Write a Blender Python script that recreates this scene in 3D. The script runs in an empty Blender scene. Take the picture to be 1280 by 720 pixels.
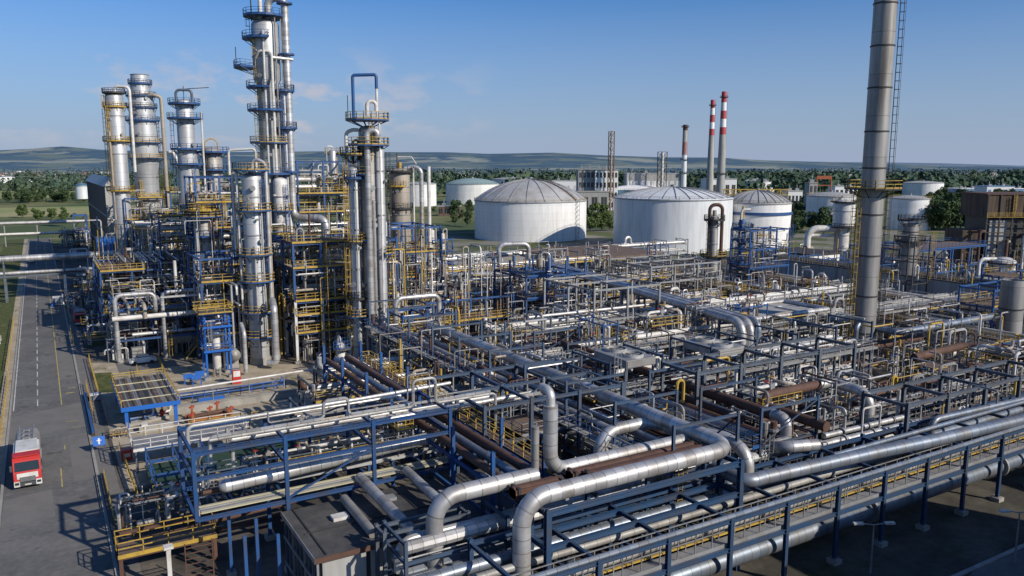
import bpy, math, random
from mathutils import Vector, Matrix
R = math.radians
rnd = random.Random(7)
sc = bpy.context.scene
COL = sc.collection

# ------------------------------------------------------------------ camera model (for turning photo measurements into world metres)
F, H, TH, YAW = 995.0, 33.4, R(8.85), R(30.6)
s_, c_ = math.sin(TH), math.cos(TH)
FW = Vector((math.sin(YAW)*c_, math.cos(YAW)*c_, -s_)); RT = Vector((math.cos(YAW), -math.sin(YAW), 0)); UP = Vector((math.sin(YAW)*s_, math.cos(YAW)*s_, c_))
def at(u, v, z=0.0):
    d = FW*F + RT*(u-640) + UP*(360-v); t = (z-H)/d.z
    return Vector((d.x*t, d.y*t, z))
def atd(u, v, zc):
    d = FW*F + RT*(u-640) + UP*(360-v)
    return d*(zc/F) + Vector((0, 0, H))

# ------------------------------------------------------------------ materials
MATS = {}
def mat(name, base, metal=0.0, rough=0.6, dirt=None, dirt_amt=0.35, scale=0.6, streak=False, seam=0.0, seam_dark=0.45, sheet=0.0, bump=0.0, fine=0.0, spec=0.5):
    m = bpy.data.materials.new(name); m.use_nodes = True
    nt = m.node_tree; N = nt.nodes; L = nt.links; bs = N['Principled BSDF']
    bs.inputs['Metallic'].default_value = metal; bs.inputs['Roughness'].default_value = rough
    bs.inputs['Specular IOR Level'].default_value = spec
    geo = N.new('ShaderNodeNewGeometry'); mp = N.new('ShaderNodeMapping')
    L.new(geo.outputs['Position'], mp.inputs['Vector'])
    mp.inputs['Scale'].default_value = (scale*2.5, scale*2.5, scale*0.25) if streak else (scale, scale, scale)
    nz = N.new('ShaderNodeTexNoise'); nz.inputs['Detail'].default_value = 6; nz.inputs['Roughness'].default_value = 0.65
    nz.inputs['Scale'].default_value = 1.0
    L.new(mp.outputs[0], nz.inputs['Vector'])
    ramp = N.new('ShaderNodeMapRange'); ramp.inputs['From Min'].default_value = 0.42; ramp.inputs['From Max'].default_value = 0.72
    ramp.inputs['To Max'].default_value = dirt_amt
    L.new(nz.outputs['Fac'], ramp.inputs['Value'])
    mix = N.new('ShaderNodeMix'); mix.data_type = 'RGBA'
    mix.inputs['A'].default_value = (*base, 1); mix.inputs['B'].default_value = (*(dirt or [b*0.35 for b in base]), 1)
    L.new(ramp.outputs[0], mix.inputs['Factor'])
    out = mix.outputs['Result']
    def mul(fac_socket, out):
        v = N.new('ShaderNodeVectorMath'); v.operation = 'SCALE'
        L.new(out, v.inputs[0]); L.new(fac_socket, v.inputs['Scale']); return v.outputs[0]
    def math_(op, a, b=None):
        n = N.new('ShaderNodeMath'); n.operation = op
        if isinstance(a, (int, float)): n.inputs[0].default_value = a
        else: L.new(a, n.inputs[0])
        if b is not None:
            if isinstance(b, (int, float)): n.inputs[1].default_value = b
            else: L.new(b, n.inputs[1])
        return n.outputs[0]
    if seam or sheet:
        uv = N.new('ShaderNodeUVMap'); sp = N.new('ShaderNodeSeparateXYZ'); L.new(uv.outputs[0], sp.inputs[0])
        oi = N.new('ShaderNodeObjectInfo')
        q = math_('ADD', math_('MULTIPLY', sp.outputs['Y'], math_('ADD', math_('MULTIPLY', oi.outputs['Random'], 0.5/(seam or 1.0)), 0.75/(seam or 1.0))), math_('MULTIPLY', oi.outputs['Random'], 9.7))
        if sheet:
            fl = math_('FLOOR', q); w = N.new('ShaderNodeTexWhiteNoise'); w.noise_dimensions = '2D'
            cb = N.new('ShaderNodeCombineXYZ'); L.new(fl, cb.inputs[0]); L.new(oi.outputs['Random'], cb.inputs[1]); L.new(cb.outputs[0], w.inputs['Vector'])
            k = math_('ADD', math_('MULTIPLY', w.outputs['Value'], sheet), 1.0-sheet)
            out = mul(k, out)
        if seam:
            fr = math_('FRACT', q); ln = math_('LESS_THAN', fr, min(0.12, 0.07/seam))
            k = math_('SUBTRACT', 1.0, math_('MULTIPLY', ln, seam_dark))
            out = mul(k, out)
    if fine:
        n2 = N.new('ShaderNodeTexNoise'); n2.inputs['Scale'].default_value = 9.0; n2.inputs['Detail'].default_value = 3
        L.new(geo.outputs['Position'], n2.inputs['Vector'])
        k = math_('ADD', math_('MULTIPLY', n2.outputs['Fac'], fine*2), 1.0-fine); out = mul(k, out)
    L.new(out, bs.inputs['Base Color'])
    rr = N.new('ShaderNodeMapRange'); rr.inputs['To Min'].default_value = max(0.05, rough-0.12); rr.inputs['To Max'].default_value = min(1, rough+0.2)
    L.new(nz.outputs['Fac'], rr.inputs['Value']); L.new(rr.outputs[0], bs.inputs['Roughness'])
    if bump:
        bp = N.new('ShaderNodeBump'); bp.inputs['Strength'].default_value = bump; bp.inputs['Distance'].default_value = 0.05
        L.new(nz.outputs['Fac'], bp.inputs['Height']); L.new(bp.outputs[0], bs.inputs['Normal'])
    MATS[name] = m
    return m
BROWN = (0.10, 0.055, 0.03)
mat('silver', (0.60, 0.60, 0.60), 0.5, 0.42, (0.25, 0.205, 0.165), 0.75, 0.42, seam=1.05, sheet=0.34, bump=0.12, seam_dark=0.5)
mat('silver_plain', (0.55, 0.55, 0.54), 0.45, 0.45, (0.25, 0.20, 0.155), 0.7, 0.7)
mat('dull', (0.34, 0.335, 0.32), 0.25, 0.55, (0.16, 0.12, 0.09), 0.6, 0.5, seam=1.4, sheet=0.25)
mat('vessel', (0.55, 0.56, 0.57), 0.45, 0.45, (0.24, 0.21, 0.18), 0.5, 0.35, streak=True, seam=2.4, sheet=0.2)
mat('vessel_dull', (0.36, 0.35, 0.33), 0.3, 0.5, (0.17, 0.13, 0.10), 0.65, 0.35, streak=True, seam=2.2, sheet=0.22)
mat('vessel_beige', (0.40, 0.355, 0.295), 0.1, 0.6, (0.17, 0.11, 0.07), 0.6, 0.35, streak=True, seam=2.2, sheet=0.15)
mat('stack_grey', (0.36, 0.35, 0.335), 0.3, 0.48, (0.10, 0.082, 0.066), 0.85, 0.22, streak=True, seam=6.0, sheet=0.22, seam_dark=0.6)
mat('white', (0.64, 0.63, 0.60), 0.0, 0.45, (0.32, 0.25, 0.18), 0.7, 0.7)
mat('tank_white', (0.80, 0.80, 0.785), 0.0, 0.5, (0.52, 0.47, 0.41), 0.55, 0.22, streak=True, seam=2.4, seam_dark=0.2, sheet=0.08)
mat('faded_red', (0.30, 0.13, 0.115), 0.0, 0.7, (0.3, 0.24, 0.22), 0.8, 0.3)
mat('tank_grey', (0.68, 0.70, 0.71), 0.05, 0.45, (0.42, 0.41, 0.39), 0.65, 0.25, streak=True)
mat('tank_blue', (0.10, 0.26, 0.38), 0.0, 0.5, (0.2, 0.3, 0.36), 0.5, 0.15, streak=True)
mat('tank_roof', (0.46, 0.455, 0.44), 0.15, 0.5, (0.24, 0.225, 0.20), 0.8, 0.14)
mat('tank_roof_green', (0.25, 0.34, 0.34), 0.0, 0.6, (0.2, 0.27, 0.27), 0.6, 0.1)
mat('rust', (0.115, 0.058, 0.04), 0.0, 0.75, (0.05, 0.028, 0.02), 0.7, 0.9, seam=3.0, sheet=0.2)
mat('rust_deck', (0.16, 0.11, 0.08), 0.0, 0.85, (0.06, 0.04, 0.03), 0.8, 0.8, bump=0.3)
mat('orange', (0.32, 0.085, 0.03), 0.0, 0.6, (0.12, 0.04, 0.02), 0.6, 1.5)
mat('blue', (0.019, 0.085, 0.255), 0.0, 0.42, (0.05, 0.05, 0.055), 0.75, 0.7)
mat('blue_faded', (0.05, 0.088, 0.15), 0.05, 0.5, (0.075, 0.06, 0.05), 0.8, 0.5)
mat('blue_bright', (0.012, 0.12, 0.46), 0.0, 0.42, (0.03, 0.07, 0.2), 0.5, 0.7)
mat('blue_grey', (0.105, 0.13, 0.165), 0.15, 0.5, (0.07, 0.055, 0.045), 0.75, 0.6)
mat('pipe_blue', (0.25, 0.30, 0.37), 0.5, 0.4, (0.21, 0.17, 0.13), 0.7, 0.5, seam=1.05, sheet=0.28)  # silver cladding with sky-blue shade painted in; also pale blue paint on boxes
mat('steel', (0.30, 0.31, 0.32), 0.35, 0.5, (0.13, 0.09, 0.06), 0.6, 0.8)
mat('dark', (0.035, 0.036, 0.038), 0.1, 0.6, (0.07, 0.05, 0.035), 0.6, 0.8)
mat('grating', (0.115, 0.11, 0.10), 0.3, 0.7, (0.07, 0.045, 0.03), 0.7, 0.9, fine=0.5)
mat('yellow', (0.47, 0.31, 0.045), 0.0, 0.55, (0.20, 0.12, 0.05), 0.8, 0.9)
mat('blue_rack', (0.016, 0.066, 0.19), 0.0, 0.42, (0.05, 0.05, 0.055), 0.8, 0.5)
mat('blue_mid', (0.022, 0.060, 0.130), 0.0, 0.42, (0.055, 0.05, 0.05), 0.75, 0.6)
mat('red', (0.48, 0.025, 0.02), 0.0, 0.4, (0.2, 0.03, 0.02), 0.4, 1.0)
mat('redwhite', (0.42, 0.05, 0.06), 0.0, 0.6, (0.25, 0.08, 0.07), 0.5, 0.4)
mat('black_roof', (0.045, 0.045, 0.047), 0.0, 0.85, (0.14, 0.13, 0.115), 0.7, 0.35, bump=0.2, fine=0.3)
mat('concrete', (0.33, 0.315, 0.285), 0.0, 0.85, (0.15, 0.14, 0.125), 0.7, 0.35, bump=0.15, fine=0.25)
mat('concrete_wall', (0.36, 0.355, 0.34), 0.0, 0.85, (0.17, 0.165, 0.16), 0.7, 0.3, streak=True, bump=0.1)
mat('cladding_rust', (0.20, 0.20, 0.21), 0.3, 0.6, (0.12, 0.06, 0.035), 0.95, 0.28, streak=True)
mat('furnace', (0.105, 0.07, 0.045), 0.1, 0.8, (0.02, 0.018, 0.017), 0.98, 0.32, streak=True)
mat('glass', (0.02, 0.03, 0.035), 0.0, 0.12, (0.03, 0.04, 0.04), 0.3, 0.5)
mat('tyre', (0.02, 0.02, 0.02), 0.0, 0.85, (0.06, 0.055, 0.05), 0.4, 2.0)
mat('plastic', (0.06, 0.065, 0.07), 0.0, 0.5)
mat('paint_line', (0.62, 0.61, 0.58), 0.0, 0.8, (0.16, 0.155, 0.15), 0.95, 1.6)
mat('paint_yellow', (0.50, 0.40, 0.10), 0.0, 0.8, (0.17, 0.155, 0.12), 0.95, 1.6)
mat('asphalt_patch', (0.17, 0.16, 0.145), 0.0, 0.88, (0.11, 0.105, 0.1), 0.7, 0.4, fine=0.3)
mat('bark', (0.08, 0.055, 0.038), 0.0, 0.9)
mat('house_wall', (0.66, 0.62, 0.55), 0.0, 0.8, (0.5, 0.45, 0.4), 0.5, 0.05)
mat('house_roof', (0.27, 0.15, 0.115), 0.0, 0.8, (0.2, 0.15, 0.12), 0.6, 0.05)
mat('hall_white', (0.74, 0.74, 0.74), 0.0, 0.6, (0.55, 0.54, 0.52), 0.5, 0.05)
mat('hall_blue', (0.13, 0.24, 0.42), 0.0, 0.6, (0.2, 0.28, 0.4), 0.5, 0.05)
mat('pastel', (0.50, 0.46, 0.30), 0.0, 0.6)

def ground_mat(name, cols, scales, rough=0.95, thr=((0.42, 0.58),), fine=0.35, bump=0.0):
    m = bpy.data.materials.new(name); m.use_nodes = True
    N = m.node_tree.nodes; L = m.node_tree.links; bs = N['Principled BSDF']; bs.inputs['Roughness'].default_value = rough
    bs.inputs['Specular IOR Level'].default_value = 0.2
    geo = N.new('ShaderNodeNewGeometry'); cur = None
    for i, c in enumerate(cols):
        if i == 0:
            rgb = N.new('ShaderNodeRGB'); rgb.outputs[0].default_value = (*c, 1); cur = rgb.outputs[0]; continue
        mp = N.new('ShaderNodeMapping'); mp.inputs['Location'].default_value = (i*31.7, i*17.3, 0)
        L.new(geo.outputs['Position'], mp.inputs['Vector'])
        nz = N.new('ShaderNodeTexNoise'); nz.inputs['Scale'].default_value = scales[i-1]; nz.inputs['Detail'].default_value = 7; nz.inputs['Roughness'].default_value = 0.6
        L.new(mp.outputs[0], nz.inputs['Vector'])
        mr = N.new('ShaderNodeMapRange'); t = thr[(i-1) % len(thr)]
        mr.inputs['From Min'].default_value = t[0]; mr.inputs['From Max'].default_value = t[1]
        L.new(nz.outputs['Fac'], mr.inputs['Value'])
        mx = N.new('ShaderNodeMix'); mx.data_type = 'RGBA'; L.new(mr.outputs[0], mx.inputs['Factor'])
        L.new(cur, mx.inputs['A']); mx.inputs['B'].default_value = (*c, 1); cur = mx.outputs['Result']
    n2 = N.new('ShaderNodeTexNoise'); n2.inputs['Scale'].default_value = 1.7; n2.inputs['Detail'].default_value = 5
    L.new(geo.outputs['Position'], n2.inputs['Vector'])
    k = N.new('ShaderNodeMapRange'); k.inputs['To Min'].default_value = 1-fine; k.inputs['To Max'].default_value = 1+fine
    L.new(n2.outputs['Fac'], k.inputs['Value'])
    v = N.new('ShaderNodeVectorMath'); v.operation = 'SCALE'; L.new(cur, v.inputs[0]); L.new(k.outputs[0], v.inputs['Scale'])
    L.new(v.outputs[0], bs.inputs['Base Color'])
    if bump:
        bp = N.new('ShaderNodeBump'); bp.inputs['Strength'].default_value = bump; L.new(n2.outputs['Fac'], bp.inputs['Height']); L.new(bp.outputs[0], bs.inputs['Normal'])
    MATS[name] = m
ground_mat('field', [(0.11, 0.135, 0.05), (0.18, 0.175, 0.08), (0.075, 0.105, 0.045)], [0.006, 0.011], thr=((0.48, 0.56),))
ground_mat('field_light', [(0.24, 0.265, 0.10), (0.32, 0.30, 0.15)], [0.012], thr=((0.45, 0.6),))
ground_mat('yard', [(0.10, 0.09, 0.077), (0.17, 0.15, 0.125), (0.05, 0.045, 0.04), (0.05, 0.056, 0.026)], [0.12, 0.09, 0.06], thr=((0.45, 0.6), (0.5, 0.62), (0.60, 0.68)), bump=0.15)
ground_mat('dirt', [(0.33, 0.28, 0.205), (0.41, 0.35, 0.265), (0.15, 0.14, 0.07)], [0.3, 0.16], thr=((0.42, 0.6), (0.58, 0.68)), bump=0.2)
ground_mat('field_floor', [(0.055, 0.048, 0.04), (0.10, 0.085, 0.068), (0.04, 0.03, 0.024), (0.12, 0.11, 0.095)], [0.15, 0.2, 0.09], thr=((0.42, 0.6), (0.55, 0.65), (0.6, 0.68)), bump=0.2)  # dark floor tone, with the shade between the racks painted in
ground_mat('tank_yard', [(0.10, 0.115, 0.05), (0.21, 0.20, 0.165), (0.07, 0.09, 0.035)], [0.04, 0.03], thr=((0.45, 0.55), (0.55, 0.62)), bump=0.2)
ground_mat('ground_shade', [(0.06, 0.055, 0.046), (0.105, 0.095, 0.078), (0.045, 0.053, 0.024)], [0.2, 0.13], thr=((0.42, 0.6), (0.55, 0.65)), bump=0.2)  # ground colour darkened to paint in the shade round the front rack
ground_mat('asphalt', [(0.125, 0.122, 0.117), (0.16, 0.155, 0.147), (0.085, 0.083, 0.081), (0.20, 0.19, 0.172)], [0.13, 0.5, 0.22], thr=((0.42, 0.6), (0.56, 0.7), (0.60, 0.72)), rough=.85, bump=0.1)
ground_mat('grass', [(0.085, 0.10, 0.03), (0.13, 0.12, 0.05), (0.05, 0.075, 0.022)], [0.5, 0.9], thr=((0.42, 0.6),), bump=0.5)
ground_mat('hill', [(0.070, 0.125, 0.170), (0.050, 0.10, 0.155), (0.25, 0.275, 0.25), (0.13, 0.172, 0.165)], [0.0035, 0.0021, 0.004], thr=((0.4, 0.6), (0.54, 0.585), (0.52, 0.58)), fine=0.12)  # bluish distance haze mixed into the hill colours
ground_mat('far_hill', [(0.145, 0.20, 0.275), (0.12, 0.175, 0.25)], [0.001], fine=0.02)  # far ridge, its pale blue is painted haze
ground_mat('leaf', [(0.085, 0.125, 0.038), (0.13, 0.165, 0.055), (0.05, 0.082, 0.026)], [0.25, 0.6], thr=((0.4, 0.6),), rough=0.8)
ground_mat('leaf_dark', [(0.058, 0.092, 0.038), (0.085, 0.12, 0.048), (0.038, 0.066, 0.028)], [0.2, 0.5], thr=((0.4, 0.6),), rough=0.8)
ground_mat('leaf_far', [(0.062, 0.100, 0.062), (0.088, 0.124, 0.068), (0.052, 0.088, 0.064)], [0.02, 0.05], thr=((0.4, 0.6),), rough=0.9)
ground_mat('leaf_vfar', [(0.09, 0.132, 0.130), (0.112, 0.148, 0.132), (0.075, 0.116, 0.122)], [0.01, 0.02], thr=((0.4, 0.6),), rough=0.9)  # leaves paled and blued by painted-in distance haze

# ------------------------------------------------------------------ mesh builder
class MB:
    def __init__(s): s.v = []; s.f = []; s.m = []; s.uv = []; s.mats = []
    def mi(s, m):
        if m not in s.mats: s.mats.append(m)
        return s.mats.index(m)
    def face(s, idx, m, uvs=None):
        s.f.append(idx); s.m.append(s.mi(m)); s.uv.append(uvs or [(0.5, 0.5)]*len(idx))
    def box(s, c, d, m, rz=0.0):
        b = len(s.v); x, y, z = d[0]/2, d[1]/2, d[2]/2; cr, sr = math.cos(rz), math.sin(rz)
        for dx, dy, dz in ((-x,-y,-z),(x,-y,-z),(x,y,-z),(-x,y,-z),(-x,-y,z),(x,-y,z),(x,y,z),(-x,y,z)):
            s.v.append((c[0]+dx*cr-dy*sr, c[1]+dx*sr+dy*cr, c[2]+dz))
        for q in ((0,3,2,1),(4,5,6,7),(0,1,5,4),(1,2,6,5),(2,3,7,6),(3,0,4,7)): s.face([b+i for i in q], m)
        return s
    def bb(s, x0, x1, y0, y1, z0, z1, m): return s.box(((x0+x1)/2, (y0+y1)/2, (z0+z1)/2), (x1-x0, y1-y0, z1-z0), m)
    def bar(s, p, q, w, h, m):
        p, q = Vector(p), Vector(q); t = (q-p)
        if t.length < 1e-6: return s
        t.normalize(); up = Vector((0,0,1)) if abs(t.z) < 0.95 else Vector((0,1,0))
        a = t.cross(up).normalized()*(w/2); b_ = a.cross(t).normalized()*(h/2); b = len(s.v)
        for e in (p, q):
            for k in (-a-b_, a-b_, a+b_, -a+b_): s.v.append(tuple(e+k))
        for f in ((0,1,5,4),(1,2,6,5),(2,3,7,6),(3,0,4,7),(3,2,1,0),(4,5,6,7)): s.face([b+i for i in f], m)
        return s
    def hbar(s, p, q, w, h, m):      # H section
        p, q = Vector(p), Vector(q); t = (q-p).normalized(); up = Vector((0,0,1)) if abs(t.z) < 0.95 else Vector((0,1,0))
        a = t.cross(up).normalized(); b_ = a.cross(t).normalized(); th = h*0.12
        s.bar(p+b_*(h/2-th/2), q+b_*(h/2-th/2), w, th, m); s.bar(p-b_*(h/2-th/2), q-b_*(h/2-th/2), w, th, m)
        s.bar(p, q, th*1.2, h-2*th, m); return s
    def tube(s, pts, r, m, n=8, bend=None, caps=True, r2=None):
        P = [Vector(p) for p in pts]
        bend = 3.0*r if bend is None else bend
        path = [P[0]]
        for i in range(1, len(P)-1):
            a, b, c = P[i-1], P[i], P[i+1]; u, w = (a-b), (c-b); lu, lw = u.length, w.length
            if lu < 1e-6 or lw < 1e-6: continue
            u /= lu; w /= lw; ang = math.acos(max(-1, min(1, u.dot(w))))
            if ang > math.pi-0.03: path.append(b); continue
            d = min(bend/math.tan(ang/2), lu*0.49, lw*0.49)
            if d < 1e-4: path.append(b); continue
            p0, p2 = b+u*d, b+w*d; k = 6 if r > 0.2 else 4
            cen = b + (u+w).normalized()*(d/math.cos(ang/2)); rad = (p0-cen).length
            v0, v2 = (p0-cen), (p2-cen); tot = v0.angle(v2); ax = v0.cross(v2)
            if ax.length < 1e-9: path.append(b); continue
            ax.normalize()
            for j in range(k+1): path.append(cen + Matrix.Rotation(tot*j/k, 3, ax) @ v0)
        path.append(P[-1])
        pth = [path[0]]
        for p in path[1:]:
            if (p-pth[-1]).length > 1e-4: pth.append(p)
        if len(pth) < 2: return s
        T = []
        for i in range(len(pth)):
            t = (pth[min(i+1, len(pth)-1)]-pth[max(i-1, 0)]); T.append(t.normalized() if t.length > 1e-9 else Vector((0,0,1)))
        up = Vector((0,0,1)) if abs(T[0].z) < 0.9 else Vector((0,1,0))
        nrm = T[0].cross(up).normalized(); ln = 0.0; b = len(s.v); tot_n = len(pth); lens = [0.0]
        for i in range(tot_n):
            if i:
                ax = T[i-1].cross(T[i])
                if ax.length > 1e-7: nrm = Matrix.Rotation(T[i-1].angle(T[i]), 3, ax.normalized()) @ nrm
                ln += (pth[i]-pth[i-1]).length; lens.append(ln)
            bn = T[i].cross(nrm)
            rr = r if r2 is None else r+(r2-r)*i/(tot_n-1)
            for k in range(n):
                a = 2*math.pi*k/n; q = pth[i]+(nrm*math.cos(a)+bn*math.sin(a))*rr; s.v.append((q.x, q.y, q.z))
        for i in range(tot_n-1):
            for k in range(n):
                k2 = (k+1) % n
                s.face([b+i*n+k, b+i*n+k2, b+(i+1)*n+k2, b+(i+1)*n+k], m, [(k/n, lens[i]), ((k+1)/n, lens[i]), ((k+1)/n, lens[i+1]), (k/n, lens[i+1])])
        if caps:
            s.face([b+k for k in range(n)][::-1], m); s.face([b+(tot_n-1)*n+k for k in range(n)], m)
        return s
    def lathe(s, prof, m, o=(0,0,0), n=20, axis='z'):
        b = len(s.v); ln = 0; lens = []
        for i, (r, h) in enumerate(prof):
            if i: ln += math.hypot(r-prof[i-1][0], h-prof[i-1][1])
            lens.append(ln); r = max(r, 1e-3)
            for k in range(n):
                a = 2*math.pi*k/n; x, y = r*math.cos(a), r*math.sin(a)
                q = (x, y, h) if axis == 'z' else ((h, x, y) if axis == 'x' else (y, h, x))
                s.v.append((o[0]+q[0], o[1]+q[1], o[2]+q[2]))
        for i in range(len(prof)-1):
            for k in range(n):
                k2 = (k+1) % n
                s.face([b+i*n+k, b+i*n+k2, b+(i+1)*n+k2, b+(i+1)*n+k], m, [(k/n, lens[i]), ((k+1)/n, lens[i]), ((k+1)/n, lens[i+1]), (k/n, lens[i+1])])
        return s
    def rail(s, pts, m, h=1.1, t=0.05, sp=1.6, mid=True, toe=True, closed=False):
        P = [Vector(p) for p in pts]
        if closed: P.append(P[0])
        for a, b in zip(P, P[1:]):
            L = (b-a).length
            if L < 0.05: continue
            k = max(1, round(L/sp))
            for i in range(k+1):
                q = a.lerp(b, i/k); s.bar(q, q+Vector((0,0,h)), t, t, m)
            for zz in ([h, h*0.55] if mid else [h]): s.bar(a+Vector((0,0,zz)), b+Vector((0,0,zz)), t, t, m)
            if toe: s.bar(a+Vector((0,0,0.1)), b+Vector((0,0,0.1)), 0.02, 0.18, m)
        return s
    def ladder(s, p, h, m, face=(0,-1), w=0.5, cage=True, mc=None, t=0.05, rung=0.45):
        p = Vector(p); f = Vector((face[0], face[1], 0)).normalized(); sd = Vector((-f.y, f.x, 0)); Z = Vector((0,0,1))
        for k in (-1, 1): s.bar(p+sd*(k*w/2), p+sd*(k*w/2)+Z*h, t, t, m)
        for i in range(1, int(h/rung)): s.bar(p-sd*(w/2)+Z*(i*rung), p+sd*(w/2)+Z*(i*rung), t*0.7, t*0.7, m)
        if cage and h > 3:
            mc = mc or m; A = [R(a) for a in (-90, -45, 0, 45, 90)]
            ring = [p+f*(0.72*max(0, math.cos(a))+0.02)+sd*(0.38*math.sin(a)) for a in A]
            for i in range(int((h-2.2)/1.2)+1):
                for a, b in zip(ring, ring[1:]): s.bar(a+Z*(2.2+i*1.2), b+Z*(2.2+i*1.2), t*0.8, t*0.9, mc)
            for q in ring[1:4]: s.bar(q+Z*2.2, q+Z*h, t*0.6, t*0.6, mc)
        return s
    def build(s, name, parent=None, off=None, sharp=35):
        me = bpy.data.meshes.new(name)
        o = Vector(off) if off is not None else (parent_world(parent) if parent else Vector((0,0,0)))
        vv = [(x-o.x, y-o.y, z-o.z) for x, y, z in s.v]
        me.from_pydata(vv, [], s.f)
        for m in s.mats: me.materials.append(MATS[m])
        me.polygons.foreach_set('material_index', s.m)
        me.polygons.foreach_set('use_smooth', [True]*len(s.f))
        uvl = me.uv_layers.new(name='UVMap'); flat = []
        for u in s.uv:
            for a in u: flat += [a[0], a[1]]
        uvl.data.foreach_set('uv', flat)
        if sharp: me.set_sharp_from_angle(angle=R(sharp))
        me.update()
        ob = bpy.data.objects.new(name, me); COL.objects.link(ob)
        if parent is not None: ob.parent = parent
        elif off is not None: ob.location = o
        return ob
def parent_world(p):
    v = Vector((0,0,0))
    while p is not None: v += p.location; p = p.parent
    return v
def tag(o, label=None, cat=None, group=None, kind=None):
    if label: o['label'] = label
    if cat: o['category'] = cat
    if group: o['group'] = group
    if kind: o['kind'] = kind
    return o
def thing(name, label, cat, loc=(0,0,0), group=None):
    o = bpy.data.objects.new(name, None); o.empty_display_size = 0.3; COL.objects.link(o); o.location = loc
    return tag(o, label, cat, group)
def single(mb, name, label, cat, group=None):      # a thing that is one mesh, origin at its lowest centre
    xs = [v[0] for v in mb.v]; ys = [v[1] for v in mb.v]; zs = [v[2] for v in mb.v]
    return tag(mb.build(name, None, ((min(xs)+max(xs))/2, (min(ys)+max(ys))/2, min(zs))), label, cat, group)
def struct(mb, name): return tag(mb.build(name), kind='structure')
def dup(root, loc, rz=0.0, label=None, group=None, scale=None):
    r = root.copy(); COL.objects.link(r); r.location = loc; r.rotation_euler = (0, 0, rz)
    if scale: r.scale = scale if not isinstance(scale, (int, float)) else (scale,)*3
    if label: r['label'] = label
    if group: r['group'] = group
    for ch in list(root.children):
        c = ch.copy(); COL.objects.link(c); c.parent = r
        for g in list(ch.children):
            d = g.copy(); COL.objects.link(d); d.parent = c
    return r
MESH = {}
def shared(key, parent, loc, maker, name):            # a part whose mesh is shared between copies; maker builds it about its own origin
    if key not in MESH:
        o = maker().build(name, None, (0, 0, 0)); MESH[key] = o.data
    else:
        o = bpy.data.objects.new(name, MESH[key]); COL.objects.link(o)
    o.parent = parent; o.location = Vector(loc)-parent_world(parent)
    return o
# ------------------------------------------------------------------ camera, sun, sky
cam = bpy.data.cameras.new('camera'); cam.sensor_width = 36; cam.lens = F/1280*36; cam.clip_end = 40000; cam.clip_start = 1
co = bpy.data.objects.new('camera', cam); COL.objects.link(co); co.location = (0, 0, H)
co.rotation_euler = (R(90)-TH, 0, -YAW); sc.camera = co
EL, AZ = R(30), math.atan2(0.46, -0.888)
sd = Vector((math.sin(AZ)*math.cos(EL), math.cos(AZ)*math.cos(EL), math.sin(EL)))
sl = bpy.data.lights.new('sun', 'SUN'); sl.energy = 4.8; sl.angle = R(0.53); sl.color = (1.0, 0.92, 0.80)
so = bpy.data.objects.new('sun', sl); COL.objects.link(so); so.rotation_euler = sd.to_track_quat('Z', 'Y').to_euler(); so.location = (0, 0, 200)
w = bpy.data.worlds.new('World'); sc.world = w; w.use_nodes = True
N, L = w.node_tree.nodes, w.node_tree.links
bg = N['Background']; bg.inputs['Strength'].default_value = 0.076
sky = N.new('ShaderNodeTexSky'); sky.sky_type = 'NISHITA'; sky.sun_disc = False; sky.sun_elevation = EL; sky.sun_rotation = AZ
sky.altitude = 200; sky.air_density = 1.0; sky.dust_density = 0.6; sky.ozone_density = 3.0
tc = N.new('ShaderNodeTexCoord')
sp = N.new('ShaderNodeSeparateXYZ'); L.new(tc.outputs['Generated'], sp.inputs[0])
mp = N.new('ShaderNodeMapping'); mp.inputs['Scale'].default_value = (13, 13, 30); mp.inputs['Location'].default_value = (3.2, 0.4, 0.3)
L.new(tc.outputs['Generated'], mp.inputs['Vector'])
nz = N.new('ShaderNodeTexNoise'); nz.inputs['Scale'].default_value = 1.0; nz.inputs['Detail'].default_value = 8; nz.inputs['Roughness'].default_value = 0.55
L.new(mp.outputs[0], nz.inputs['Vector'])
cr = N.new('ShaderNodeMapRange'); cr.inputs['From Min'].default_value = 0.52; cr.inputs['From Max'].default_value = 0.64; L.new(nz.outputs['Fac'], cr.inputs['Value'])
b1 = N.new('ShaderNodeMapRange'); b1.inputs['From Min'].default_value = 0.012; b1.inputs['From Max'].default_value = 0.05; L.new(sp.outputs['Z'], b1.inputs['Value'])
b2 = N.new('ShaderNodeMapRange'); b2.inputs['From Min'].default_value = 0.14; b2.inputs['From Max'].default_value = 0.07; L.new(sp.outputs['Z'], b2.inputs['Value'])
b3 = N.new('ShaderNodeMapRange'); b3.inputs['From Min'].default_value = 0.52; b3.inputs['From Max'].default_value = 0.30; L.new(sp.outputs['X'], b3.inputs['Value'])
def wm(op, a, b):
    n = N.new('ShaderNodeMath'); n.operation = op
    for i, q in enumerate((a, b)):
        if isinstance(q, (int, float)): n.inputs[i].default_value = q
        else: L.new(q, n.inputs[i])
    return n.outputs[0]
cf = wm('MULTIPLY', wm('MULTIPLY', wm('MULTIPLY', cr.outputs[0], b1.outputs[0]), wm('MULTIPLY', b2.outputs[0], b3.outputs[0])), 0.85)
hs = N.new('ShaderNodeHueSaturation'); hs.inputs['Saturation'].default_value = 1.0; hs.inputs['Value'].default_value = 1.0
gn = N.new('ShaderNodeVectorMath'); gn.operation = 'MULTIPLY'; gn.inputs[1].default_value = (0.62, 1.0, 1.48); L.new(sky.outputs[0], gn.inputs[0]); L.new(gn.outputs[0], hs.inputs['Color'])
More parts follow.
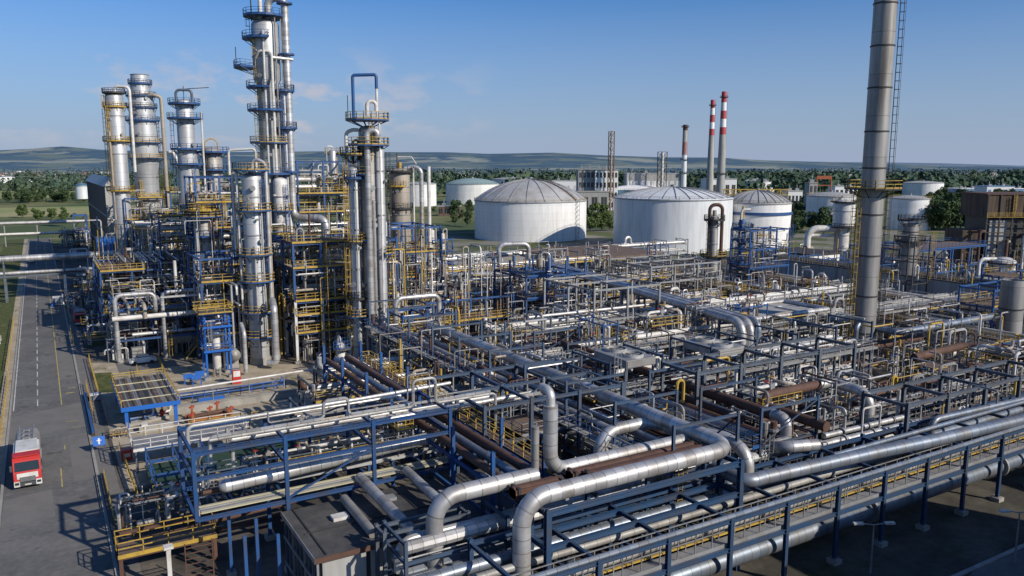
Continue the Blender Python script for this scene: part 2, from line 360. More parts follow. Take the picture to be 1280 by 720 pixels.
# thin haze near the horizon
hz = N.new('ShaderNodeMapRange'); hz.inputs['From Min'].default_value = 0.19; hz.inputs['From Max'].default_value = 0.0; hz.inputs['To Max'].default_value = 0.92
L.new(sp.outputs['Z'], hz.inputs['Value'])
hm = N.new('ShaderNodeMix'); hm.data_type = 'RGBA'; L.new(hz.outputs[0], hm.inputs['Factor']); L.new(hs.outputs[0], hm.inputs['A'])
hm.inputs['B'].default_value = (4.6, 5.5, 7.5, 1)
mx = N.new('ShaderNodeMix'); mx.data_type = 'RGBA'; L.new(cf, mx.inputs['Factor']); L.new(hm.outputs['Result'], mx.inputs['A']); mx.inputs['B'].default_value = (7.2, 6.9, 7.6, 1)
L.new(mx.outputs['Result'], bg.inputs['Color'])
sc.view_settings.view_transform = 'Standard'; sc.view_settings.look = 'None'; sc.view_settings.exposure = 0; sc.view_settings.gamma = 1

# ------------------------------------------------------------------ ground, road, setting
def sheet(name, pts, z, m):
    b = MB(); b.v = [(x, y, z) for x, y in pts]; b.face(list(range(len(pts))), m); return struct(b, name)
sheet('ground', [(-14000, -3000), (16000, -3000), (16000, 16000), (-14000, 16000)], -0.02, 'field')
sheet('plant_yard', [(-14, -40), (420, -40), (420, 215), (260, 330), (20, 380), (-14, 380)], 0.0, 'yard')
sheet('yard_dirt', [(5.4, 88), (40, 88), (40, 128), (5.4, 150)], 0.006, 'dirt')
sheet('roadside_ground', [(20, -20), (300, -20), (300, 58), (20, 58)], 0.004, 'ground_shade')
sheet('tank_yard', [(75, 213), (262, 213), (300, 150), (420, 90), (420, 213), (258, 328), (60, 368)], 0.004, 'tank_yard')
sheet('plant_floor', [(38, 58.5), (178, 58.5), (178, 150), (60, 150), (60, 124), (38, 118)], 0.004, 'field_floor')  # floor sheet darkened for the shade in the gaps
sheet('road', [(-5.5, -20), (3.0, -20), (3.0, 420), (-5.5, 420)], 0.012, 'asphalt')
sheet('road_patch', [(-5.5, 111.5), (3.0, 113), (3.0, 125), (-5.5, 122)], 0.016, 'asphalt_patch')
sheet('side_road', [(40, 6), (260, 6), (260, 33.5), (66, 34.0), (50, 30)], 0.010, 'asphalt')
sheet('verge', [(-14, 140), (-7.0, 140), (-7.0, 420), (-14, 420)], 0.014, 'grass')
sheet('verge', [(-60, 60), (-7.4, 60), (-7.4, 139), (-60, 139)], 0.010, 'dirt')
sheet('side_path', [(-7.0, -20), (-5.75, -20), (-5.75, 420), (-7.0, 420)], 0.013, 'dirt')
sheet('walkway_path', [(3.3, 60), (4.9, 60), (4.9, 215), (3.3, 215)], 0.05, 'asphalt_patch')
sheet('grass_patch', [(5.4, 129), (7.9, 128), (8.0, 141), (5.3, 142)], 0.02, 'grass')
sheet('grass_patch', [(5.2, 163), (8.4, 163), (8.4, 176), (5.2, 176)], 0.02, 'grass')
sheet('grass_patch', [(20.5, 112.5), (29.5, 112), (29.5, 114.5), (21, 115)], 0.022, 'grass')
sheet('grass_patch', [(8, 84), (22, 84), (22, 90), (8, 91)], 0.02, 'grass')
sheet('parking_pad', [(9, 140), (20, 140), (20, 158), (9, 158)], 0.02, 'asphalt_patch')
k = MB()
k.bb(3.0, 3.3, -20, 420, -0.05, 0.13, 'concrete'); struct(k, 'kerb')
k = MB(); k.bb(-5.75, -5.5, -20, 420, -0.05, 0.11, 'concrete'); struct(k, 'kerb')
k = MB(); k.bb(52, 260, 33.6, 34.0, -0.05, 0.12, 'concrete'); struct(k, 'kerb')
for x, m, nm in ((0.5, 'paint_yellow', 'road_edge_line'), (-5.25, 'paint_line', 'road_edge_line')):
    sheet(nm, [(x-0.07, 125), (x+0.07, 125), (x+0.07, 400), (x-0.07, 400)], 0.020, m)
b = MB()
for y in range(126, 400, 6):
    i = len(b.v); b.v += [(-2.47, y, 0.020), (-2.33, y, 0.020), (-2.33, y+3.6, 0.020), (-2.47, y+3.6, 0.020)]; b.face([i, i+1, i+2, i+3], 'paint_line')
struct(b, 'centre_line')
for i, (x, y, a) in enumerate(((1.6, 88, 0), (-1.2, 104, .3), (1.9, 142, .1), (-3.6, 138, .2), (-1.0, 160, 0))):
    b = MB(); b.lathe([(.01, .019), (.42, .019)], 'grating', (x, y, 0), 14); struct(b, 'manhole_cover')
for pts, m in (([(-5.4, 84), (-1, 84.5), (-1.2, 92), (-5.4, 91)], 'asphalt_patch'), ([(0.9, 93), (2.9, 93), (2.9, 110), (0.8, 110)], 'asphalt_patch'), ([(-2, 66), (2.9, 66.5), (2.9, 70), (-2.2, 69)], 'asphalt_patch'), ([(0.6, 140), (2.9, 140), (2.9, 165), (0.7, 165)], 'asphalt_patch')):
    sheet('road_patch', pts, 0.016, m)
b = MB()
for x, y, w_, h_ in ((-0.3, 92, 0.12, 6), (0.8, 116, 1.3, .15), (1.5, 113, .9, .12), (1.2, 131, 1.2, .4), (1.6, 134, 1.0, .3), (0.3, 104.5, .12, 2)):
    i = len(b.v); b.v += [(x, y, 0.021), (x+w_, y, 0.021), (x+w_, y+h_, 0.021), (x, y+h_, 0.021)]; b.face([i, i+1, i+2, i+3], 'paint_yellow')
struct(b, 'road_marking')
# pale fields beyond the plant, left
sheet('meadow', [(-170, 640), (150, 560), (170, 700), (-170, 760)], 0.02, 'field_light')
sheet('meadow', [(-260, 960), (220, 900), (230, 1180), (-260, 1200)], 0.02, 'field_light')
for x0, y0, x1, y1 in ((420, 620, 520, 700), (620, 520, 760, 560), (900, 900, 1400, 960)):
    sheet('meadow', [(x0, y0), (x1, y0), (x1, y1), (x0, y1)], 0.02, 'field_light')

# hills: real relief on polar grids round the plant
from mathutils import noise as mn
def lerp_tab(t, x):
    for (x0, y0), (x1, y1) in zip(t, t[1:]):
        if x <= x1: return y0+(y1-y0)*max(0, min(1, (x-x0)/(x1-x0)))
    return t[-1][1]
RIDGE = [(-300, 186), (0, 189), (80, 185.5), (140, 189), (250, 191), (400, 190), (480, 191), (560, 191), (610, 193), (690, 191.5), (760, 195), (830, 197), (900, 197.5), (960, 201), (1030, 203), (1100, 204.5), (1200, 208), (1300, 209.5), (1600, 210)]
FAR = [(-300, 204), (600, 203), (850, 202), (960, 201), (1040, 203), (1100, 203.2), (1180, 204.5), (1280, 207.5), (1600, 206)]
def hills(name, tab, r0, r1, rr, m, rough, ns):
    b = MB(); A = [YAW+R(-42+84*i/260) for i in range(261)]; Rr = [r0+(r1-r0)*j/26 for j in range(27)]
    for j, r in enumerate(Rr):
        for a in A:
            u = 640+math.tan(a-YAW)*1007; top = (205.6-lerp_tab(tab, u))/995*rr*math.cos(a-YAW)/1.0+H
            t = (r-r0)/(rr-r0); f = (3*t*t-2*t**3) if t < 1 else 1-0.35*min(1, (r-rr)/(r1-rr))
            x, y = r*math.sin(a), r*math.cos(a)
            h = top*f*(1+rough*mn.noise(Vector((x*ns, y*ns, 0)))*(1-abs(2*f-1))) + (rough*16*mn.noise(Vector((x*ns*3, y*ns*3, 5)))*f if f < 0.97 else 0)
            b.v.append((x, y, h-1.5))
    n = len(A)
    for j in range(len(Rr)-1):
        for i in range(n-1): b.face([j*n+i, j*n+i+1, (j+1)*n+i+1, (j+1)*n+i], m)
    return struct(b, name)
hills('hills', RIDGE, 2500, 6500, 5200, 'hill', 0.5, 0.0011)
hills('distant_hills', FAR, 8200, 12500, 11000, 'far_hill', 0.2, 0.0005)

# ------------------------------------------------------------------ vegetation
def crown_mb(seed, rx, rz, zc, nf, leaf, m, lobes=9):
    g = random.Random(seed); b = MB(); L_ = []
    for i in range(lobes):
        a = g.uniform(0, 6.283); q = g.uniform(0.15, 0.72); z = g.uniform(-0.6, 0.75)
        L_.append((rx*q*math.cos(a)*(1-0.3*abs(z)), rx*q*math.sin(a)*(1-0.3*abs(z)), zc+rz*z*0.8, rx*g.uniform(0.28, 0.52)))
    for i in range(nf):
        lx, ly, lz, lr = L_[i % lobes]
        d = Vector((g.gauss(0, 1), g.gauss(0, 1), g.gauss(0, 1))).normalized(); rr = lr*(0.55+0.5*g.random())
        c = Vector((lx, ly, lz))+Vector((d.x*rr, d.y*rr, d.z*rr*0.9)); s1 = leaf*g.uniform(0.5, 1.2)
        nrm = (d+Vector((g.gauss(0, .5), g.gauss(0, .5), g.gauss(0, .5)))).normalized()
        t = nrm.orthogonal().normalized(); t = Matrix.Rotation(g.uniform(0, 6.28), 3, nrm) @ t; k = nrm.cross(t)
        j = len(b.v)
        for p in (c-t*s1-k*s1*.3, c-k*s1*.7, c+t*s1+k*s1*.2, c+k*s1*.7): b.v.append(tuple(p))
        b.face([j, j+1, j+2, j+3], m)
    return b
def make_tree(seed, h, rx, m, nf, leaf, label, group):
    t = thing('tree', label, 'tree', (0, 0, 0), group); g = random.Random(seed)
    tr = MB(); tr.tube([(0, 0, 0), (g.uniform(-.2, .2), 0, h*.35), (g.uniform(-.4, .4), g.uniform(-.4, .4), h*.8)], h*.024, 'bark', 6, r2=h*.006)
    for i in range(4):
        a = i*1.57+g.random(); tr.tube([(0, 0, h*(.3+.08*i)), (rx*.6*math.cos(a), rx*.6*math.sin(a), h*(.5+.08*i))], h*.011, 'bark', 5, r2=h*.004)
    tr.build('trunk', t)
    crown_mb(seed+50, rx, h*.5, h*.5, nf, leaf, m).build('crown', t, sharp=0)
    return t
TREES = [make_tree(1, 9, 3.9, 'leaf', 1500, .42, 'x', 'y'), make_tree(2, 11, 4.4, 'leaf_dark', 1500, .45, 'x', 'y'), make_tree(3, 7, 3.2, 'leaf', 1200, .36, 'x', 'y'),
         make_tree(4, 12, 5.4, 'leaf_dark', 1700, .5, 'x', 'y'), make_tree(5, 10, 3.0, 'leaf_dark', 1200, .4, 'x', 'y')]
used = set()
def place_tree(k, x, y, s, label, group):
    o = TREES[k]
    if k not in used:
        used.add(k); o.location = (x, y, 0); o.rotation_euler = (0, 0, rnd.uniform(0, 6)); o.scale = (s, s, s); o['label'] = label; o['group'] = group; return o
    return dup(o, (x, y, 0), rnd.uniform(0, 6.28), label, group, s*rnd.uniform(.88, 1.12))
def grove(label, group, spots, kinds, s=1.0):
    for u, v in spots:
        p = at(u, v); place_tree(rnd.choice(kinds), p.x, p.y, s*rnd.uniform(.8, 1.2), label, group)
grove('green tree in the clump between the two largest white tanks', 'trees between the two largest tanks', [(738, 290), (745, 285), (752, 289), (759, 284), (765, 289), (741, 278), (756, 276)], [0, 2], 1.15)
grove('tree standing behind the blue ringed tank on its right side', 'trees right of the blue ringed tank', [(990, 298), (996, 290), (1003, 284), (1000, 272), (1009, 268), (1013, 290), (1022, 284), (1030, 292), (1043, 290), (1052, 286), (996, 276), (1016, 276)], [0, 1, 3], 1.1)
grove('dark tree left of the ribbed grey domed tank', 'dark trees left of the domed tank', [(566, 270), (569, 282), (578, 278), (585, 272), (584, 284), (572, 266), (589, 268)], [1, 4], 0.95)
sp_ = []
g = random.Random(5)
for i in range(60): sp_.append((g.uniform(1160, 1278), g.uniform(252, 290)))
grove('broad tree in the grove behind the furnace on the right', 'trees of the grove behind the furnace', sp_, [1, 3, 0], 1.25)
sp_ = [(g.uniform(-6, 108), g.uniform(247, 254)) for i in range(34)]
grove('bushy tree in the row across the green meadow on the left', 'trees in the row across the left meadow', sp_, [1, 3], 0.95)
for u, lab in ((58, 'lone pointed tree right of the meadow tree row'), (75, 'small round tree nearest the small blue tank in the meadow')):
    p = at(u, 252); place_tree(4 if u == 58 else 2, p.x, p.y, 1.25, lab, None)
sp_ = [(g.uniform(28, 110), g.uniform(268, 278)) for i in range(16)]
grove('low bushy tree beside the far end of the road', 'bushy trees beside the far road', sp_, [2, 0], 0.75)
sp_ = [(g.uniform(700, 770), g.uniform(258, 264)) for i in range(10)] + [(g.uniform(540, 560), g.uniform(262, 268)) for i in range(4)]
grove('small tree by the low concrete sheds behind the domed tank', 'small trees by the low concrete sheds', sp_, [0, 2], 0.6)

def forest(name, n, u0, u1, z0, z1, m, h0, h1, nf, seed, dens=None):
    g = random.Random(seed); b = MB()
    for i in range(n):
        zc = math.exp(g.uniform(math.log(z0), math.log(z1))); u = g.uniform(u0, u1)
        p = atd(u, 205, zc); x, y = p.x, p.y
        if dens and mn.noise(Vector((x*dens[0], y*dens[0], seed))) < dens[1]: continue
        h = g.uniform(h0, h1); rx = h*g.uniform(.32, .5)
        for k in range(nf):
            d = Vector((g.gauss(0, 1), g.gauss(0, 1), g.gauss(0, 1))).normalized(); q = rx*(.6+.45*g.random())
            c = Vector((x+d.x*q, y+d.y*q, h*.56+d.z*h*.43*(.75+.3*g.random()))); s1 = rx*g.uniform(.22, .45)
            nrm = (d+Vector((g.gauss(0, .4), g.gauss(0, .4), g.gauss(0, .4)))).normalized(); t = nrm.orthogonal().normalized(); kk = nrm.cross(t); j = len(b.v)
            for e in (c-t*s1, c-kk*s1*.8, c+t*s1, c+kk*s1*.8): b.v.append((e.x, e.y, e.z))
            b.face([j, j+1, j+2, j+3], m)
    o = b.build(name, sharp=0); return o
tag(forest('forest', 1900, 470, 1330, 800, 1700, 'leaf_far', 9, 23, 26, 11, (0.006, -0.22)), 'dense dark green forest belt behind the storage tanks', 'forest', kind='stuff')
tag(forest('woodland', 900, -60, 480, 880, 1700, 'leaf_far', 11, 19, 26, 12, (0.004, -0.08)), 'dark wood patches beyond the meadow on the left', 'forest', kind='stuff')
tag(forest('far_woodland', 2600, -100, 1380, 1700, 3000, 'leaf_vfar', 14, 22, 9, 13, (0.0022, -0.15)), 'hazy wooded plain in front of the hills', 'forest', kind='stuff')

# ------------------------------------------------------------------ far town and halls
def house_mb(w_, d_, h_, rh, wm_, rm):
    b = MB(); b.bb(-w_/2, w_/2, -d_/2, d_/2, 0, h_, wm_); i = len(b.v); o_ = .4
    b.v += [(-w_/2-o_, -d_/2-o_, h_), (w_/2+o_, -d_/2-o_, h_), (w_/2+o_, d_/2+o_, h_), (-w_/2-o_, d_/2+o_, h_), (-w_/2-o_, 0, h_+rh), (w_/2+o_, 0, h_+rh)]
    for f in ([0, 1, 5, 4], [2, 3, 4, 5], [3, 0, 4], [1, 2, 5]): b.face([i+k for k in f], rm)
    for sx in (-.3, 0, .3):
        for zz in ([.3] if h_ < 4 else [.25, .65]): b.box((sx*w_, -d_/2-.02, h_*(zz+.1)), (w_*.13, .08, h_*.2), 'glass')
    return b
hv = [house_mb(11, 9, 6, 3.5, 'house_wall', 'house_roof'), house_mb(14, 10, 7, 3, 'hall_white', 'house_roof'), house_mb(26, 12, 10, 1.5, 'hall_white', 'tank_roof'), house_mb(42, 18, 8, 2, 'hall_white', 'tank_roof')]
hm_ = []
def far_house(k, u, zc, label, group, rz=0):
    p = atd(u, 205, zc)
    o = bpy.data.objects.new('house', HM[k]); COL.objects.link(o); o.location = (p.x, p.y, 0); o.rotation_euler = (0, 0, rz); s1 = 1.0 if k < 2 else rnd.uniform(.8, 1.2); o.scale = (s1, s1, s1)
    return tag(o, label, 'house', group)
HM = []
for b in hv:
    o = b.build('house', None, (0, 0, 0)); HM.append(o.data); bpy.data.objects.remove(o)
for i in range(70): far_house(rnd.choice([0, 0, 1, 1, 2]), rnd.uniform(-10, 145), rnd.uniform(1750, 2600), 'tiny pale house in the far town below the left hills', 'houses of the far left town', rnd.uniform(-.8, .8))
for i in range(9): far_house(rnd.choice([1, 2]), rnd.uniform(0, 130), rnd.uniform(1100, 1500), 'white house between the woods beyond the left meadow', 'houses between the left woods', rnd.uniform(-.8, .8))
for i in range(44): far_house(rnd.choice([0, 1, 2]), rnd.uniform(880, 1075), rnd.uniform(1900, 2700), 'tiny pale house in the far town behind the striped chimneys', 'houses of the town behind the chimneys', rnd.uniform(-.8, .8))
for i in range(16): far_house(rnd.choice([1, 2, 2]), rnd.uniform(370, 720), rnd.uniform(2000, 2700), 'pale house on the plain below the middle hills', 'houses below the middle hills', rnd.uniform(-.8, .8))
for i in range(14): far_house(rnd.choice([1, 2]), rnd.uniform(1130, 1290), rnd.uniform(1700, 2500), 'pale house in the wooded plain on the far right', 'houses in the right plain', rnd.uniform(-.8, .8))
for u, zc in ((985, 1350), (1000, 1340), (1230, 820), (60, 1300), (20, 1500), (100, 1650), (500, 1700), (560, 1800), (690, 1600), (1180, 1500), (1250, 1700), (1090, 1500), (780, 1500)): far_house(3, u, zc, 'long white warehouse among the far trees', 'long white warehouses among the far trees', -.5)
# ------------------------------------------------------------------ storage tanks
def tank(u, zc, px_w, vtop, vapex, label, wall='tank_white', roof='tank_roof', ribs=0, ribbed=False, ring=None, name='storage_tank', rail=True, stair=None, n=64, ribm='steel', zb=0):
    c = atd(u, 280, zc); r = px_w*zc/995/2; up_ = lambda v: atd(u, v, zc).z
    zt, za = up_(vtop), up_(vapex)
    t = thing(name, label, 'tank', (c.x, c.y, 0))
    b = MB()
    if ribbed:
        pts = 150; i0 = 0
        for z in (0, zt):
            for k in range(pts):
                rr = r*(1.0 if k % 2 else 0.9982); a = 2*math.pi*k/pts; b.v.append((c.x+rr*math.cos(a), c.y+rr*math.sin(a), z))
        for k in range(pts): b.face([k, (k+1) % pts, pts+(k+1) % pts, pts+k], wall)
        b.build('shell', t, sharp=10)
    else:
        b.lathe([(.01, zb), (r, zb), (r, zt)] if zb else [(r, 0), (r, zt)], wall, (c.x, c.y, 0), n); b.build('shell', t)
    hd = za-zt; b = MB(); pr = []
    Rs = (r*r+hd*hd)/(2*hd)
    for i in range(11):
        q = r*(1.006)*(1-i/10); pr.append((max(q, .01), zt+math.sqrt(max(0, Rs*Rs-q*q))-(Rs-hd)))
    pr[0] = (r*1.006, zt+.02); pr = [(r*1.006, zt-.25)]+pr
    b.lathe(pr, roof, (c.x, c.y, 0), n)
    rf = b.build('roof', t)
    if ribs:
        for k in range(ribs):
            a = 2*math.pi*k/ribs; rb = MB(); pts = []
            for i in range(9):
                q = r*(1-i/8*.97); pts.append((c.x+q*math.cos(a), c.y+q*math.sin(a), zt+math.sqrt(max(0, Rs*Rs-q*q))-(Rs-hd)+.12))
            for p0, p1 in zip(pts, pts[1:]): rb.bar(p0, p1, .22, .2, ribm)
            rb.build('roof_rib', rf)
    b = MB(); b.lathe([(r*.05, za-.3), (r*.05, za+.9), (.01, za+1.1)], 'steel', (c.x, c.y, 0), 12); b.build('vent', t)
    b = MB(); b.lathe([(r+.04, zt-.55), (r+.32, zt-.5), (r+.32, zt-.3), (r+.04, zt-.25)], 'steel', (c.x, c.y, 0), n); b.build('rim', t)
    if rail:
        b = MB(); a0 = 0
        b.rail([(c.x+(r+.2)*math.cos(2*math.pi*k/40), c.y+(r+.2)*math.sin(2*math.pi*k/40), zt) for k in range(40)], rail if isinstance(rail, str) else 'dark', 1.0, .07, 3.0, closed=True, toe=False); b.build('railing', t)
    if ring:
        b = MB(); z = up_(ring[0]); b.lathe([(r+.03, z-.6), (r+.5, z-.6), (r+.5, z+.5), (r+.03, z+.5)], ring[1], (c.x, c.y, 0), n); b.build('wind_girder', t)
    if stair:
        a0, a1, m = stair; b = MB(); K = 44; prev = None
        for k in range(K+1):
            a = R(a0+(a1-a0)*k/K); z = .3+(zt-.3)*k/K; q1 = Vector((c.x+(r+.1)*math.cos(a), c.y+(r+.1)*math.sin(a), z)); q2 = Vector((c.x+(r+1.0)*math.cos(a), c.y+(r+1.0)*math.sin(a), z))
            b.bar(q1, q2, .3, .06, m)
            if prev:
                b.bar(prev, q2, .06, .25, m); b.bar(prev+Vector((0, 0, 1.1)), q2+Vector((0, 0, 1.1)), .07, .07, m)
                if k % 3 == 0: b.bar(q2, q2+Vector((0, 0, 1.1)), .06, .06, m)
            prev = q2
        b.build('staircase', t)
    return t, c, r, zt
T1 = tank(663, 368, 139, 249, 224, 'large white tank with grey ribbed dome roof left of the tree clump', ribs=20, rail='yellow')
t, c, r, zt = T1
a = R(-70); p = Vector((c.x+(r+.7)*math.cos(a), c.y+(r+.7)*math.sin(a), 0))
b = MB(); b.bar(p+Vector((-.9, 0, 0)), p+Vector((-.9, 0, zt+1)), .12, .12, 'steel'); b.bar(p+Vector((.9, 0, 0)), p+Vector((.9, 0, zt+1)), .12, .12, 'steel')
for z in range(0, int(zt), 2): b.bar(p+Vector((-.9, 0, z)), p+Vector((.9, 0, z+1.6)), .25, .08, 'steel'); b.bar(p+Vector((.9, 0, z+1)), p+Vector((-.9, 0, z+2)), .1, .08, 'steel')
b.build('stair_tower', t)
rb = MB()
hd = 9.2; a2 = R(-70)
Rs = (r*r+hd*hd)/(2*hd)
pp = [Vector((c.x+q*math.cos(a2), c.y+q*math.sin(a2), zt+math.sqrt(Rs*Rs-q*q)-(Rs-hd)+.3)) for q in [r*(1-i/10) for i in range(11)]]
for p0, p1 in zip(pp, pp[1:]): rb.bar(p0, p1, 1.1, .1, 'rust_deck'); rb.rail([p0, p1], 'rust_deck', 1.0, .07, 2.5, toe=False)
rb.build('roof_walkway', t)
T2 = tank(840, 321, 145, 246, 233.5, 'huge grey white tank with ribbed vertical cladding and low dome', 'tank_grey', 'tank_grey', ribs=28, ribbed=True, rail='dark', n=80)
T3 = tank(945.5, 326, 81, 252, 238, 'white tank with blue ring and zigzag stairs', roof='tank_roof', ribs=24, ring=(265, 'blue'), stair=(-85, -35, 'dark'))
T4 = tank(591, 690, 66, 229, 222.5, 'distant white tank with greenish roof left of the domed tank', roof='tank_roof_green', n=40)
tank(795, 605, 72, 236, 230, 'blue walled tank half hidden behind the huge grey tank', 'tank_blue', 'hall_white', n=40)
tank(943.5, 900, 46, 226, 223, 'far white tank right of the striped chimneys', stair=(-120, -60, 'dark'), n=40, rail=False)
tank(1037, 440, 58, 244, 239.5, 'white tank with diagonal stair in front of the far orange gantry', stair=(-160, -118, 'dark'), rail='yellow', n=48)
tank(1135.5, 415, 50, 247, 244, 'white tank right behind the tall grey stack', rail='yellow', n=48)
tank(1150, 800, 46, 228, 226, 'flat far white tank among the trees right of the tall stack', n=40, rail=False)
tank(526, 650, 40, 229, 227, 'small white tank beside the beige column', n=36, rail=False)
tank(641, 900, 52, 223.5, 221.5, 'far pale tank behind the domed tank', n=36, rail=False)
tank(106, 420, 15, 231, 228.5, 'little blue grey tank beside the rusty cladded tower building', 'tank_grey', 'tank_blue', n=28, zb=15.4)
tank(620, 780, 10, 231, 229.5, 'tiny white tank between the green roofed tank and the dome', n=20, rail=False)

# ------------------------------------------------------------------ chimneys and background buildings
def chimney(u, zc, vtop, w0, w1, label, bands, bandm='redwhite', shaft='concrete_wall', alt='hall_white', plats=()):
    c = atd(u, 300, zc); h = atd(u, vtop, zc).z; r0, r1 = w0*zc/1990, w1*zc/1990; rad = lambda z: r0+(r1-r0)*z/h
    t = thing('chimney', label, 'chimney', (c.x, c.y, 0))
    zb = h if not bands else min(z for z, _ in bands)
    b = MB(); b.lathe([(rad(0), 0), (rad(zb*.5), zb*.5), (rad(zb), zb)], shaft, (c.x, c.y, 0), 24); b.build('shaft', t)
    for z0, z1, m in [(z, bands[i+1][0] if i+1 < len(bands) else h, mm) for i, (z, mm) in enumerate(bands)]:
        b = MB(); b.lathe([(rad(z0), z0), (rad(z1), z1)] + ([(rad(z1)*.8, z1), (rad(z1)*.8, z1-2)] if abs(z1-h) < .01 else []), m, (c.x, c.y, 0), 24); b.build('painted_band', t)
    for z in plats:
        b = MB(); q = rad(z); b.lathe([(q+.02, z-.15), (q+1.2, z-.1), (q+1.2, z), (q+.02, z)], 'dark', (c.x, c.y, 0), 20)
        b.rail([(c.x+(q+1.15)*math.cos(2*math.pi*k/12), c.y+(q+1.15)*math.sin(2*math.pi*k/12), z) for k in range(12)], 'dark', 1.1, .09, 2.5, closed=True); b.build('platform', t)
    b = MB(); b.ladder((c.x+rad(h*.3)+.2, c.y-.3, 0), h, 'dark', (1, 0), .5, False); b.build('ladder', t)
    return t
def bands(zc, u, vs):
    return [(atd(u, v, zc).z, m) for v, m in vs]
chimney(898, 600, 117, 11.5, 6, 'tallest red and white banded concrete chimney, the right one of the pair', bands(600, 898, [(169, 'redwhite'), (160, 'hall_white'), (150, 'redwhite'), (140, 'hall_white'), (130, 'redwhite')])[0:5], plats=[atd(898, 124, 600).z, atd(898, 217, 600).z])
chimney(884.5, 640, 127, 9.5, 5, 'slimmer red and white banded concrete chimney, the left one of the pair', bands(640, 884, [(170, 'redwhite'), (162, 'hall_white'), (154, 'redwhite'), (145, 'hall_white'), (137, 'redwhite')]), plats=[atd(884, 134, 640).z])
chimney(852, 600, 157, 7.5, 5.5, 'shorter chimney with faded red band and brown top', bands(600, 852, [(194, 'faded_red'), (178, 'concrete_wall'), (164, 'rust')]), shaft='tank_grey', plats=[atd(852, 160, 600).z, atd(852, 200, 600).z, atd(852, 216, 600).z])
def lattice(u, zc, vtop, px, label, m='rust', inner='vessel_beige', name='lattice_tower'):
    c = atd(u, 300, zc); h = atd(u, vtop, zc).z; w_ = px*zc/995/2
    t = thing(name, label, 'tower', (c.x, c.y, 0))
    for sx in (-1, 1):
        for sy in (-1, 1): b = MB(); b.bar((c.x+sx*w_, c.y+sy*w_, 0), (c.x+sx*w_, c.y+sy*w_, h), .4, .4, m); b.build('leg', t)
    b = MB(); K = int(h/5)
    for i in range(K):
        z0, z1 = h*i/K, h*(i+1)/K
        for (ax, ay), (bx, by) in (((-1,-1),(1,-1)), ((1,-1),(1,1)), ((1,1),(-1,1)), ((-1,1),(-1,-1))):
            p = Vector((c.x+ax*w_, c.y+ay*w_, z0)); q = Vector((c.x+bx*w_, c.y+by*w_, z1)); b.bar(p, q, .2, .2, m); b.bar((q.x, q.y, z1), (p.x, p.y, z1), .2, .2, m)
    b.build('bracing', t)
    b = MB(); b.lathe([(w_*.5, 0), (w_*.5, h-1), (.05, h)], inner, (c.x, c.y, 0), 14); b.build('flue', t)
    return t
lattice(762, 580, 165, 5, 'tall thin rusty lattice flare tower beside the grey concrete hall')
lattice(825, 590, 190, 8, 'short lattice tower with pale flue in front of the long grey hall', 'dark', 'white')
def block(u0, u1, zc, vtop, depth, label, wall='concrete_wall', roof='tank_roof', cols=5, rows=2, win='glass', name='industrial_building', vb=None, open_=False, cat='building'):
    p, q = atd(u0, 300, zc), atd(u1, 300, zc); h = atd((u0+u1)/2, vtop, zc).z; W = (q-p).length
    t = thing(name, label, cat, (p.x, p.y, 0)); t.rotation_euler = (0, 0, math.atan2(q.y-p.y, q.x-p.x))
    def bld(b, nm, par=t): return b.build(nm, par, (0, 0, 0)) if False else loc(b, nm, par)
    def loc(b, nm, par):
        o = b.build(nm, None, (0, 0, 0)); o.parent = par; return o
    b = MB(); b.bb(0, W, 0, depth, 0, h, wall); loc(b, 'wall', t)
    b = MB(); b.bb(-.3, W+.3, -.3, depth+.3, h, h+.5, roof); loc(b, 'roof', t)
    cw, rh = W/cols, h/rows
    for i in range(cols):
        for j in range(rows):
            b = MB(); x0, z0 = i*cw+cw*.2, j*rh+rh*.3
            b.bb(x0, x0+cw*.6, -.06, .2, z0, z0+rh*.5, win); o = loc(b, 'window', t)
            b = MB(); b.bb(x0-.1, x0+cw*.6+.1, -.16, -.065, z0-.25, z0-.05, wall); b.bb(x0+cw*.28, x0+cw*.32, -.13, -.065, z0, z0+rh*.5, 'steel'); loc(b, 'window_frame', o)
    for i in range(max(1, cols//2)):
        b = MB(); x = W*(i+.5)/max(1, cols//2); b.bb(x-1.2, x+1.2, depth*.3, depth*.3+2, h+.5, h+2.2, 'steel'); b.tube([(x, depth*.4, h+2.2), (x, depth*.4, h+4.5)], .3, 'steel', 8); loc(b, 'roof_vent', t)
    return t
block(722, 742, 590, 213, 20, 'grey concrete process hall with dark open bays beside the lattice flare', 'concrete_wall', 'concrete', 4, 4, 'dark')
block(743, 771, 585, 213, 14, 'white grey frame hall right behind the lattice flare', 'hall_white', 'concrete', 6, 4, 'dark')
block(782, 849, 600, 217, 18, 'long pale grey hall behind the blue tank', 'concrete_wall', 'tank_roof', 9, 1, 'tank_grey')
block(690, 760, 520, 240, 14, 'low flat roofed concrete shed right of the ribbed dome', 'concrete_wall', 'concrete', 6, 1, 'dark')
block(690, 722, 700, 226, 20, 'low white hall left of the grey process hall', 'hall_white', 'tank_roof', 4, 1, 'tank_grey')
block(880, 918, 640, 224, 18, 'white hall at the foot of the striped chimneys', 'hall_white', 'tank_roof', 5, 1, 'dark')
block(1008, 1018, 470, 229, 8, 'narrow grey concrete tower block beside the orange gantry', 'concrete_wall', 'concrete', 2, 3, 'dark')
block(982, 1000, 560, 239, 12, 'small blue grey hall left of the orange gantry', 'hall_white', 'tank_roof', 4, 1, 'glass')
block(1040, 1068, 700, 233, 16, 'pale hall half hidden by the tall grey stack', 'hall_white', 'tank_roof', 5, 1, 'glass')
block(1195, 1282, 760, 236, 26, 'long blue and white factory hall at the right edge', 'hall_blue', 'hall_white', 12, 1, 'glass')
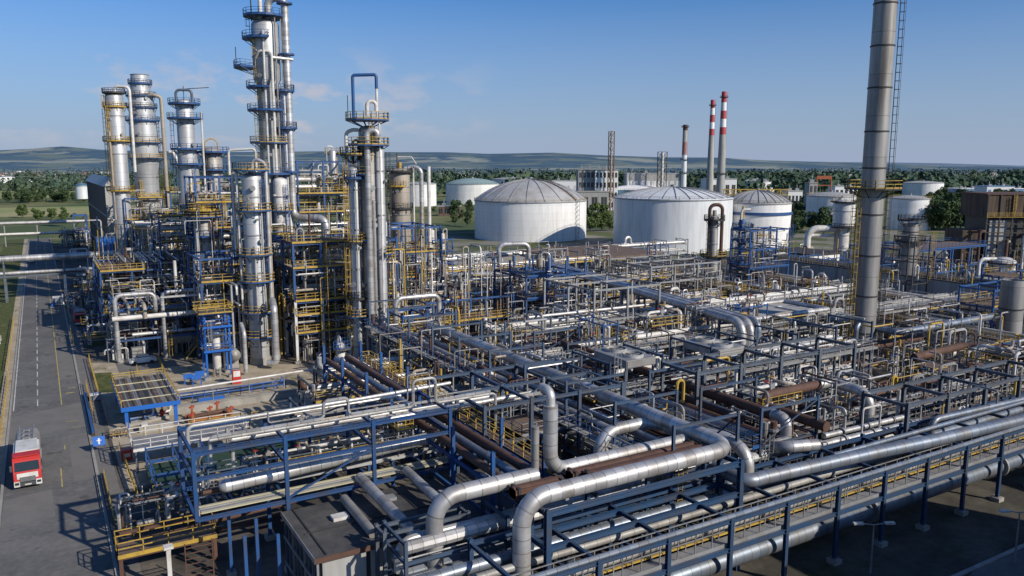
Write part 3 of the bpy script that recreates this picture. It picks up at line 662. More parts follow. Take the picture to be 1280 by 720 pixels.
block(1228, 1262, 720, 233, 20, 'raised white block on the blue factory at the right edge', 'hall_white', 'hall_blue', 5, 1, 'hall_blue')
block(548, 576, 520, 258, 8, 'low brick coloured shed between the white tanks on the left', 'rust_deck', 'tank_roof', 4, 1, 'glass')
# orange gantry
p, q = atd(905, 240, 520), atd(985, 240, 520); t = thing('pipe_bridge', 'long yellow orange pipe bridge behind the blue ringed tank', 'pipe bridge', (p.x, p.y, 0)); d = (q-p); n_ = 8
for i in range(n_+1):
    e = p+d*(i/n_); b = MB(); b.bar((e.x, e.y, 0), (e.x, e.y, 17), .5, .5, 'yellow'); b.build('post', t)
b = MB()
for z in (13.5, 17): b.bar((p.x, p.y, z), (q.x, q.y, z), .8, .6, 'yellow')
for i in range(n_*2): b.bar(tuple((p+d*(i/n_/2)).xy)+(13.5 if i % 2 else 17,), tuple((p+d*((i+1)/n_/2)).xy)+(17 if i % 2 else 13.5,), .3, .3, 'yellow')
b.build('truss', t)
p, q = atd(1020, 240, 470), atd(1038, 240, 470); t = thing('gantry', 'orange rusty steel gantry above the white tank with diagonal stair', 'gantry', (p.x, p.y, 0))
for e in (p, q): b = MB(); b.bar((e.x, e.y, 0), (e.x, e.y, 26), .5, .5, 'orange'); b.build('post', t)
b = MB(); b.bar((p.x, p.y, 25.6), (q.x, q.y, 25.6), .6, 2.0, 'orange'); b.bar((p.x, p.y, 21), (q.x, q.y, 21), .5, .5, 'orange'); b.build('crossbeam', t)
# ------------------------------------------------------------------ process columns
def ringplat(b_, br, c, z, r0, r1, a0, a1, deck, railm, th=.14, t=.07, brackets=True):
    k = max(3, int(abs(a1-a0)/20)); A = [R(a0+(a1-a0)*i/k) for i in range(k+1)]
    for p, q in zip(A, A[1:]):
        i = len(b_.v)
        for zz in (z-th*1.6, z):
            for a, rr in ((p, r0), (p, r1), (q, r1), (q, r0)): b_.v.append((c[0]+rr*math.cos(a), c[1]+rr*math.sin(a), zz))
        for f in ((3,2,1,0), (4,5,6,7), (0,1,5,4), (1,2,6,5), (2,3,7,6), (3,0,4,7)): b_.face([i+x for x in f], deck)
    pts = [(c[0]+(r1-.05)*math.cos(a), c[1]+(r1-.05)*math.sin(a), z) for a in A]
    full = abs(a1-a0) >= 359
    if not full: pts = [(c[0]+(r0+.1)*math.cos(A[0]), c[1]+(r0+.1)*math.sin(A[0]), z)]+pts+[(c[0]+(r0+.1)*math.cos(A[-1]), c[1]+(r0+.1)*math.sin(A[-1]), z)]
    br.rail(pts, railm, 1.15, t, 1.3)
    if brackets:
        for a in A[::2]: b_.bar((c[0]+r0*math.cos(a), c[1]+r0*math.sin(a), z-1.4), (c[0]+(r1-.2)*math.cos(a), c[1]+(r1-.2)*math.sin(a), z-.2), .1, .12, deck)
def column(label, x, y, prof, m, plats=(), ladders=(), pipes=(), skirt=0, rings=(), nozzles=0, dome=True, name='distillation_column', cat='column', seed=0, t=.07, n=24, z0=0):
    """prof: (radius, height) up the shell; plats: (z, width, a0, a1, deck, railing); ladders: (angle, z0, z1, mat); pipes: (points relative to the base, radius, mat)"""
    o = thing(name, label, cat, (x, y, z0)); g = random.Random(seed); c = (x, y)
    rad = lambda z: next((r0+(r1-r0)*((z-h0)/(h1-h0) if h1 > h0 else 0) for (r0, h0), (r1, h1) in zip(prof, prof[1:]) if h0 <= z <= h1), prof[-1][0])
    top = prof[-1][1]; rt = prof[-1][0]
    head = [(rt*math.cos(R(a)), top+rt*.5*math.sin(R(a))) for a in (20, 40, 60, 75, 90)]
    b = MB(); b.lathe(prof+(head if dome else [(rt*.9, top), (rt*.88, top-2.5), (.02, top-2.5)]), m, (x, y, z0), n); sh = b.build('shell', o)
    if skirt:
        b = MB(); b.lathe([(prof[0][0]+.12, 0), (prof[0][0]+.1, skirt)], 'concrete', (x, y, z0), n); b.build('skirt', o)
    zs = list(rings) or [top*(i+.5)/5 for i in range(5)]
    for z in zs: b = MB(); r = rad(z); b.lathe([(r, z-.12), (r+.12, z-.1), (r+.12, z+.1), (r, z+.12)], 'steel', (x, y, z0), n); b.build('stiffening_ring', o)
    for z, w_, a0, a1, dm, rm in plats:
        b1, b2 = MB(), MB(); r = rad(min(z, top)); ringplat(b1, b2, c, z0+z, max(.2, r if z <= top else .3), r+w_, a0, a1, dm, rm, t=t)
        p = b1.build('platform', o); b2.build('railing', p)
    for a, za, zb, lm in ladders:
        a = R(a); r = rad(min(za, top))+.25; b = MB(); b.ladder((x+r*math.cos(a), y+r*math.sin(a), z0+za), zb-za, lm, (math.cos(a), math.sin(a)), .55, True, t=t); b.build('ladder', o)
    for pts, r, pm, *bn in pipes:
        b = MB(); b.tube([(x+p[0], y+p[1], z0+p[2]) for p in pts], r, pm, 12 if r > .25 else 8, bend=bn[0] if bn else None); b.build('pipe', o)
    for i in range(nozzles):
        a = R(g.uniform(170, 330)); z = g.uniform(.1, .95)*top; r = rad(z); q = g.choice([.22, .3, .16]); b = MB(); e = Vector((x+r*math.cos(a), y+r*math.sin(a), z0+z)); d = Vector((math.cos(a), math.sin(a), 0))
        b.tube([e-d*.2, e+d*.55], q, m, 10); b.tube([e+d*.45, e+d*.6], q*1.5, 'steel', 10); b.build('nozzle', o)
    return o
def base(u, zc, v=250): p = atd(u, v, zc); return p.x, p.y
def zat(v, zc, u=640): return atd(u, v, zc).z
LEFT, RIGHT, FRONT = 149, -31, 239     # compass angles seen from the road corner of the plant
# 1 white grey slender column in front, with side pipe
zc = 131; x, y = base(316, zc)
column('slender pale grey column standing nearest the yard left of the tall white post pipes', x, y, [(1.65, 0), (1.65, zat(222, zc))], 'vessel',
       [(zat(v, zc), 1.3, 100, 380 if i % 2 else 330, 'blue', 'yellow') for i, v in enumerate((212, 262, 318, 352, 392, 424))], [(FRONT-70, 1, 14, 'dark'), (FRONT+70, 13, 31, 'blue'), (RIGHT, 3, 30, 'yellow')],
       [([(1.9, -1.6, 2), (1.9, -1.6, 33.5), (.3, -.2, 34.5), (0, 0, 31.5)], .3, 'silver_plain'), ([(2.15, -.6, 1), (2.15, -.6, 30)], .45, 'vessel_beige'), ([(-.5, -2, 2), (-.5, -2, 20), (-.3, -1.6, 20)], .16, 'silver_plain'),
        ([(-2.2, .9, 1), (-2.2, .9, 32.5), (-2.2, 4, 32.5), (-2.2, 4, 20)], .25, 'white'), ([(.8, -2.1, 5), (.8, -2.1, 27), (.6, -1.6, 27)], .12, 'silver_plain')], 1.2, nozzles=14, seed=2)
# 2 main tower
zc = 157; x, y = base(336.5, zc, 150); zz = lambda v: zat(v, zc)
column('tallest silver tower with stacked blue platforms and overhead pipe to the top edge', x, y, [(2.05, 0), (2.05, zz(108)), (2.6, zz(100)), (2.6, zz(35))], 'vessel',
       [(zz(24), 1.4, 0, 360, 'blue', 'blue'), (zz(51), 1.8, 120, 265, 'blue', 'blue'), (zz(86), 3.6, 118, 205, 'blue', 'blue'), (zz(110), 2.0, 120, 260, 'blue', 'blue'), (zz(138), 2.0, 120, 300, 'blue', 'blue'),
        (zz(178), 1.8, 120, 330, 'blue', 'yellow'), (zz(217), 2.4, 100, 380, 'blue', 'blue'), (zz(262), 1.8, 120, 330, 'blue', 'yellow'), (zz(300), 2.4, 100, 380, 'blue', 'yellow'), (zz(345), 2.0, 100, 380, 'blue', 'yellow')],
       [(170, zz(51), zz(24), 'blue'), (205, zz(86), zz(51), 'yellow'), (205, zz(138), zz(86), 'yellow'), (190, zz(217), zz(138), 'yellow'), (270, zz(300), zz(217), 'blue'), (RIGHT+20, 6, zz(225), 'blue')],
       [([(-1.2, -2.9, 10), (-1.2, -2.9, zz(44))], .26, 'silver_plain'), ([(1.1, -3.0, 6), (1.1, -3.0, zz(24))], .16, 'dull'), ([(.2, -3.2, 10), (.2, -3.2, zz(68)), (-2, -2.6, zz(68)), (-2.4, -1.5, zz(76))], .25, 'white'),
        ([(.2, -2.9, zz(75)), (4.4, -2.6, zz(76))], .33, 'silver_plain'), ([(2.6, -2.0, 8), (2.6, -2.0, zz(24)), (1.2, -.8, zz(22)), (1.2, -.8, zz(32))], .22, 'silver_plain'),
        ([(-.9, -.6, zz(30)), (-.9, -.6, zz(5))], .4, 'white'), ([(-2.2, 1.2, zz(30)), (-2.2, 1.2, zz(-6))], .12, 'dark'), ([(-5.2, 2.6, zz(86)), (-5.2, 2.6, zz(61))], .07, 'dark')], 1.5, nozzles=22, seed=5, n=32)
column('dull narrow column clamped close to the right side of the tallest tower', x+2.7, y-1.5, [(.95, 0), (.95, zz(112))], 'vessel', [(zz(160), 1.3, 200, 400, 'blue', 'blue'), (zz(114), 1.1, 200, 380, 'blue', 'blue')], [(FRONT, 6, zz(116), 'blue')], [], 1, nozzles=6, seed=8)
column('white thick lower vessel at the foot of the tallest tower', x+.4, y-4.6, [(1.35, 0), (1.35, zz(226))], 'white', [(zz(262), 1.0, 150, 380, 'blue', 'yellow')], [(FRONT+50, 6, zz(230), 'blue')], [], 1, nozzles=8, seed=18, name='process_vessel')
ov = MB(); r = .72; X0, Y0 = x+3.35, y-2.2
ov.tube([(x+.6, y-.4, zz(35)+.6), (x+.6, y-.4, zz(2)), (X0, Y0, zz(2)), (X0, Y0, zz(273)), (X0+4.9, Y0-5.6, zz(273)), (X0+4.9, Y0-5.6, 3)], r, 'silver', 16, bend=1.7)
o = thing('overhead_pipe', 'long silver overhead pipe dropping beside the tallest tower and jogging right before the ground', 'pipe', (X0, Y0, 0)); ov.build('pipe_run', o)
for v in (9, 70, 160, 215): b = MB(); q = zz(v); b.lathe([(r, q-.2), (r+.8, q-.15), (r+.8, q+.15), (r, q+.2)], 'blue', (X0, Y0, 0), 14); b.build('clamp', o)
# 3 far left pair
zc = 236; x, y = base(181, zc, 190); zz = lambda v: zat(v, zc)
column('wide stepped silver column with open flared top on the far left', x, y, [(3.4, 6), (3.4, zz(215)), (3.9, zz(205)), (3.9, zz(168)), (3.3, zz(120)), (3.0, zz(119)), (2.6, zz(107)), (2.45, zz(96)), (2.6, zz(95))], 'vessel',
       [(zz(106), .7, 0, 360, 'blue', 'blue'), (zz(121), .8, 0, 360, 'blue', 'dark'), (zz(135), .8, 0, 360, 'blue', 'dark'), (zz(151), 1.0, 0, 360, 'blue', 'blue'), (zz(178), 1.3, 0, 360, 'blue', 'yellow'), (zz(197), 2.0, 90, 400, 'blue', 'yellow'), (zz(248), 1.8, 90, 400, 'yellow', 'yellow'), (zz(266), 2.4, 90, 400, 'yellow', 'yellow')],
       [(RIGHT+20, zz(266), zz(150), 'yellow'), (FRONT, zz(266), zz(225), 'yellow')],
       [([(.2, -2, zz(120)), (3.0, -3.6, zz(120)), (5.0, -3.4, zz(122)), (5.0, -3.4, zz(262))], .55, 'vessel_beige'), ([(6.2, -4, zz(190)), (7.2, -4.4, zz(190)), (8.4, -5, zz(205)), (8.4, -5, zz(262))], .5, 'white')], 0, dome=False, nozzles=14, seed=3, n=30, t=.1)
x2, y2 = base(147.5, 222, 190)
zz = lambda v: zat(v, 222)
column('smooth silver column with domed top left of the wide stepped column', x2, y2, [(2.35, 4), (2.35, zz(122))], 'vessel', [(zz(117), .6, 0, 360, 'dark', 'dark'), (zz(134), .7, 0, 360, 'yellow', 'yellow'), (zz(176), 1.3, 60, 400, 'yellow', 'yellow'), (zz(238), 1.3, 60, 400, 'yellow', 'yellow')],
       [(FRONT-15, zz(240), zz(134), 'yellow'), (FRONT-50, zz(240), zz(120), 'yellow')], [([(.4, -.3, zz(118)), (.4, -.3, zz(109)), (3.8, -2.2, zz(110)), (3.8, -2.2, zz(215))], .4, 'white'), ([(-2, -2.6, 8), (-2, -2.6, zz(165))], .25, 'vessel_beige')], 0, nozzles=8, seed=4, t=.1)
# 4, 5, 6
zc = 182; x, y = base(231.5, zc, 150); zz = lambda v: zat(v, zc)
column('dark silver column topped by a blue railed crown and thin whip mast', x, y, [(2.35, 0), (2.35, zz(215)), (1.9, zz(180)), (1.9, zz(135)), (1.5, zz(128))], 'vessel',
       [(zz(130), 1.9, 0, 360, 'blue', 'blue'), (zz(148), 2.0, 0, 360, 'blue', 'blue'), (zz(186), 1.6, 60, 400, 'blue', 'blue'), (zz(205), 1.6, 60, 400, 'blue', 'blue'), (zz(255), 1.4, 100, 400, 'blue', 'yellow'), (zz(300), 1.4, 100, 400, 'blue', 'yellow')],
       [(FRONT-60, 4, zz(150), 'blue'), (FRONT+50, 20, zz(205), 'blue')], [([(-1.6, .5, zz(135)), (-1.6, .5, zz(113)), (1.6, -.8, zz(113)), (1.6, -.8, zz(135))], .3, 'blue_grey'), ([(3.2, -1.8, 6), (3.2, -1.8, zz(140))], .22, 'white'), ([(0, 0, zz(125)), (0, 0, zz(108))], .08, 'dark'), ([(-.5, .2, zz(112)), (5, -3, zz(110))], .08, 'dark')], 1, nozzles=10, seed=6)
zc = 190; x, y = base(268, zc); zz = lambda v: zat(v, zc)
column('grey column with yellow hooped top just right of the whip mast column', x, y, [(2.3, 0), (2.3, zz(190))], 'vessel_dull', [(zz(190), 1.7, 0, 360, 'blue', 'blue'), (zz(212), 1.4, 60, 400, 'blue', 'blue'), (zz(250), 1.4, 60, 400, 'blue', 'yellow'), (zz(290), 1.6, 60, 400, 'blue', 'yellow')],
       [(FRONT, 4, zz(190), 'dark')], [([(-1.4, 0, zz(190)), (-1.4, 0, zz(178)), (-.4, 0, zz(174)), (.6, 0, zz(174)), (1.4, 0, zz(178)), (1.4, 0, zz(190))], .14, 'yellow'), ([(3.4, -2, 8), (3.4, -2, zz(188)), (9, -5, zz(186)), (9, -5, zz(215))], .3, 'white')], 1, nozzles=10, seed=7)
zc = 151; x, y = base(252, zc); zz = lambda v: zat(v, zc)
column('grey column crowned by a bright yellow platform below the hooped column', x, y, [(1.7, 0), (1.7, zz(272))], 'vessel_dull', [(zz(270), 1.9, 0, 360, 'blue', 'yellow'), (zz(262), .9, 0, 360, 'yellow', 'yellow'), (zz(295), 1.4, 100, 400, 'blue', 'blue'), (zz(335), 1.4, 100, 400, 'blue', 'yellow'), (zz(352), 1.8, 100, 400, 'blue', 'yellow')],
       [(FRONT, 3, zz(275), 'dark')], [([(2.2, -1.2, 3), (2.2, -1.2, zz(276))], .25, 'vessel_beige'), ([(-1.6, -2.4, 2), (-1.6, -2.4, zz(285))], .33, 'white'), ([(0, 0, zz(272)), (0, 0, zz(258))], .5, 'yellow')], 1, nozzles=12, seed=9)
# 7 triple columns in the middle
zc = 130; zz = lambda v: zat(v, zc)
x, y = base(460.5, zc, 200)
column('grey main column of the close trio in the middle, crowned by a tall blue goalpost pipe', x, y, [(1.5, 0), (1.5, zz(163))], 'vessel_dull',
       [(zz(150), 2.0, 0, 360, 'blue', 'yellow'), (zz(181), 1.9, 180, 400, 'blue', 'yellow'), (zz(217), 1.0, 60, 250, 'blue', 'yellow'), (zz(300), .9, 60, 250, 'blue', 'yellow')],
       [(175, 6, zz(184), 'yellow'), (265, zz(200), zz(150), 'yellow')],
       [([(-2.0, .8, zz(150)), (-2.0, .8, zz(96)), (1.4, -.8, zz(95)), (1.4, -.8, zz(112))], .26, 'blue', .4), ([(1.4, -.8, zz(112)), (1.4, -.8, zz(150))], .22, 'white'),
        ([(-.4, -1.1, zz(146)), (-.4, -1.1, zz(128)), (1.0, -1.5, zz(128)), (1.0, -1.5, zz(140))], .3, 'white'), ([(-.9, -1.95, 5), (-.9, -1.95, zz(164)), (.7, -2.5, zz(164)), (.7, -2.5, zz(174)), (.3, -1.4, zz(178))], .5, 'silver', 1.0), ([(-.2, -2.2, 4), (-.2, -2.2, zz(250))], .2, 'dull'),
        ([(1.1, -2.4, 4), (1.1, -2.4, zz(150))], .14, 'white'), ([(.9, -2.2, 4), (.9, -2.2, 5.5), (4.0, -5, 3), (6, -7, 2)], .55, 'pipe_blue'), ([(-2.6, 1.8, zz(150)), (-2.6, 1.8, zz(120))], .06, 'dark')], 1, nozzles=12, seed=11)
x2, y2 = base(443, zc)
column('thin left column of the close trio with a curled pipe on its top', x2, y2, [(.92, 0), (.92, zz(212))], 'vessel', [(zz(193), 1.2, 0, 360, 'dark', 'yellow'), (zz(222), .9, 90, 360, 'blue', 'blue'), (zz(302), .9, 90, 360, 'dark', 'yellow'), (zz(398), 1.1, 100, 360, 'blue', 'yellow'), (zz(375), .8, 90, 360, 'dark', 'dark')], [(FRONT-60, 2, zz(300), 'yellow'), (FRONT-50, zz(300), zz(193), 'yellow')],
       [([(-.9, .5, zz(205)), (-.9, .5, zz(166)), (0, -.1, zz(163)), (.8, -.5, zz(163))], .3, 'white'), ([(0, 0, zz(205)), (0, 0, zz(176)), (.8, -.4, zz(175)), (.8, -.4, zz(200))], .2, 'dark'), ([(-.2, -1.3, 2), (-.2, -1.3, zz(225))], .14, 'silver_plain')], .8, nozzles=8, seed=12)
x3, y3 = base(474.5, zc+1)
column('thin right column of the close trio, half hidden behind a bright pipe', x3, y3, [(.95, 0), (.95, zz(186))], 'vessel', [(zz(318), 1.0, -90, 90, 'blue', 'yellow'), (zz(460), 1.5, -120, 60, 'blue', 'yellow')], [(RIGHT, 4, zz(190), 'dark')], [([(.2, -.2, zz(190)), (.2, -.2, zz(178)), (-1.2, -.6, zz(178))], .3, 'vessel_beige')], .8, nozzles=5, seed=13)
# 8 beige column
zc = 182; x, y = base(500.5, zc); zz = lambda v: zat(v, zc)
column('stained beige column with yellow caged ladder right of the trio', x, y, [(1.5, 0), (1.5, zz(318)), (2.25, zz(305)), (2.25, zz(216))], 'vessel_beige', [(zz(214), 1.0, 0, 360, 'dark', 'dark'), (zz(232), 1.2, 130, 270, 'yellow', 'yellow'), (zz(260), .6, 0, 360, 'dark', 'dark'), (zz(310), 1.6, 60, 400, 'blue', 'yellow')], [(FRONT-72, 6, zz(214), 'yellow')],
       [([(2.6, -1.6, zz(320)), (2.6, -1.6, zz(210))], .22, 'white'), ([(4.3, -2.2, 8), (4.3, -2.2, zz(213)), (3.2, -1.4, zz(208)), (1, -.3, zz(211))], .5, 'silver'), ([(5.8, -3, 8), (5.8, -3, zz(208))], .42, 'white'), ([(-.6, 0, zz(212)), (-.6, 0, zz(191))], .14, 'rust'), ([(0, 0, zz(214)), (0, 0, zz(203))], .45, 'yellow'), ([(-.6, 0, zz(196)), (2.4, -1.2, zz(196)), (3.4, -1.6, zz(205))], .1, 'white')], 1, nozzles=10, seed=14)
# 9 slim columns of the middle field
zc = 157; x, y = base(676, zc); zz = lambda v: zat(v, zc)
column('slim beige column inside the blue frame in the middle of the pipe field', x, y, [(.85, 0), (.85, zz(326))], 'vessel_beige', [(zz(372), 1.5, 0, 360, 'blue', 'blue'), (zz(340), .8, 0, 360, 'dark', 'dark')], [(FRONT-60, 3, zz(330), 'dark')], [([(.2, 0, zz(326)), (.2, 0, zz(316)), (1.6, -.9, zz(318)), (1.6, -.9, 2)], .18, 'silver_plain')], .8, nozzles=6, seed=15)
zc = 188; x, y = base(894, zc); zz = lambda v: zat(v, zc)
column('slim grey column with dark inverted hook pipe in front of the huge grey tank', x, y, [(1.35, 0), (1.35, zz(322)), (.95, zz(315)), (.95, zz(272))], 'vessel_dull', [(zz(275), 1.5, 0, 360, 'dark', 'dark'), (zz(320), 1.9, 0, 360, 'dark', 'yellow'), (zz(345), .8, 100, 300, 'dark', 'dark')], [(FRONT-60, 4, zz(275), 'dark'), (FRONT+60, 4, zz(320), 'dark')],
       [([(-1.0, .6, zz(330)), (-1.0, .6, zz(256)), (1.7, -.8, zz(256)), (1.7, -.8, zz(330))], .42, 'rust'), ([(0, 0, zz(272)), (0, 0, zz(263))], .5, 'vessel_beige')], .8, nozzles=8, seed=16)
zc = 192; x, y = base(929, zc); zz = lambda v: zat(v, zc)
o = column('thin dark blue column wrapped in blue pipes in front of the blue ringed tank', x, y, [(.8, 0), (.8, zz(276))], 'blue', [(zz(285), 1.6, 0, 360, 'blue', 'blue'), (zz(300), 1.7, 0, 360, 'blue', 'blue'), (zz(330), 2.4, 0, 360, 'blue', 'blue'), (zz(362), 2.6, 0, 360, 'blue', 'blue')], [(FRONT-60, 3, zz(280), 'blue'), (RIGHT, 3, zz(300), 'yellow')],
       [([(-.4, 0, zz(276)), (-.4, 0, zz(262)), (1.6, -.9, zz(262))], .3, 'white'), ([(.2, 0, zz(276)), (.2, 0, zz(258))], .3, 'yellow'), ([(2.4, -1.2, 2), (2.4, -1.2, zz(280))], .35, 'blue_grey'), ([(-2.2, 1, 2), (-2.2, 1, zz(280)), (-.5, .3, zz(280))], .28, 'pipe_blue'), ([(4.6, -2.5, 2), (4.6, -2.5, zz(310)), (2.9, -1.4, zz(310)), (2.9, -1.4, zz(330))], .2, 'silver_plain'), ([(1.2, -2, 2), (1.2, -2, zz(300))], .2, 'blue_bright')], .8, nozzles=8, seed=17)
# white tower vessel in front of tank with diagonal stair + grey chimney stub behind
zc = 262; x, y = base(1056.5, zc); zz = lambda v: zat(v, zc)
column('white vessel on a pale leg with rusty top just left of the tall grey stack', x, y, [(2.0, 0), (2.0, zz(288)), (3.5, zz(282)), (3.5, zz(256))], 'white', [(zz(252), 1.0, 0, 360, 'dark', 'rust'), (zz(284), 1.6, 0, 360, 'dark', 'dark')], [(FRONT-80, 6, zz(252), 'dark')], [([(-1.5, .8, 0), (-1.5, .8, zz(282))], 1.2, 'vessel_beige'), ([(-10, 6, 0), (-10, 6, zz(286)), (-2, 1.2, zz(286))], 1.1, 'white'), ([(-10, 6, zz(295)), (-2, 1.5, zz(295))], .6, 'white')], 0, nozzles=6, seed=19, name='process_vessel', cat='vessel')
# ------------------------------------------------------------------ tall stacks
zc = 118.5; x, y = base(1090, zc); zz = lambda v: atd(1090, v, zc).z
def stack(label, x, y, h, r0, r1, m, plats, ladders, rings, t=.08):
    o = thing('flue_stack', label, 'stack', (x, y, 0)); rad = lambda z: r0+(r1-r0)*z/h
    b = MB(); b.lathe([(rad(0), 0)]+[(rad(h*i/10), h*i/10) for i in range(1, 11)]+[(r1*.88, h), (r1*.88, h-3)], m, (x, y, 0), 40); b.build('shaft', o)
    b = MB(); b.lathe([(r0+.5, 0), (r0+.5, .5), (r0+.1, .6)], 'concrete', (x, y, 0), 30); b.build('footing', o)
    for z in rings: b = MB(); r = rad(z); b.lathe([(r-.02, z-.12), (r+.09, z-.1), (r+.09, z+.1), (r-.02, z+.12)], 'dark', (x, y, 0), 40); b.build('flange_ring', o)
    for z, w_, a0, a1, dm, rm in plats: b1, b2 = MB(), MB(); ringplat(b1, b2, (x, y), z, rad(z), rad(z)+w_, a0, a1, dm, rm, t=t); p = b1.build('platform', o); b2.build('railing', p)
    for a, z0, z1, lm in ladders:
        a = R(a); r = rad((z0+z1)/2)+.35; b = MB(); b.ladder((x+r*math.cos(a), y+r*math.sin(a), z0), z1-z0, lm, (math.cos(a), math.sin(a)), .6, True, t=t*.8); b.build('ladder', o)
    return o
o = stack('very tall bare grey flue stack rising out of the frame on the right', x, y, 66, 1.75, 1.55, 'stack_grey', [(zz(235), 2.3, 0, 360, 'dark', 'yellow')], [(-52, zz(235), 65, 'dark'), (120, 3, zz(240), 'yellow'), (-40, 4, zz(240), 'dark'), (165, 2, zz(238), 'yellow')], [zz(v) for v in (12, 62, 112, 165, 210, 268, 320, 372, 420, 455)])
b = MB(); b.tube([(x-2.4, y-.6, 1), (x-2.4, y-.6, 9), (x-1.7, y-.5, 9.6)], .32, 'pipe_blue', 10); b.build('side_pipe', o)
zc = 187; x, y = base(1141, zc); zz = lambda v: atd(1141, v, zc).z
stack('short weathered concrete grey stack right of the very tall stack', x, y, zz(279), 2.0, 1.75, 'stack_grey', [(zz(302), 1.6, 0, 360, 'dark', 'dark'), (zz(275), 1.2, 0, 360, 'dark', 'dark')], [(RIGHT+10, 1, zz(279), 'yellow'), (LEFT, 1, zz(279), 'dark')], [zz(v) for v in (290, 320, 345, 370)])
zc = 128; x, y = base(1277, zc)
stack('pale stained stack cut off by the right edge of the picture', x, y, atd(1277, 352, zc).z, 1.9, 1.75, 'stack_grey', [], [], [5, 10])
# ------------------------------------------------------------------ steel frames, racks, pipes
def post_mb(h, w_, m, H_): 
    def f():
        b = MB()
        (b.hbar if H_ else b.bar)((0, 0, 0), (0, 0, h), w_, w_, m); return b
    return f
def beam_mb(L_, ax, w_, h_, m, H_):
    def f():
        b = MB(); q = (L_, 0, 0) if ax == 'x' else (0, L_, 0)
        (b.hbar if H_ else b.bar)((0, 0, 0), q, w_, h_, m); return b
    return f
def foot_mb():
    b = MB(); b.box((0, 0, .2), (.9, .9, .4), 'concrete'); b.box((0, 0, .43), (.55, .55, .05), 'steel'); return b
def frame(label, xs, ys, zs, m='blue', w_=.3, z0=0, top=None, decks=(), cat='steel frame', name='steel_frame', group=None, brace=0, H_=False, feet=False, bw=.8, lower=None, skip=(), start={}, railm='yellow', t=.07, seed=0, railh=1.1, beams='xy', deckm='grating', topskip=None, lad=None):
    """posts on the grid xs*ys, beams at every z; decks: (z, x0, x1, y0, y1)"""
    o = thing(name, label, cat, (xs[0], ys[0], z0), group); tp = top or max(zs); g = random.Random(seed); H_ = H_
    for i, x in enumerate(xs):
        for j, y in enumerate(ys):
            if (i, j) in skip: continue
            zs0 = start.get(i, z0); hh = tp-zs0+.15
            if lower:
                shared(('post', round(lower[0]-z0, 2), w_, lower[1], H_), o, (x, y, z0), post_mb(lower[0]-z0, w_*1.1, lower[1], H_), 'post')
                shared(('post', round(tp-lower[0], 2), w_, m, H_), o, (x, y, lower[0]), post_mb(tp-lower[0]+.15, w_, m, H_), 'post')
            else: shared(('post', round(hh, 2), w_, m, H_), o, (x, y, zs0), post_mb(hh, w_, m, H_), 'post')
            if feet and zs0 == z0: shared('foot', o, (x, y, z0), foot_mb, 'footing')
    for k, z in enumerate(zs):
        if 'x' in beams and not (topskip == 'x' and k == len(zs)-1):
            for y in ys: L_ = xs[-1]-xs[0]; shared(('bx', round(L_, 2), w_, m, H_), o, (xs[0], y, z-w_*.5), beam_mb(L_, 'x', w_*bw, w_, m, H_), 'beam')
        if 'y' in beams and not (topskip == 'y' and k == len(zs)-1):
            for x in xs: L_ = ys[-1]-ys[0]; shared(('by', round(L_, 2), w_, m, H_), o, (x, ys[0], z-w_*.5-.01), beam_mb(L_, 'y', w_*bw*.95, w_*.9, m, H_), 'beam')
    for z, a, b_, c, d in decks:
        q = MB(); q.bb(a, b_, c, d, z, z+.09, g.choice(['grating', 'rust_deck', 'concrete', 'rust_deck']) if deckm == 'grating' else deckm); dk = q.build('deck', o)
        q = MB(); q.rail([(a, c, z+.09), (b_, c, z+.09), (b_, d, z+.09), (a, d, z+.09)], railm, railh, t, 1.7, closed=True, toe=False); q.build('railing', dk)
        q = MB(); q.bb(a, b_, c-.06, c-.005, z-.14, z+.2, railm); q.build('edge_beam', dk)
    if lad is None: lad = 1 if tp > 6 and len(xs) > 1 else 0
    for i in range(lad*max(1, int((tp-z0)/8))):
        x = g.choice(xs)+.6; zs_ = [z0]+list(zs); k = g.randrange(len(zs_)-1) if len(zs_) > 1 else 0
        q = MB(); q.ladder((x, ys[0]-.35, zs_[k]), min(zs_[k+1]-zs_[k]+1.1, 9), g.choice(['yellow', railm, 'steel']), (0, -1), .5, True, t=.055); q.build('ladder', o)
    for i in range(brace):
        a = g.randrange(len(xs)-1) if len(xs) > 1 else 0; k = g.randrange(len(zs)); z1 = zs[k]; zb = zs[k-1] if k else z0; y = g.choice(ys)
        q = MB(); q.bar((xs[a], y-.02, zb+.1), (xs[min(a+1, len(xs)-1)], y-.02, z1-.2), w_*.45, w_*.45, m); q.build('brace', o)
    return o
WORD = {'silver': 'shiny silver', 'silver_plain': 'plain silver', 'dull': 'dull grey', 'white': 'white', 'rust': 'rusty brown', 'vessel_beige': 'dusty beige', 'pipe_blue': 'bluish silver', 'steel': 'dark grey', 'blue': 'blue', 'yellow': 'yellow'}
def pipe(pts, r, m, label, group=None, n=None, bend=None, flanges=(), shoes=False, valves=()):
    n = n or (20 if r > .4 else 12 if r > .16 else 7)
    PIPES.append((pts, r, m, label, group, n, bend, flanges)); return
def pipe_now(pts, r, m, label, group, n, bend, flanges, b=None):
    one = b is None; b = MB() if one else b; b.tube(pts, r, m, n, bend=bend)
    for p, d in flanges: p = Vector(p); d = Vector(d).normalized(); b.tube([p-d*.12, p+d*.12], r*1.45, 'steel', n)
    if one: single(b, 'pipe', label, 'pipe', group)
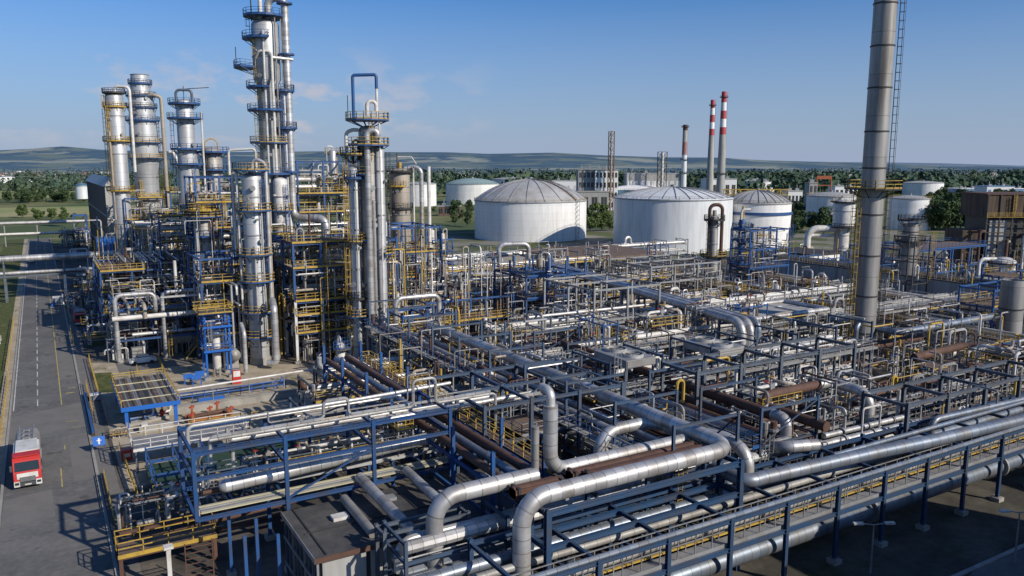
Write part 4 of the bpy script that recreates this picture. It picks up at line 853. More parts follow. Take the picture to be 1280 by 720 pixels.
def flush_pipes(keep=285):
    def size(a):      # how large the pipe shows in the photograph
        tot = 0; P = [Vector(p)-Vector((0, 0, H)) for p in a[0]]
        for p, q in zip(P, P[1:]):
            for i in range(6):
                e = p.lerp(q, (i+.5)/6); zc = e.dot(FW)
                if zc < 5: continue
                u, v = 640+F*e.dot(RT)/zc, 360-F*e.dot(UP)/zc
                if 0 < u < 1280 and 0 < v < 720: tot += (q-p).length/6*a[1]/zc/zc
        return tot
    L_ = sorted(PIPES, key=lambda a: (a[4] is not None, -size(a)))
    for a in L_[:keep]: pipe_now(*a)
    b = MB()
    for a in L_[keep:]: pipe_now(*a, b=b)
    tag(b.build('small_pipes'), 'countless thin grey, white and brown pipes threading all racks and frames', 'pipes', kind='stuff')
PIPES = []
def valve(o, p, r, m=None):
    p = Vector(p); b = MB(); b.box(p, (r*3, r*2.6, r*2.4), m or rnd.choice(['steel', 'dull', 'blue_grey'])); b.tube([p, p+Vector((0, 0, r*4.2))], r*.35, 'steel', 6); v = b.build('valve', o)
    b = MB(); z = r*4.2; b.tube([p+Vector((r*1.5*math.cos(a), r*1.5*math.sin(a), z)) for a in [i*math.pi/4 for i in range(9)]], .045, rnd.choice(['yellow', 'red', 'yellow', 'steel']), 5, bend=0); b.build('handwheel', v)
KIND = ['silver']*4+['silver_plain']*3+['dull']*4+['white']*3+['rust']*3+['vessel_beige']*4
def fill_pipes(ax, a0, a1, b0, b1, z, where, seed, kinds=KIND, dens=.85, rmin=.07, rmax=.32, loops=.25, ends=.35):
    """parallel pipes on one tier of a rack; some stop short, drop or rise at their ends, some carry an expansion loop"""
    g = random.Random(seed); b = b0
    while b < b1:
        r = g.choice([rmin, rmin*1.4, rmin*1.8, rmax*.6, rmax*.8, rmax]); r = min(r, rmax)
        if b+2*r > b1: break
        if g.random() < dens:
            m = g.choice(kinds); e0, e1 = a0+g.uniform(0, .4), a1-g.uniform(0, .4); L_ = a1-a0
            if g.random() < ends: e0 = a0+g.uniform(0, L_*.4)
            if g.random() < ends: e1 = a1-g.uniform(0, L_*.4)
            if e1-e0 > 2.5:
                c = b+r; zz = z+r+.02; P = [(e0, c, zz)]
                if g.random() < .45: P = [(e0, c, zz+g.choice([-2.2, 1.6, -3.5, 1.0]))]+P
                if g.random() < loops and e1-e0 > 12:
                    q = g.uniform(e0+4, e1-6); h_ = g.uniform(1.0, 2.6); P += [(q, c, zz), (q, c, zz+h_), (q+2.2, c, zz+h_), (q+2.2, c, zz)]
                P.append((e1, c, zz))
                if g.random() < .45: P.append((e1, c, zz+g.choice([-2.2, 1.6, -3.5, 1.0])))
                P = [Vector(p if ax == 'x' else (p[1], p[0], p[2])) for p in P]
                size = 'thick' if r > .2 else 'thin'
                fl = []
                d = Vector((1, 0, 0)) if ax == 'x' else Vector((0, 1, 0))
                pipe(P, r, m, '%s %s pipe lying %s' % (size, WORD[m], where), '%s %s pipes %s' % (size, WORD[m], where), n=10 if r > .15 else 6, flanges=[(P[0].lerp(P[1], .5), P[1]-P[0])] if g.random() < .5 else [])
        b += 2*r+g.uniform(.08, .3)
def rack(label, where, ax, a0, a1, b0, b1, zs, top, seed, m='blue_grey', sp=7.5, w_=.24, kinds=KIND, walk=True, group=None, dens=.85, rmax=.3, H_=False, feet=False, railm='yellow', brace=4, ends=.35):
    n = max(1, round((a1-a0)/sp)); A = [a0+(a1-a0)*i/n for i in range(n+1)]; B = [b0, b1]
    zt = [z for z in zs]+([top] if top > zs[-1]+.5 else [])
    dk = []
    wk = .9 if walk else 0
    if walk: dk = [(zs[-1]+.02, a0, a1, b0-.1-wk, b0-.12)] if ax == 'x' else [(zs[-1]+.02, b0-.1-wk, b0-.12, a0, a1)]
    frame(label, A if ax == 'x' else B, B if ax == 'x' else A, zt, m, w_, top=top, decks=dk, cat='pipe rack', name='pipe_rack', group=group, brace=brace, H_=H_, feet=feet, railm=railm, seed=seed, topskip=(ax if top > zs[-1]+.5 else None), t=.055)
    for i, z in enumerate(zs): fill_pipes(ax, a0, a1, b0+.2, b1-.2, z, where, seed*10+i, kinds, dens, rmax=rmax, ends=ends)

def risers(x0, x1, y0, y1, n, where, seed, h0=6, h1=11.5, z=0):
    """upright thin pipes and hooped vents standing between the racks"""
    g = random.Random(seed)
    for i in range(n):
        x, y = g.uniform(x0, x1), g.uniform(y0, y1); h_ = z+g.uniform(h0, h1); r = g.choice([.05, .07, .07, .1, .14, .2]); m = g.choice(['silver_plain', 'white', 'dull', 'steel', 'rust', 'vessel_beige', 'silver_plain', 'yellow'])
        a = g.choice([(1, 0), (-1, 0), (0, 1), (0, -1)]); q = g.uniform(.8, 4.5); k = g.random()
        P = [(x, y, z), (x, y, h_)] if k < .4 else [(x, y, z), (x, y, h_), (x+a[0]*q, y+a[1]*q, h_), (x+a[0]*q, y+a[1]*q, h_-g.uniform(1, 5))] if k < .8 else [(x, y, z), (x, y, h_*.6), (x+a[0]*q*2, y+a[1]*q*2, h_*.6)]
        pipe(P, r, m, 'thin %s upright pipe %s' % (WORD[m], where), 'thin %s upright pipes %s' % (WORD[m], where), n=6)
# ---- small equipment prototypes (each a thing with parts), copied about the plant
PROTO = []
def manifold(seed):
    g = random.Random(seed); o = thing('pipe_manifold', 'x', 'pipework', (0, 0, 0)); W = g.uniform(3.5, 6); D = g.uniform(2, 4); Hh = g.uniform(1.6, 4.2)
    fm = g.choice(['blue', 'blue_grey', 'steel', 'blue'])
    for sx in (-1, 1):
        for sy in (-1, 1): b = MB(); b.bar((sx*W/2, sy*D/2, 0), (sx*W/2, sy*D/2, Hh), .16, .16, fm); b.build('post', o)
    b = MB()
    for sx in (-1, 1): b.bar((sx*W/2, -D/2, Hh*.9), (sx*W/2, D/2, Hh*.9), .13, .16, fm)
    for sy in (-1, 1): b.bar((-W/2, sy*D/2, Hh*.92), (W/2, sy*D/2, Hh*.92), .13, .16, fm)
    b.build('support_frame', o)
    for i in range(g.randint(6, 9)):
        r = g.choice([.06, .08, .1, .14, .2]); m = g.choice(['white', 'silver_plain', 'dull', 'silver_plain', 'rust', 'white', 'vessel_beige']); x0, y0 = g.uniform(-W/2, W/2), g.uniform(-D/2, D/2); z1 = g.uniform(.6, Hh+.6); x1 = g.uniform(-W*.7, W*.7); y1 = g.uniform(-D*.7, D*.7); z2 = g.choice([0, z1-.8, z1+1, Hh])
        pts = [(x0, y0, 0), (x0, y0, z1), (x1, y0, z1)] + ([(x1, y1, z1)] if g.random() < .6 else []); e = pts[-1]; pts.append((e[0], e[1], z2))
        b = MB(); b.tube(pts, r, m, 7); b.build('pipe', o)
        if i % 2 == 0: valve(o, ((x0+x1)/2, y0, z1), r*1.15)
    if g.random() < .6:
        b = MB(); x0 = g.uniform(-W*.2, W*.2); r = g.uniform(.35, .6); b.lathe([(.05, -.9), (r*.8, -.8), (r, -.6), (r, .9), (r*.8, 1.1), (.05, 1.2)], g.choice(['dull', 'white', 'vessel_beige', 'rust']), (x0, D*.2, 1.0), 12, 'x'); dr = b.build('small_drum', o)
        b = MB(); b.bb(x0-.5, x0-.3, D*.2-r*.8, D*.2+r*.8, 0, .7, 'concrete'); b.bb(x0+.4, x0+.6, D*.2-r*.8, D*.2+r*.8, 0, .7, 'concrete'); b.build('saddle', dr)
    if g.random() < .55:
        b = MB(); b.bb(-W/2, W/2, -D/2-.9, -D/2-.1, Hh*.6, Hh*.6+.06, 'grating'); p = b.build('platform', o); b = MB(); b.rail([(-W/2, -D/2-.1, Hh*.6), (-W/2, -D/2-.9, Hh*.6), (W/2, -D/2-.9, Hh*.6), (W/2, -D/2-.1, Hh*.6)], g.choice(['yellow', 'yellow', 'steel', 'blue']), 1.1, .06, 1.3); b.build('railing', p)
    return o
def pump_skid(seed):
    g = random.Random(seed); o = thing('pump_skid', 'x', 'pump', (0, 0, 0))
    b = MB(); b.bb(-1.4, 1.4, -.5, .5, 0, .35, 'concrete'); b.build('plinth', o)
    b = MB(); b.lathe([(.05, -1.2), (.32, -1.15), (.32, -.1), (.2, 0), (.05, 0)], g.choice(['blue_bright', 'blue', 'dull']), (0, 0, .85), 12, 'x'); b.bb(-1.1, -.2, -.25, .25, .35, .6, 'steel'); b.build('motor', o)
    b = MB(); b.tube([(0, 0, .85), (.5, 0, .85)], .07, 'steel', 6); b.lathe([(.1, .45), (.42, .5), (.45, .8), (.2, .95)], g.choice(['red', 'orange', 'dull', 'blue']), (0, 0, .85), 12, 'x'); b.build('pump_body', o)
    b = MB(); b.tube([(.7, 0, 1.2), (.7, 0, 2.4), (.7, 1.6, 2.4)], .12, 'silver_plain', 8); b.tube([(1, 0, .85), (1.8, 0, .85), (1.8, 0, 2.2)], .15, 'white', 8); b.build('pipe', o)
    return o
def drum_mb(o, z, r, L_, m, y=0):
    b = MB(); b.lathe([(.02, -L_/2-r*.5), (r*.5, -L_/2-r*.42), (r*.85, -L_/2-r*.22), (r, -L_/2), (r, L_/2), (r*.85, L_/2+r*.22), (r*.5, L_/2+r*.42), (.02, L_/2+r*.5)], m, (0, y, z), 18, 'x'); sh = b.build('shell', o)
    for sx in (-.3, .3): b = MB(); b.bb(sx*L_-.15, sx*L_+.15, y-r*.8, y+r*.8, 0 if z < 3.3 else z-r-.5, z-r*.55, 'concrete' if z < 3 else 'steel'); b.build('saddle', o)
    for sx in (-.35, .1, .38): b = MB(); b.tube([(sx*L_, y, z+r*.8), (sx*L_, y, z+r+.45)], .16, m, 8); b.tube([(sx*L_, y, z+r+.35), (sx*L_, y, z+r+.5)], .27, 'steel', 8); b.build('nozzle', sh)
def drum(seed):
    g = random.Random(seed); o = thing('horizontal_drum', 'x', 'drum', (0, 0, 0)); drum_mb(o, g.uniform(1.7, 2.6), g.uniform(.7, 1.15), g.uniform(4, 6.5), g.choice(['vessel_beige', 'dull', 'white', 'silver_plain', 'vessel']))
    b = MB(); b.tube([(1, 0, 3), (1, 0, 4.6), (3.4, 0, 4.6), (3.4, 0, .4)], .14, 'silver_plain', 8); b.build('pipe', o); return o
def exchanger(seed):
    g = random.Random(seed); o = thing('heat_exchanger', 'x', 'heat exchanger', (0, 0, 0)); m = g.choice(['silver', 'dull', 'silver_plain', 'vessel_beige'])
    for z in (1.4, 3.2):
        r = .55; b = MB(); b.lathe([(.02, -3.3), (r, -3.1), (r, 2.1), (r*1.5, 2.1), (r*1.5, 2.45), (r*1.1, 2.45), (r*1.1, 3.3), (r*1.45, 3.3), (r*1.45, 3.5), (.02, 3.5)], m, (0, 0, z), 16, 'x'); sh = b.build('shell', o)
        
        for a in (2.8, -2.2): b = MB(); b.tube([(a, 0, z+.4), (a, 0, z+.95)], .2, m, 8); b.build('nozzle', sh)
    for sx in (-1.9, 1.3): b = MB(); b.bb(sx-.15, sx+.15, -.5, .5, 0, .95, 'concrete'); b.bb(sx-.1, sx+.1, -.4, .4, 1.9, 2.7, 'steel'); b.build('saddle', o)
    return o
def air_cooler(seed):
    o = thing('air_cooler', 'x', 'air cooler', (0, 0, 0))
    for sx in (-1, 1):
        for sy in (-1, 1): b = MB(); b.bar((sx*2.8, sy*1.9, 0), (sx*2.8, sy*1.9, 2.2), .2, .2, 'blue_grey'); b.build('leg', o)
    b = MB(); b.bb(-3, 3, -2.1, 2.1, 2.2, 3.1, 'steel'); b.bb(-3.1, -3, -2, 2, 2.3, 3.0, 'dull'); cs = b.build('casing', o)
    for sx in (-1.5, 1.5):
        b = MB(); b.lathe([(1.25, 3.1), (1.25, 3.45), (1.15, 3.45), (1.15, 3.12)], 'silver_plain', (sx, 0, 0), 20); b.lathe([(.01, 3.14), (1.15, 3.14)], 'dark', (sx, 0, 0), 20); f = b.build('fan_ring', o)
        b = MB(); b.box((sx, 0, 3.25), (2.1, .22, .05), 'dull'); b.box((sx, 0, 3.25), (.22, 2.1, .05), 'dull'); b.build('fan', f)
    return o
def small_vessel(seed):
    g = random.Random(seed); o = thing('vertical_vessel', 'x', 'vessel', (0, 0, 0)); r = g.uniform(.6, 1.1); h_ = g.uniform(3.5, 7); m = g.choice(['vessel', 'white', 'vessel_beige', 'vessel_dull'])
    for i in range(4): a = i*math.pi/2+.4; b = MB(); b.bar((r*.85*math.cos(a), r*.85*math.sin(a), 0), (r*.85*math.cos(a), r*.85*math.sin(a), 1.6), .16, .16, 'steel'); b.build('leg', o)
    b = MB(); b.lathe([(.02, 1.0), (r*.6, 1.1), (r, 1.5), (r, 1.5+h_), (r*.85, 1.5+h_+r*.25), (r*.5, 1.5+h_+r*.42), (.02, 1.5+h_+r*.5)], m, (0, 0, 0), 18); b.build('shell', o)
    b = MB(); b.tube([(0, 0, 1.5+h_), (0, 0, 2.6+h_), (r+.5, 0, 2.6+h_), (r+.5, 0, .5)], .13, 'silver_plain', 8); b.build('pipe', o)
    b1, b2 = MB(), MB(); ringplat(b1, b2, (0, 0), 1.1+h_, r, r+.9, 120, 330, 'grating', g.choice(['yellow', 'blue']), brackets=False, t=.06); p = b1.build('platform', o); b2.build('railing', p)
    b = MB(); b.ladder((r*math.cos(2.2)+.0, r*math.sin(2.2)+.2, 0), 1.2+h_, 'yellow', (math.cos(2.2), math.sin(2.2)), .5, False, t=.05); b.build('ladder', o)
    return o
def stair_platform(seed):
    g = random.Random(seed); o = thing('access_platform', 'x', 'platform', (0, 0, 0)); h_ = g.uniform(2, 3.4); m = g.choice(['yellow', 'yellow', 'blue_bright']); k = g.choice(['blue', 'blue_bright', 'yellow', 'steel'])
    for sx in (-1, 1):
        for sy in (-1, 1): b = MB(); b.bar((sx*1.5, sy*.9, 0), (sx*1.5, sy*.9, h_), .14, .14, k); b.build('leg', o)
    b = MB(); b.bb(-1.6, 1.6, -1, 1, h_, h_+.1, 'grating'); d = b.build('deck', o); b = MB(); b.rail([(1.55, -.95, h_+.1), (-1.55, -.95, h_+.1), (-1.55, .95, h_+.1), (1.55, .95, h_+.1)], m, 1.1, .06, 1.0); b.build('railing', d)
    b = MB(); n = int(h_/.25)
    for i in range(n): b.box((1.7+(n-i)*.22, 0, (i+.5)*h_/n), (.26, .8, .05), 'grating')
    for sy in (-.42, .42): b.bar((1.6, sy, h_), (1.7+n*.22, sy, 0), .06, .22, k); b.bar((1.6, sy, h_+1), (1.7+n*.22, sy, 1), .05, .05, m)
    b.build('stair', o); return o
def cabinet(seed):
    o = thing('control_cabinet', 'x', 'cabinet', (0, 0, 0)); b = MB(); b.bb(-.8, .8, -.4, .4, .2, 2.0, 'white' if seed % 2 else 'blue_grey'); b.bb(-.9, .9, -.5, .5, 2.0, 2.08, 'steel'); b.build('casing', o)
    for sx in (-.4, .4): b = MB(); b.bb(sx-.37, sx+.37, -.44, -.4, .3, 1.9, 'dull'); b.build('door', o)
    b = MB(); b.bb(-.85, .85, -.45, .45, 0, .2, 'concrete'); b.build('plinth', o); return o
MAKERS = {'manifold': [manifold(100+i) for i in range(12)], 'pump': [pump_skid(i) for i in range(3)], 'drum': [drum(20+i) for i in range(5)], 'exch': [exchanger(30+i) for i in range(3)], 'cool': [air_cooler(0)], 'vessel': [small_vessel(40+i) for i in range(5)], 'plat': [stair_platform(50+i) for i in range(4)], 'cab': [cabinet(0), cabinet(1)]}
KN = {'manifold': 'knot of small valved pipes', 'pump': 'small motor pump on plinth', 'drum': 'horizontal drum on saddles', 'exch': 'stacked pair of exchanger shells', 'cool': 'grey twin fan box', 'vessel': 'upright railed vessel', 'plat': 'small raised platform with stairs', 'cab': 'low two door cabinet'}
KP = {'manifold': 'pipe knots', 'pump': 'pumps', 'drum': 'drums', 'exch': 'exchanger pairs', 'cool': 'fan boxes', 'vessel': 'upright vessels', 'plat': 'stair platforms', 'cab': 'cabinets'}
SEEN = set()
def put(kind, x, y, z, where, rz=None, i=None, s=1.0, g=rnd):
    L_ = MAKERS[kind]; i = g.randrange(len(L_)) if i is None else i; o = L_[i]; lab = '%s %s' % (KN[kind], where); rz = g.choice([0, math.pi/2, math.pi, -math.pi/2]) if rz is None else rz
    if (kind, i) not in SEEN: SEEN.add((kind, i)); o.location = (x, y, z); o.rotation_euler = (0, 0, rz); o.scale = (s, s, s); o['label'] = lab; o['group'] = '%s %s' % (KP[kind], where); return o
    return dup(o, (x, y, z), rz, lab, '%s %s' % (KP[kind], where), s)
def clean_protos():
    for k, L_ in MAKERS.items():
        for i, o in enumerate(L_):
            if (k, i) not in SEEN:
                for c in list(o.children_recursive)+[o]: bpy.data.objects.remove(c)
    for i, o in enumerate(TREES):
        if i not in used:
            for c in list(o.children_recursive)+[o]: bpy.data.objects.remove(c)
def scatter(x0, x1, y0, y1, z, where, mix, step, seed, jitter=.35, prob=.9, avoid=()):
    g = random.Random(seed); x = x0+step/2
    while x < x1:
        y = y0+step/2
        while y < y1:
            px, py = x+g.uniform(-jitter, jitter)*step, y+g.uniform(-jitter, jitter)*step
            if g.random() < prob and not any(a <= px <= b and c <= py <= d for a, b, c, d in avoid): put(g.choice(mix), px, py, z, where, g=g)
            y += step
        x += step
# ------------------------------------------------------------------ PROCESS BLOCK ON THE LEFT
ST = 'on the decks of the tall blue process structure'
frame('tall blue and white process structure between the tallest tower and the close trio', [35.6, 40.2, 44.8, 49.4, 54], [131.5, 138, 145], [5.2, 8.2, 10.6, 16.2, 20.4], 'blue', .38, top=20.5, lower=(10.6, 'white'), brace=4, H_=True, feet=True,
      decks=[(5.25, 35.6, 54, 131.2, 134), (8.3, 35.6, 54, 131.2, 145), (10.7, 35.6, 54, 131.2, 136), (16.3, 35.4, 54, 131.2, 145), (20.5, 35.4, 50, 131.2, 138)])
for i, z in enumerate((5.4, 8.5, 10.9)): fill_pipes('x', 35, 56, 132.2, 138, z+1.2, 'through the blue and white process structure', 300+i, dens=.7, rmax=.26)
fill_pipes('x', 35, 56, 138.5, 145, 11.9, 'through the blue and white process structure', 310, rmax=.3)
g = random.Random(31)
for z, n_ in ((8.4, 5), (10.8, 4), (16.4, 6)):
    for i in range(n_): put(g.choice(['manifold', 'exch', 'manifold', 'drum']), 38+i*(15/n_)+g.uniform(-.5, .5), g.uniform(134.5, 142), z, ST, rz=0, s=.8, g=g)
frame('upper blue structure with yellow decks behind the jogging silver overhead pipe', [46.2, 51.7, 57.2, 62.7], [165, 172], [11.5, 17.6, 23.4, 27.3, 34], 'blue', .36, brace=5, H_=True,
      decks=[(17.7, 46.2, 62.7, 164.6, 172), (23.5, 46.2, 62.7, 164.6, 172), (27.4, 46.2, 62.7, 164.6, 172)])
for z, n_ in ((17.8, 4), (23.6, 4), (27.5, 3)):
    for i in range(n_): put(g.choice(['manifold', 'exch', 'manifold', 'manifold']), 48.2+i*(14/n_)+g.uniform(-.4, .4), g.uniform(166.5, 170), z, 'on the yellow decks behind the overhead pipe', rz=0, s=.85, g=g)
p = atd(417, 222, 175); put('vessel', p.x, p.y, 27.6, 'standing highest on the blue structure left of the trio', i=0, s=1.05)
put('drum', 50, 169, 30, 'at the very top of the upper blue structure', i=1, rz=0, s=.8); put('drum', 53, 167, 12, 'low inside the upper blue structure', i=2, rz=0)
for i, (x, z) in enumerate(((54, 19), (60, 19), (59, 25))):
    pipe([(x-1.5, 164.3, z-4), (x-1.5, 164.3, z+1.2), (x+1.4, 164.3, z+1.2), (x+1.4, 164.3, z-4)], .13, 'white', 'white hooped riser pipe on the face of the upper blue structure', 'white hooped risers of the upper blue structure')
fill_pipes('x', 46, 63, 165.4, 171, 20.6, 'inside the upper blue structure', 320, dens=.6); fill_pipes('x', 46, 63, 165.4, 171, 14, 'inside the upper blue structure', 321, dens=.8, rmax=.4); fill_pipes('x', 46, 63, 165.4, 171, 30.5, 'inside the upper blue structure', 322, dens=.4, rmax=.25)
# corner rack by the road
frame('open white legged pipe frame at the road corner of the process block', [9.8, 17.2, 24.6], [147.5, 155, 162.5], [3.9, 7.2, 9.2], 'blue', .36, top=9.4, lower=(5.6, 'white'), feet=True, H_=True, decks=[(7.3, 17.4, 24.6, 149, 162)])
W_ = 'on the white legged frame at the road corner'
for i, (x0, x1) in enumerate(((9.6, 15.8), (17.0, 23.2))):
    pipe([(x0, 147.1, .3), (x0, 147.1, 11.6), (x1, 147.1, 11.6), (x1, 147.1, 8.2), (x1, 153, 8.2)], .36, 'silver', ['silver hooped pipe over the road corner frame, the one nearer the road', 'silver hooped pipe over the road corner frame, the one further from the road'][i])
pipe([(9, 146.8, 7.7), (24, 146.8, 7.7), (26, 149, 7.7)], .42, 'white', 'thick white pipe across the front of the road corner frame')
fill_pipes('x', 9, 25, 148.5, 162, 7.25, W_, 330, dens=.7); fill_pipes('x', 9, 25, 148.5, 162, 4.0, W_, 331, dens=.6); fill_pipes('y', 146, 190, 10.2, 24.2, 9.3, W_, 332, dens=.55)
for i in range(7): put('manifold', 11+i*2.1, 150+(i % 3)*4, [0, 4.1][i % 2], 'under the white legged corner frame', g=g)
put('drum', 21, 151, 0, 'lying on the ground under the corner frame', i=3, rz=0); put('cab', 12.6, 149, 0, 'under the corner frame beside the road', i=1, rz=0)
# small blue tower with drum inside, beside the slender column
frame('small square blue tower of platforms in front of the slender pale column', [20.6, 24.2], [128.4, 131.6], [4.4, 8.2, 10.4], 'blue_bright', .26, decks=[(4.5, 20.2, 24.6, 128, 132), (8.3, 20.2, 24.6, 128, 132)], railm='blue_bright', feet=True)
b = MB(); b.bb(19.6, 24.8, 127.4, 132.6, 10.5, 10.6, 'grating'); t = thing('access_platform', 'yellow railed top platform resting on the small square blue tower', 'platform', (22, 130, 10.5)); d = b.build('deck', t); b = MB(); b.rail([(19.6, 127.4, 10.6), (24.8, 127.4, 10.6), (24.8, 132.6, 10.6), (19.6, 132.6, 10.6)], 'yellow', 1.2, .08, 1.2, closed=True); b.build('railing', d)
put('vessel', 22.4, 130, 0, 'inside the small square blue tower', i=3, rz=0, s=1.0)
pipe([(26.4, 128.3, .5), (26.4, 128.3, 7), (26.4, 130.3, 8)], .35, 'silver', 'short silver riser just right of the small blue tower'); put('drum', 25.5, 135, 0, 'on the ground behind the small blue tower', i=0, rz=math.pi/2)
pipe([(30.4, 130.5, 1.0), (31.6, 129.6, 1.0), (31.6, 129.6, 10.2), (31.9, 131.8, 11.2)], .55, 'silver', 'fat silver elbow riser right of the slender pale column', bend=1.2)
# blocks behind
B_ = 'in the crowded steelwork left of the tallest tower'
frame('dark blue multi deck structure between the whip mast column and the tallest tower', [26, 30.5, 35, 39.5], [163.5, 169.5, 175.5], [6, 11, 16, 21, 26, 31], 'blue', .34, brace=6, H_=True, decks=[(11.1, 26, 39.5, 163.2, 169), (16.1, 26, 39.5, 163.2, 169), (21.1, 26, 33, 163.2, 169), (26.1, 26, 39.5, 163.2, 169)])
frame('blue equipment frame behind the road corner frame', [9, 14.5, 20, 25], [170, 177.5, 185, 192.5], [5, 9, 13], 'blue', .32, brace=4, decks=[(9.1, 9, 25, 169.7, 177), (13.1, 9, 17, 169.7, 185), (5.1, 9, 25, 169.7, 192)])
frame('blue frame with yellow decks around the feet of the far left columns', [21.5, 27.8, 34], [224, 232, 240, 248], [6, 11, 16], 'blue', .36, brace=5, decks=[(11.1, 21.5, 34, 223.7, 232), (16.1, 21.5, 34, 223.7, 240)])
frame('tall narrow blue frame between the far left columns and the whip mast column', [30, 35, 40], [228, 236], [8, 14, 20, 26], 'blue', .36, brace=6, decks=[(14.1, 30, 40, 227.7, 236), (20.1, 30, 40, 227.7, 236), (26.1, 30, 40, 227.7, 236)])
frame('blue frame in front of the grey hooped column', [28.5, 33, 37.5], [180, 186, 192], [7, 13, 19, 25], 'blue', .32, brace=4, decks=[(7.1, 28.5, 37.5, 179.7, 186), (13.1, 28.5, 37.5, 179.7, 186), (19.1, 28.5, 37.5, 179.7, 186)])
frame('blue steelwork with yellow decks right behind the small square blue tower', [22, 27, 32], [138, 144, 150], [5, 9.5, 14, 18], 'blue', .3, brace=5, decks=[(5.1, 22, 32, 137.7, 144), (9.6, 22, 32, 137.7, 150), (14.1, 22, 32, 137.7, 144)])
frame('blue steel tower of decks round the wide stepped column on the far left', [20.6, 30.2], [246.5, 261], [6, 12, 18, 24], 'blue', .36, brace=6, decks=[(12.1, 20.6, 30.2, 246, 250), (18.1, 20.6, 30.2, 246, 250), (24.1, 24, 30.2, 246, 250)])
frame('blue steel tower of decks round the whip mast column', [21.5, 31], [183, 195.5], [6, 11.5, 17, 22.5], 'blue', .34, brace=6, decks=[(11.6, 21.5, 31, 182.7, 186), (17.1, 21.5, 31, 182.7, 186), (22.6, 21.5, 27, 182.7, 186)])
frame('blue steel tower of decks in front of the tallest tower', [33.2, 40.5], [149, 155.5], [5.5, 10.5, 15.5, 20.5], 'blue', .32, brace=6, decks=[(10.6, 33.2, 40.5, 148.7, 152), (15.6, 33.2, 40.5, 148.7, 155), (20.6, 33.2, 40.5, 148.7, 152)])
for x0, x1, y, zs in ((21, 30, 247.5, (12.2, 18.2)), (22, 31, 184, (11.7, 17.2)), (33.5, 40.5, 150.5, (5.6, 10.7, 15.7))):
    for z in zs:
        for i in range(2): put(g.choice(['manifold', 'exch']), x0+(i+.5)*(x1-x0)/2, y+1, z, B_, rz=0, s=.75, g=g)
        fill_pipes('x', x0, x1, y+1, y+6, z+2.6, B_, 390+int(z), dens=.6, rmax=.22)
pipe([(29.3, 146, 0), (29.3, 146, 30.5), (29.3, 149, 30.5)], .22, 'blue', 'tall straight bright blue riser left of the slender pale column')
pipe([(21.0, 160, 0), (21.0, 160, 15.5)], .3, 'white', 'straight white riser left of the column with the yellow crown')
for i, (x0, x1, y0, y1, zs, sd) in enumerate(((26, 39.5, 164, 175, (6.1, 12.3, 17.5, 22.4, 27.5), 340), (9, 25, 170, 192, (6.3, 10.2, 14.2), 350), (21, 34, 224, 247, (7, 12.4, 17.6), 360), (22, 32, 138.5, 149, (6.3, 10.8, 15.3), 370), (28.5, 37.5, 180, 191, (8.4, 14.4, 20.4), 380))):
    for j, z in enumerate(zs): fill_pipes('x' if (i+j) % 2 == 0 else 'y', *((x0, x1, y0, y1) if (i+j) % 2 == 0 else (y0, y1, x0, x1)), z, B_, sd+j, dens=.55 if i != 2 else .4, rmax=.24)
    for z in (0,)+zs[:-1]:
        for q in range(5): put(g.choice(['manifold', 'manifold', 'exch', 'drum', 'plat']) if z == 0 else g.choice(['manifold', 'manifold', 'exch']), g.uniform(x0+1, x1-1), g.uniform(y0+1, y1-2), z-1.2 if z else 0, B_, s=.85, g=g)
for y0 in (200, 208, 216):
    for x0 in (8, 14, 20, 26): put(g.choice(['manifold', 'drum', 'exch', 'plat', 'vessel']), x0+g.uniform(0, 2), y0+g.uniform(-2, 2), 0, 'among the low plant behind the pipe bridge', g=g)
rack('low grey rack crossing behind the road corner frame', 'on the low rack behind the road corner', 'x', 8, 58, 198, 203, [5.5, 8.5], 10, 41, sp=6)
# low tangle right of the road at the feet of the bridge
for x, y in ((7, 205), (9.5, 196), (6.5, 212), (8, 176), (7.5, 165), (11, 165)): put('manifold', x, y, 0, 'near the road edge under the pipe bridge', g=g)
t = thing('storage_bin', 'bright blue box standing high by the rusty cladded tower building', 'box', (15, 244, 8)); b = MB(); b.bb(12.6, 17.2, 242, 246, 9, 13.5, 'blue_bright'); b.build('casing', t); b = MB(); b.bb(12.5, 17.3, 241.9, 246.1, 13.5, 13.8, 'blue'); b.build('lid', t)
for sx in (12.8, 17):
    for sy in (242.2, 245.8): b = MB(); b.bar((sx, sy, 0), (sx, sy, 9), .3, .3, 'blue'); b.build('leg', t)
# cladded tower building
p = at(133, 332); X, Y, Z = 17.0, 262, 27.2
t = thing('tower_building', 'tall narrow building with rusty cladded side and pale end wall by the far left columns', 'building', (X, Y, 0))
b = MB(); b.bb(X, X+3.2, Y+.3, Y+100, 0, Z-.4, 'cladding_rust'); b.build('side_wall', t); b = MB(); b.bb(X-.15, X+3.3, Y, Y+.29, 0, Z-.3, 'concrete_wall'); b.build('end_wall', t)
b = MB(); i = 0; b.v = [(X-.5, Y-.4, Z-.3), (X+3.8, Y-.4, Z-.3), (X+3.8, Y+100.4, Z-.3), (X-.5, Y+100.4, Z-.3), (X+1.9, Y-.4, Z+2.4), (X+1.9, Y+100.4, Z+2.4)]
for f in ([0, 4, 5, 3], [1, 2, 5, 4], [0, 1, 4], [2, 3, 5], [0, 3, 2, 1]): b.face(f, 'tank_roof')
b.build('roof', t)
for k in range(25): b = MB(); b.bb(X-.12, X-.005, Y+2+k*4, Y+2.25+k*4, 0, Z-.5, 'dark'); b.build('cladding_rib', t)
for z in (6, 12, 18): b = MB(); b.bb(X-.2, X-.006, Y+1, Y+99, z, z+.3, 'steel'); b.build('side_rail', t)
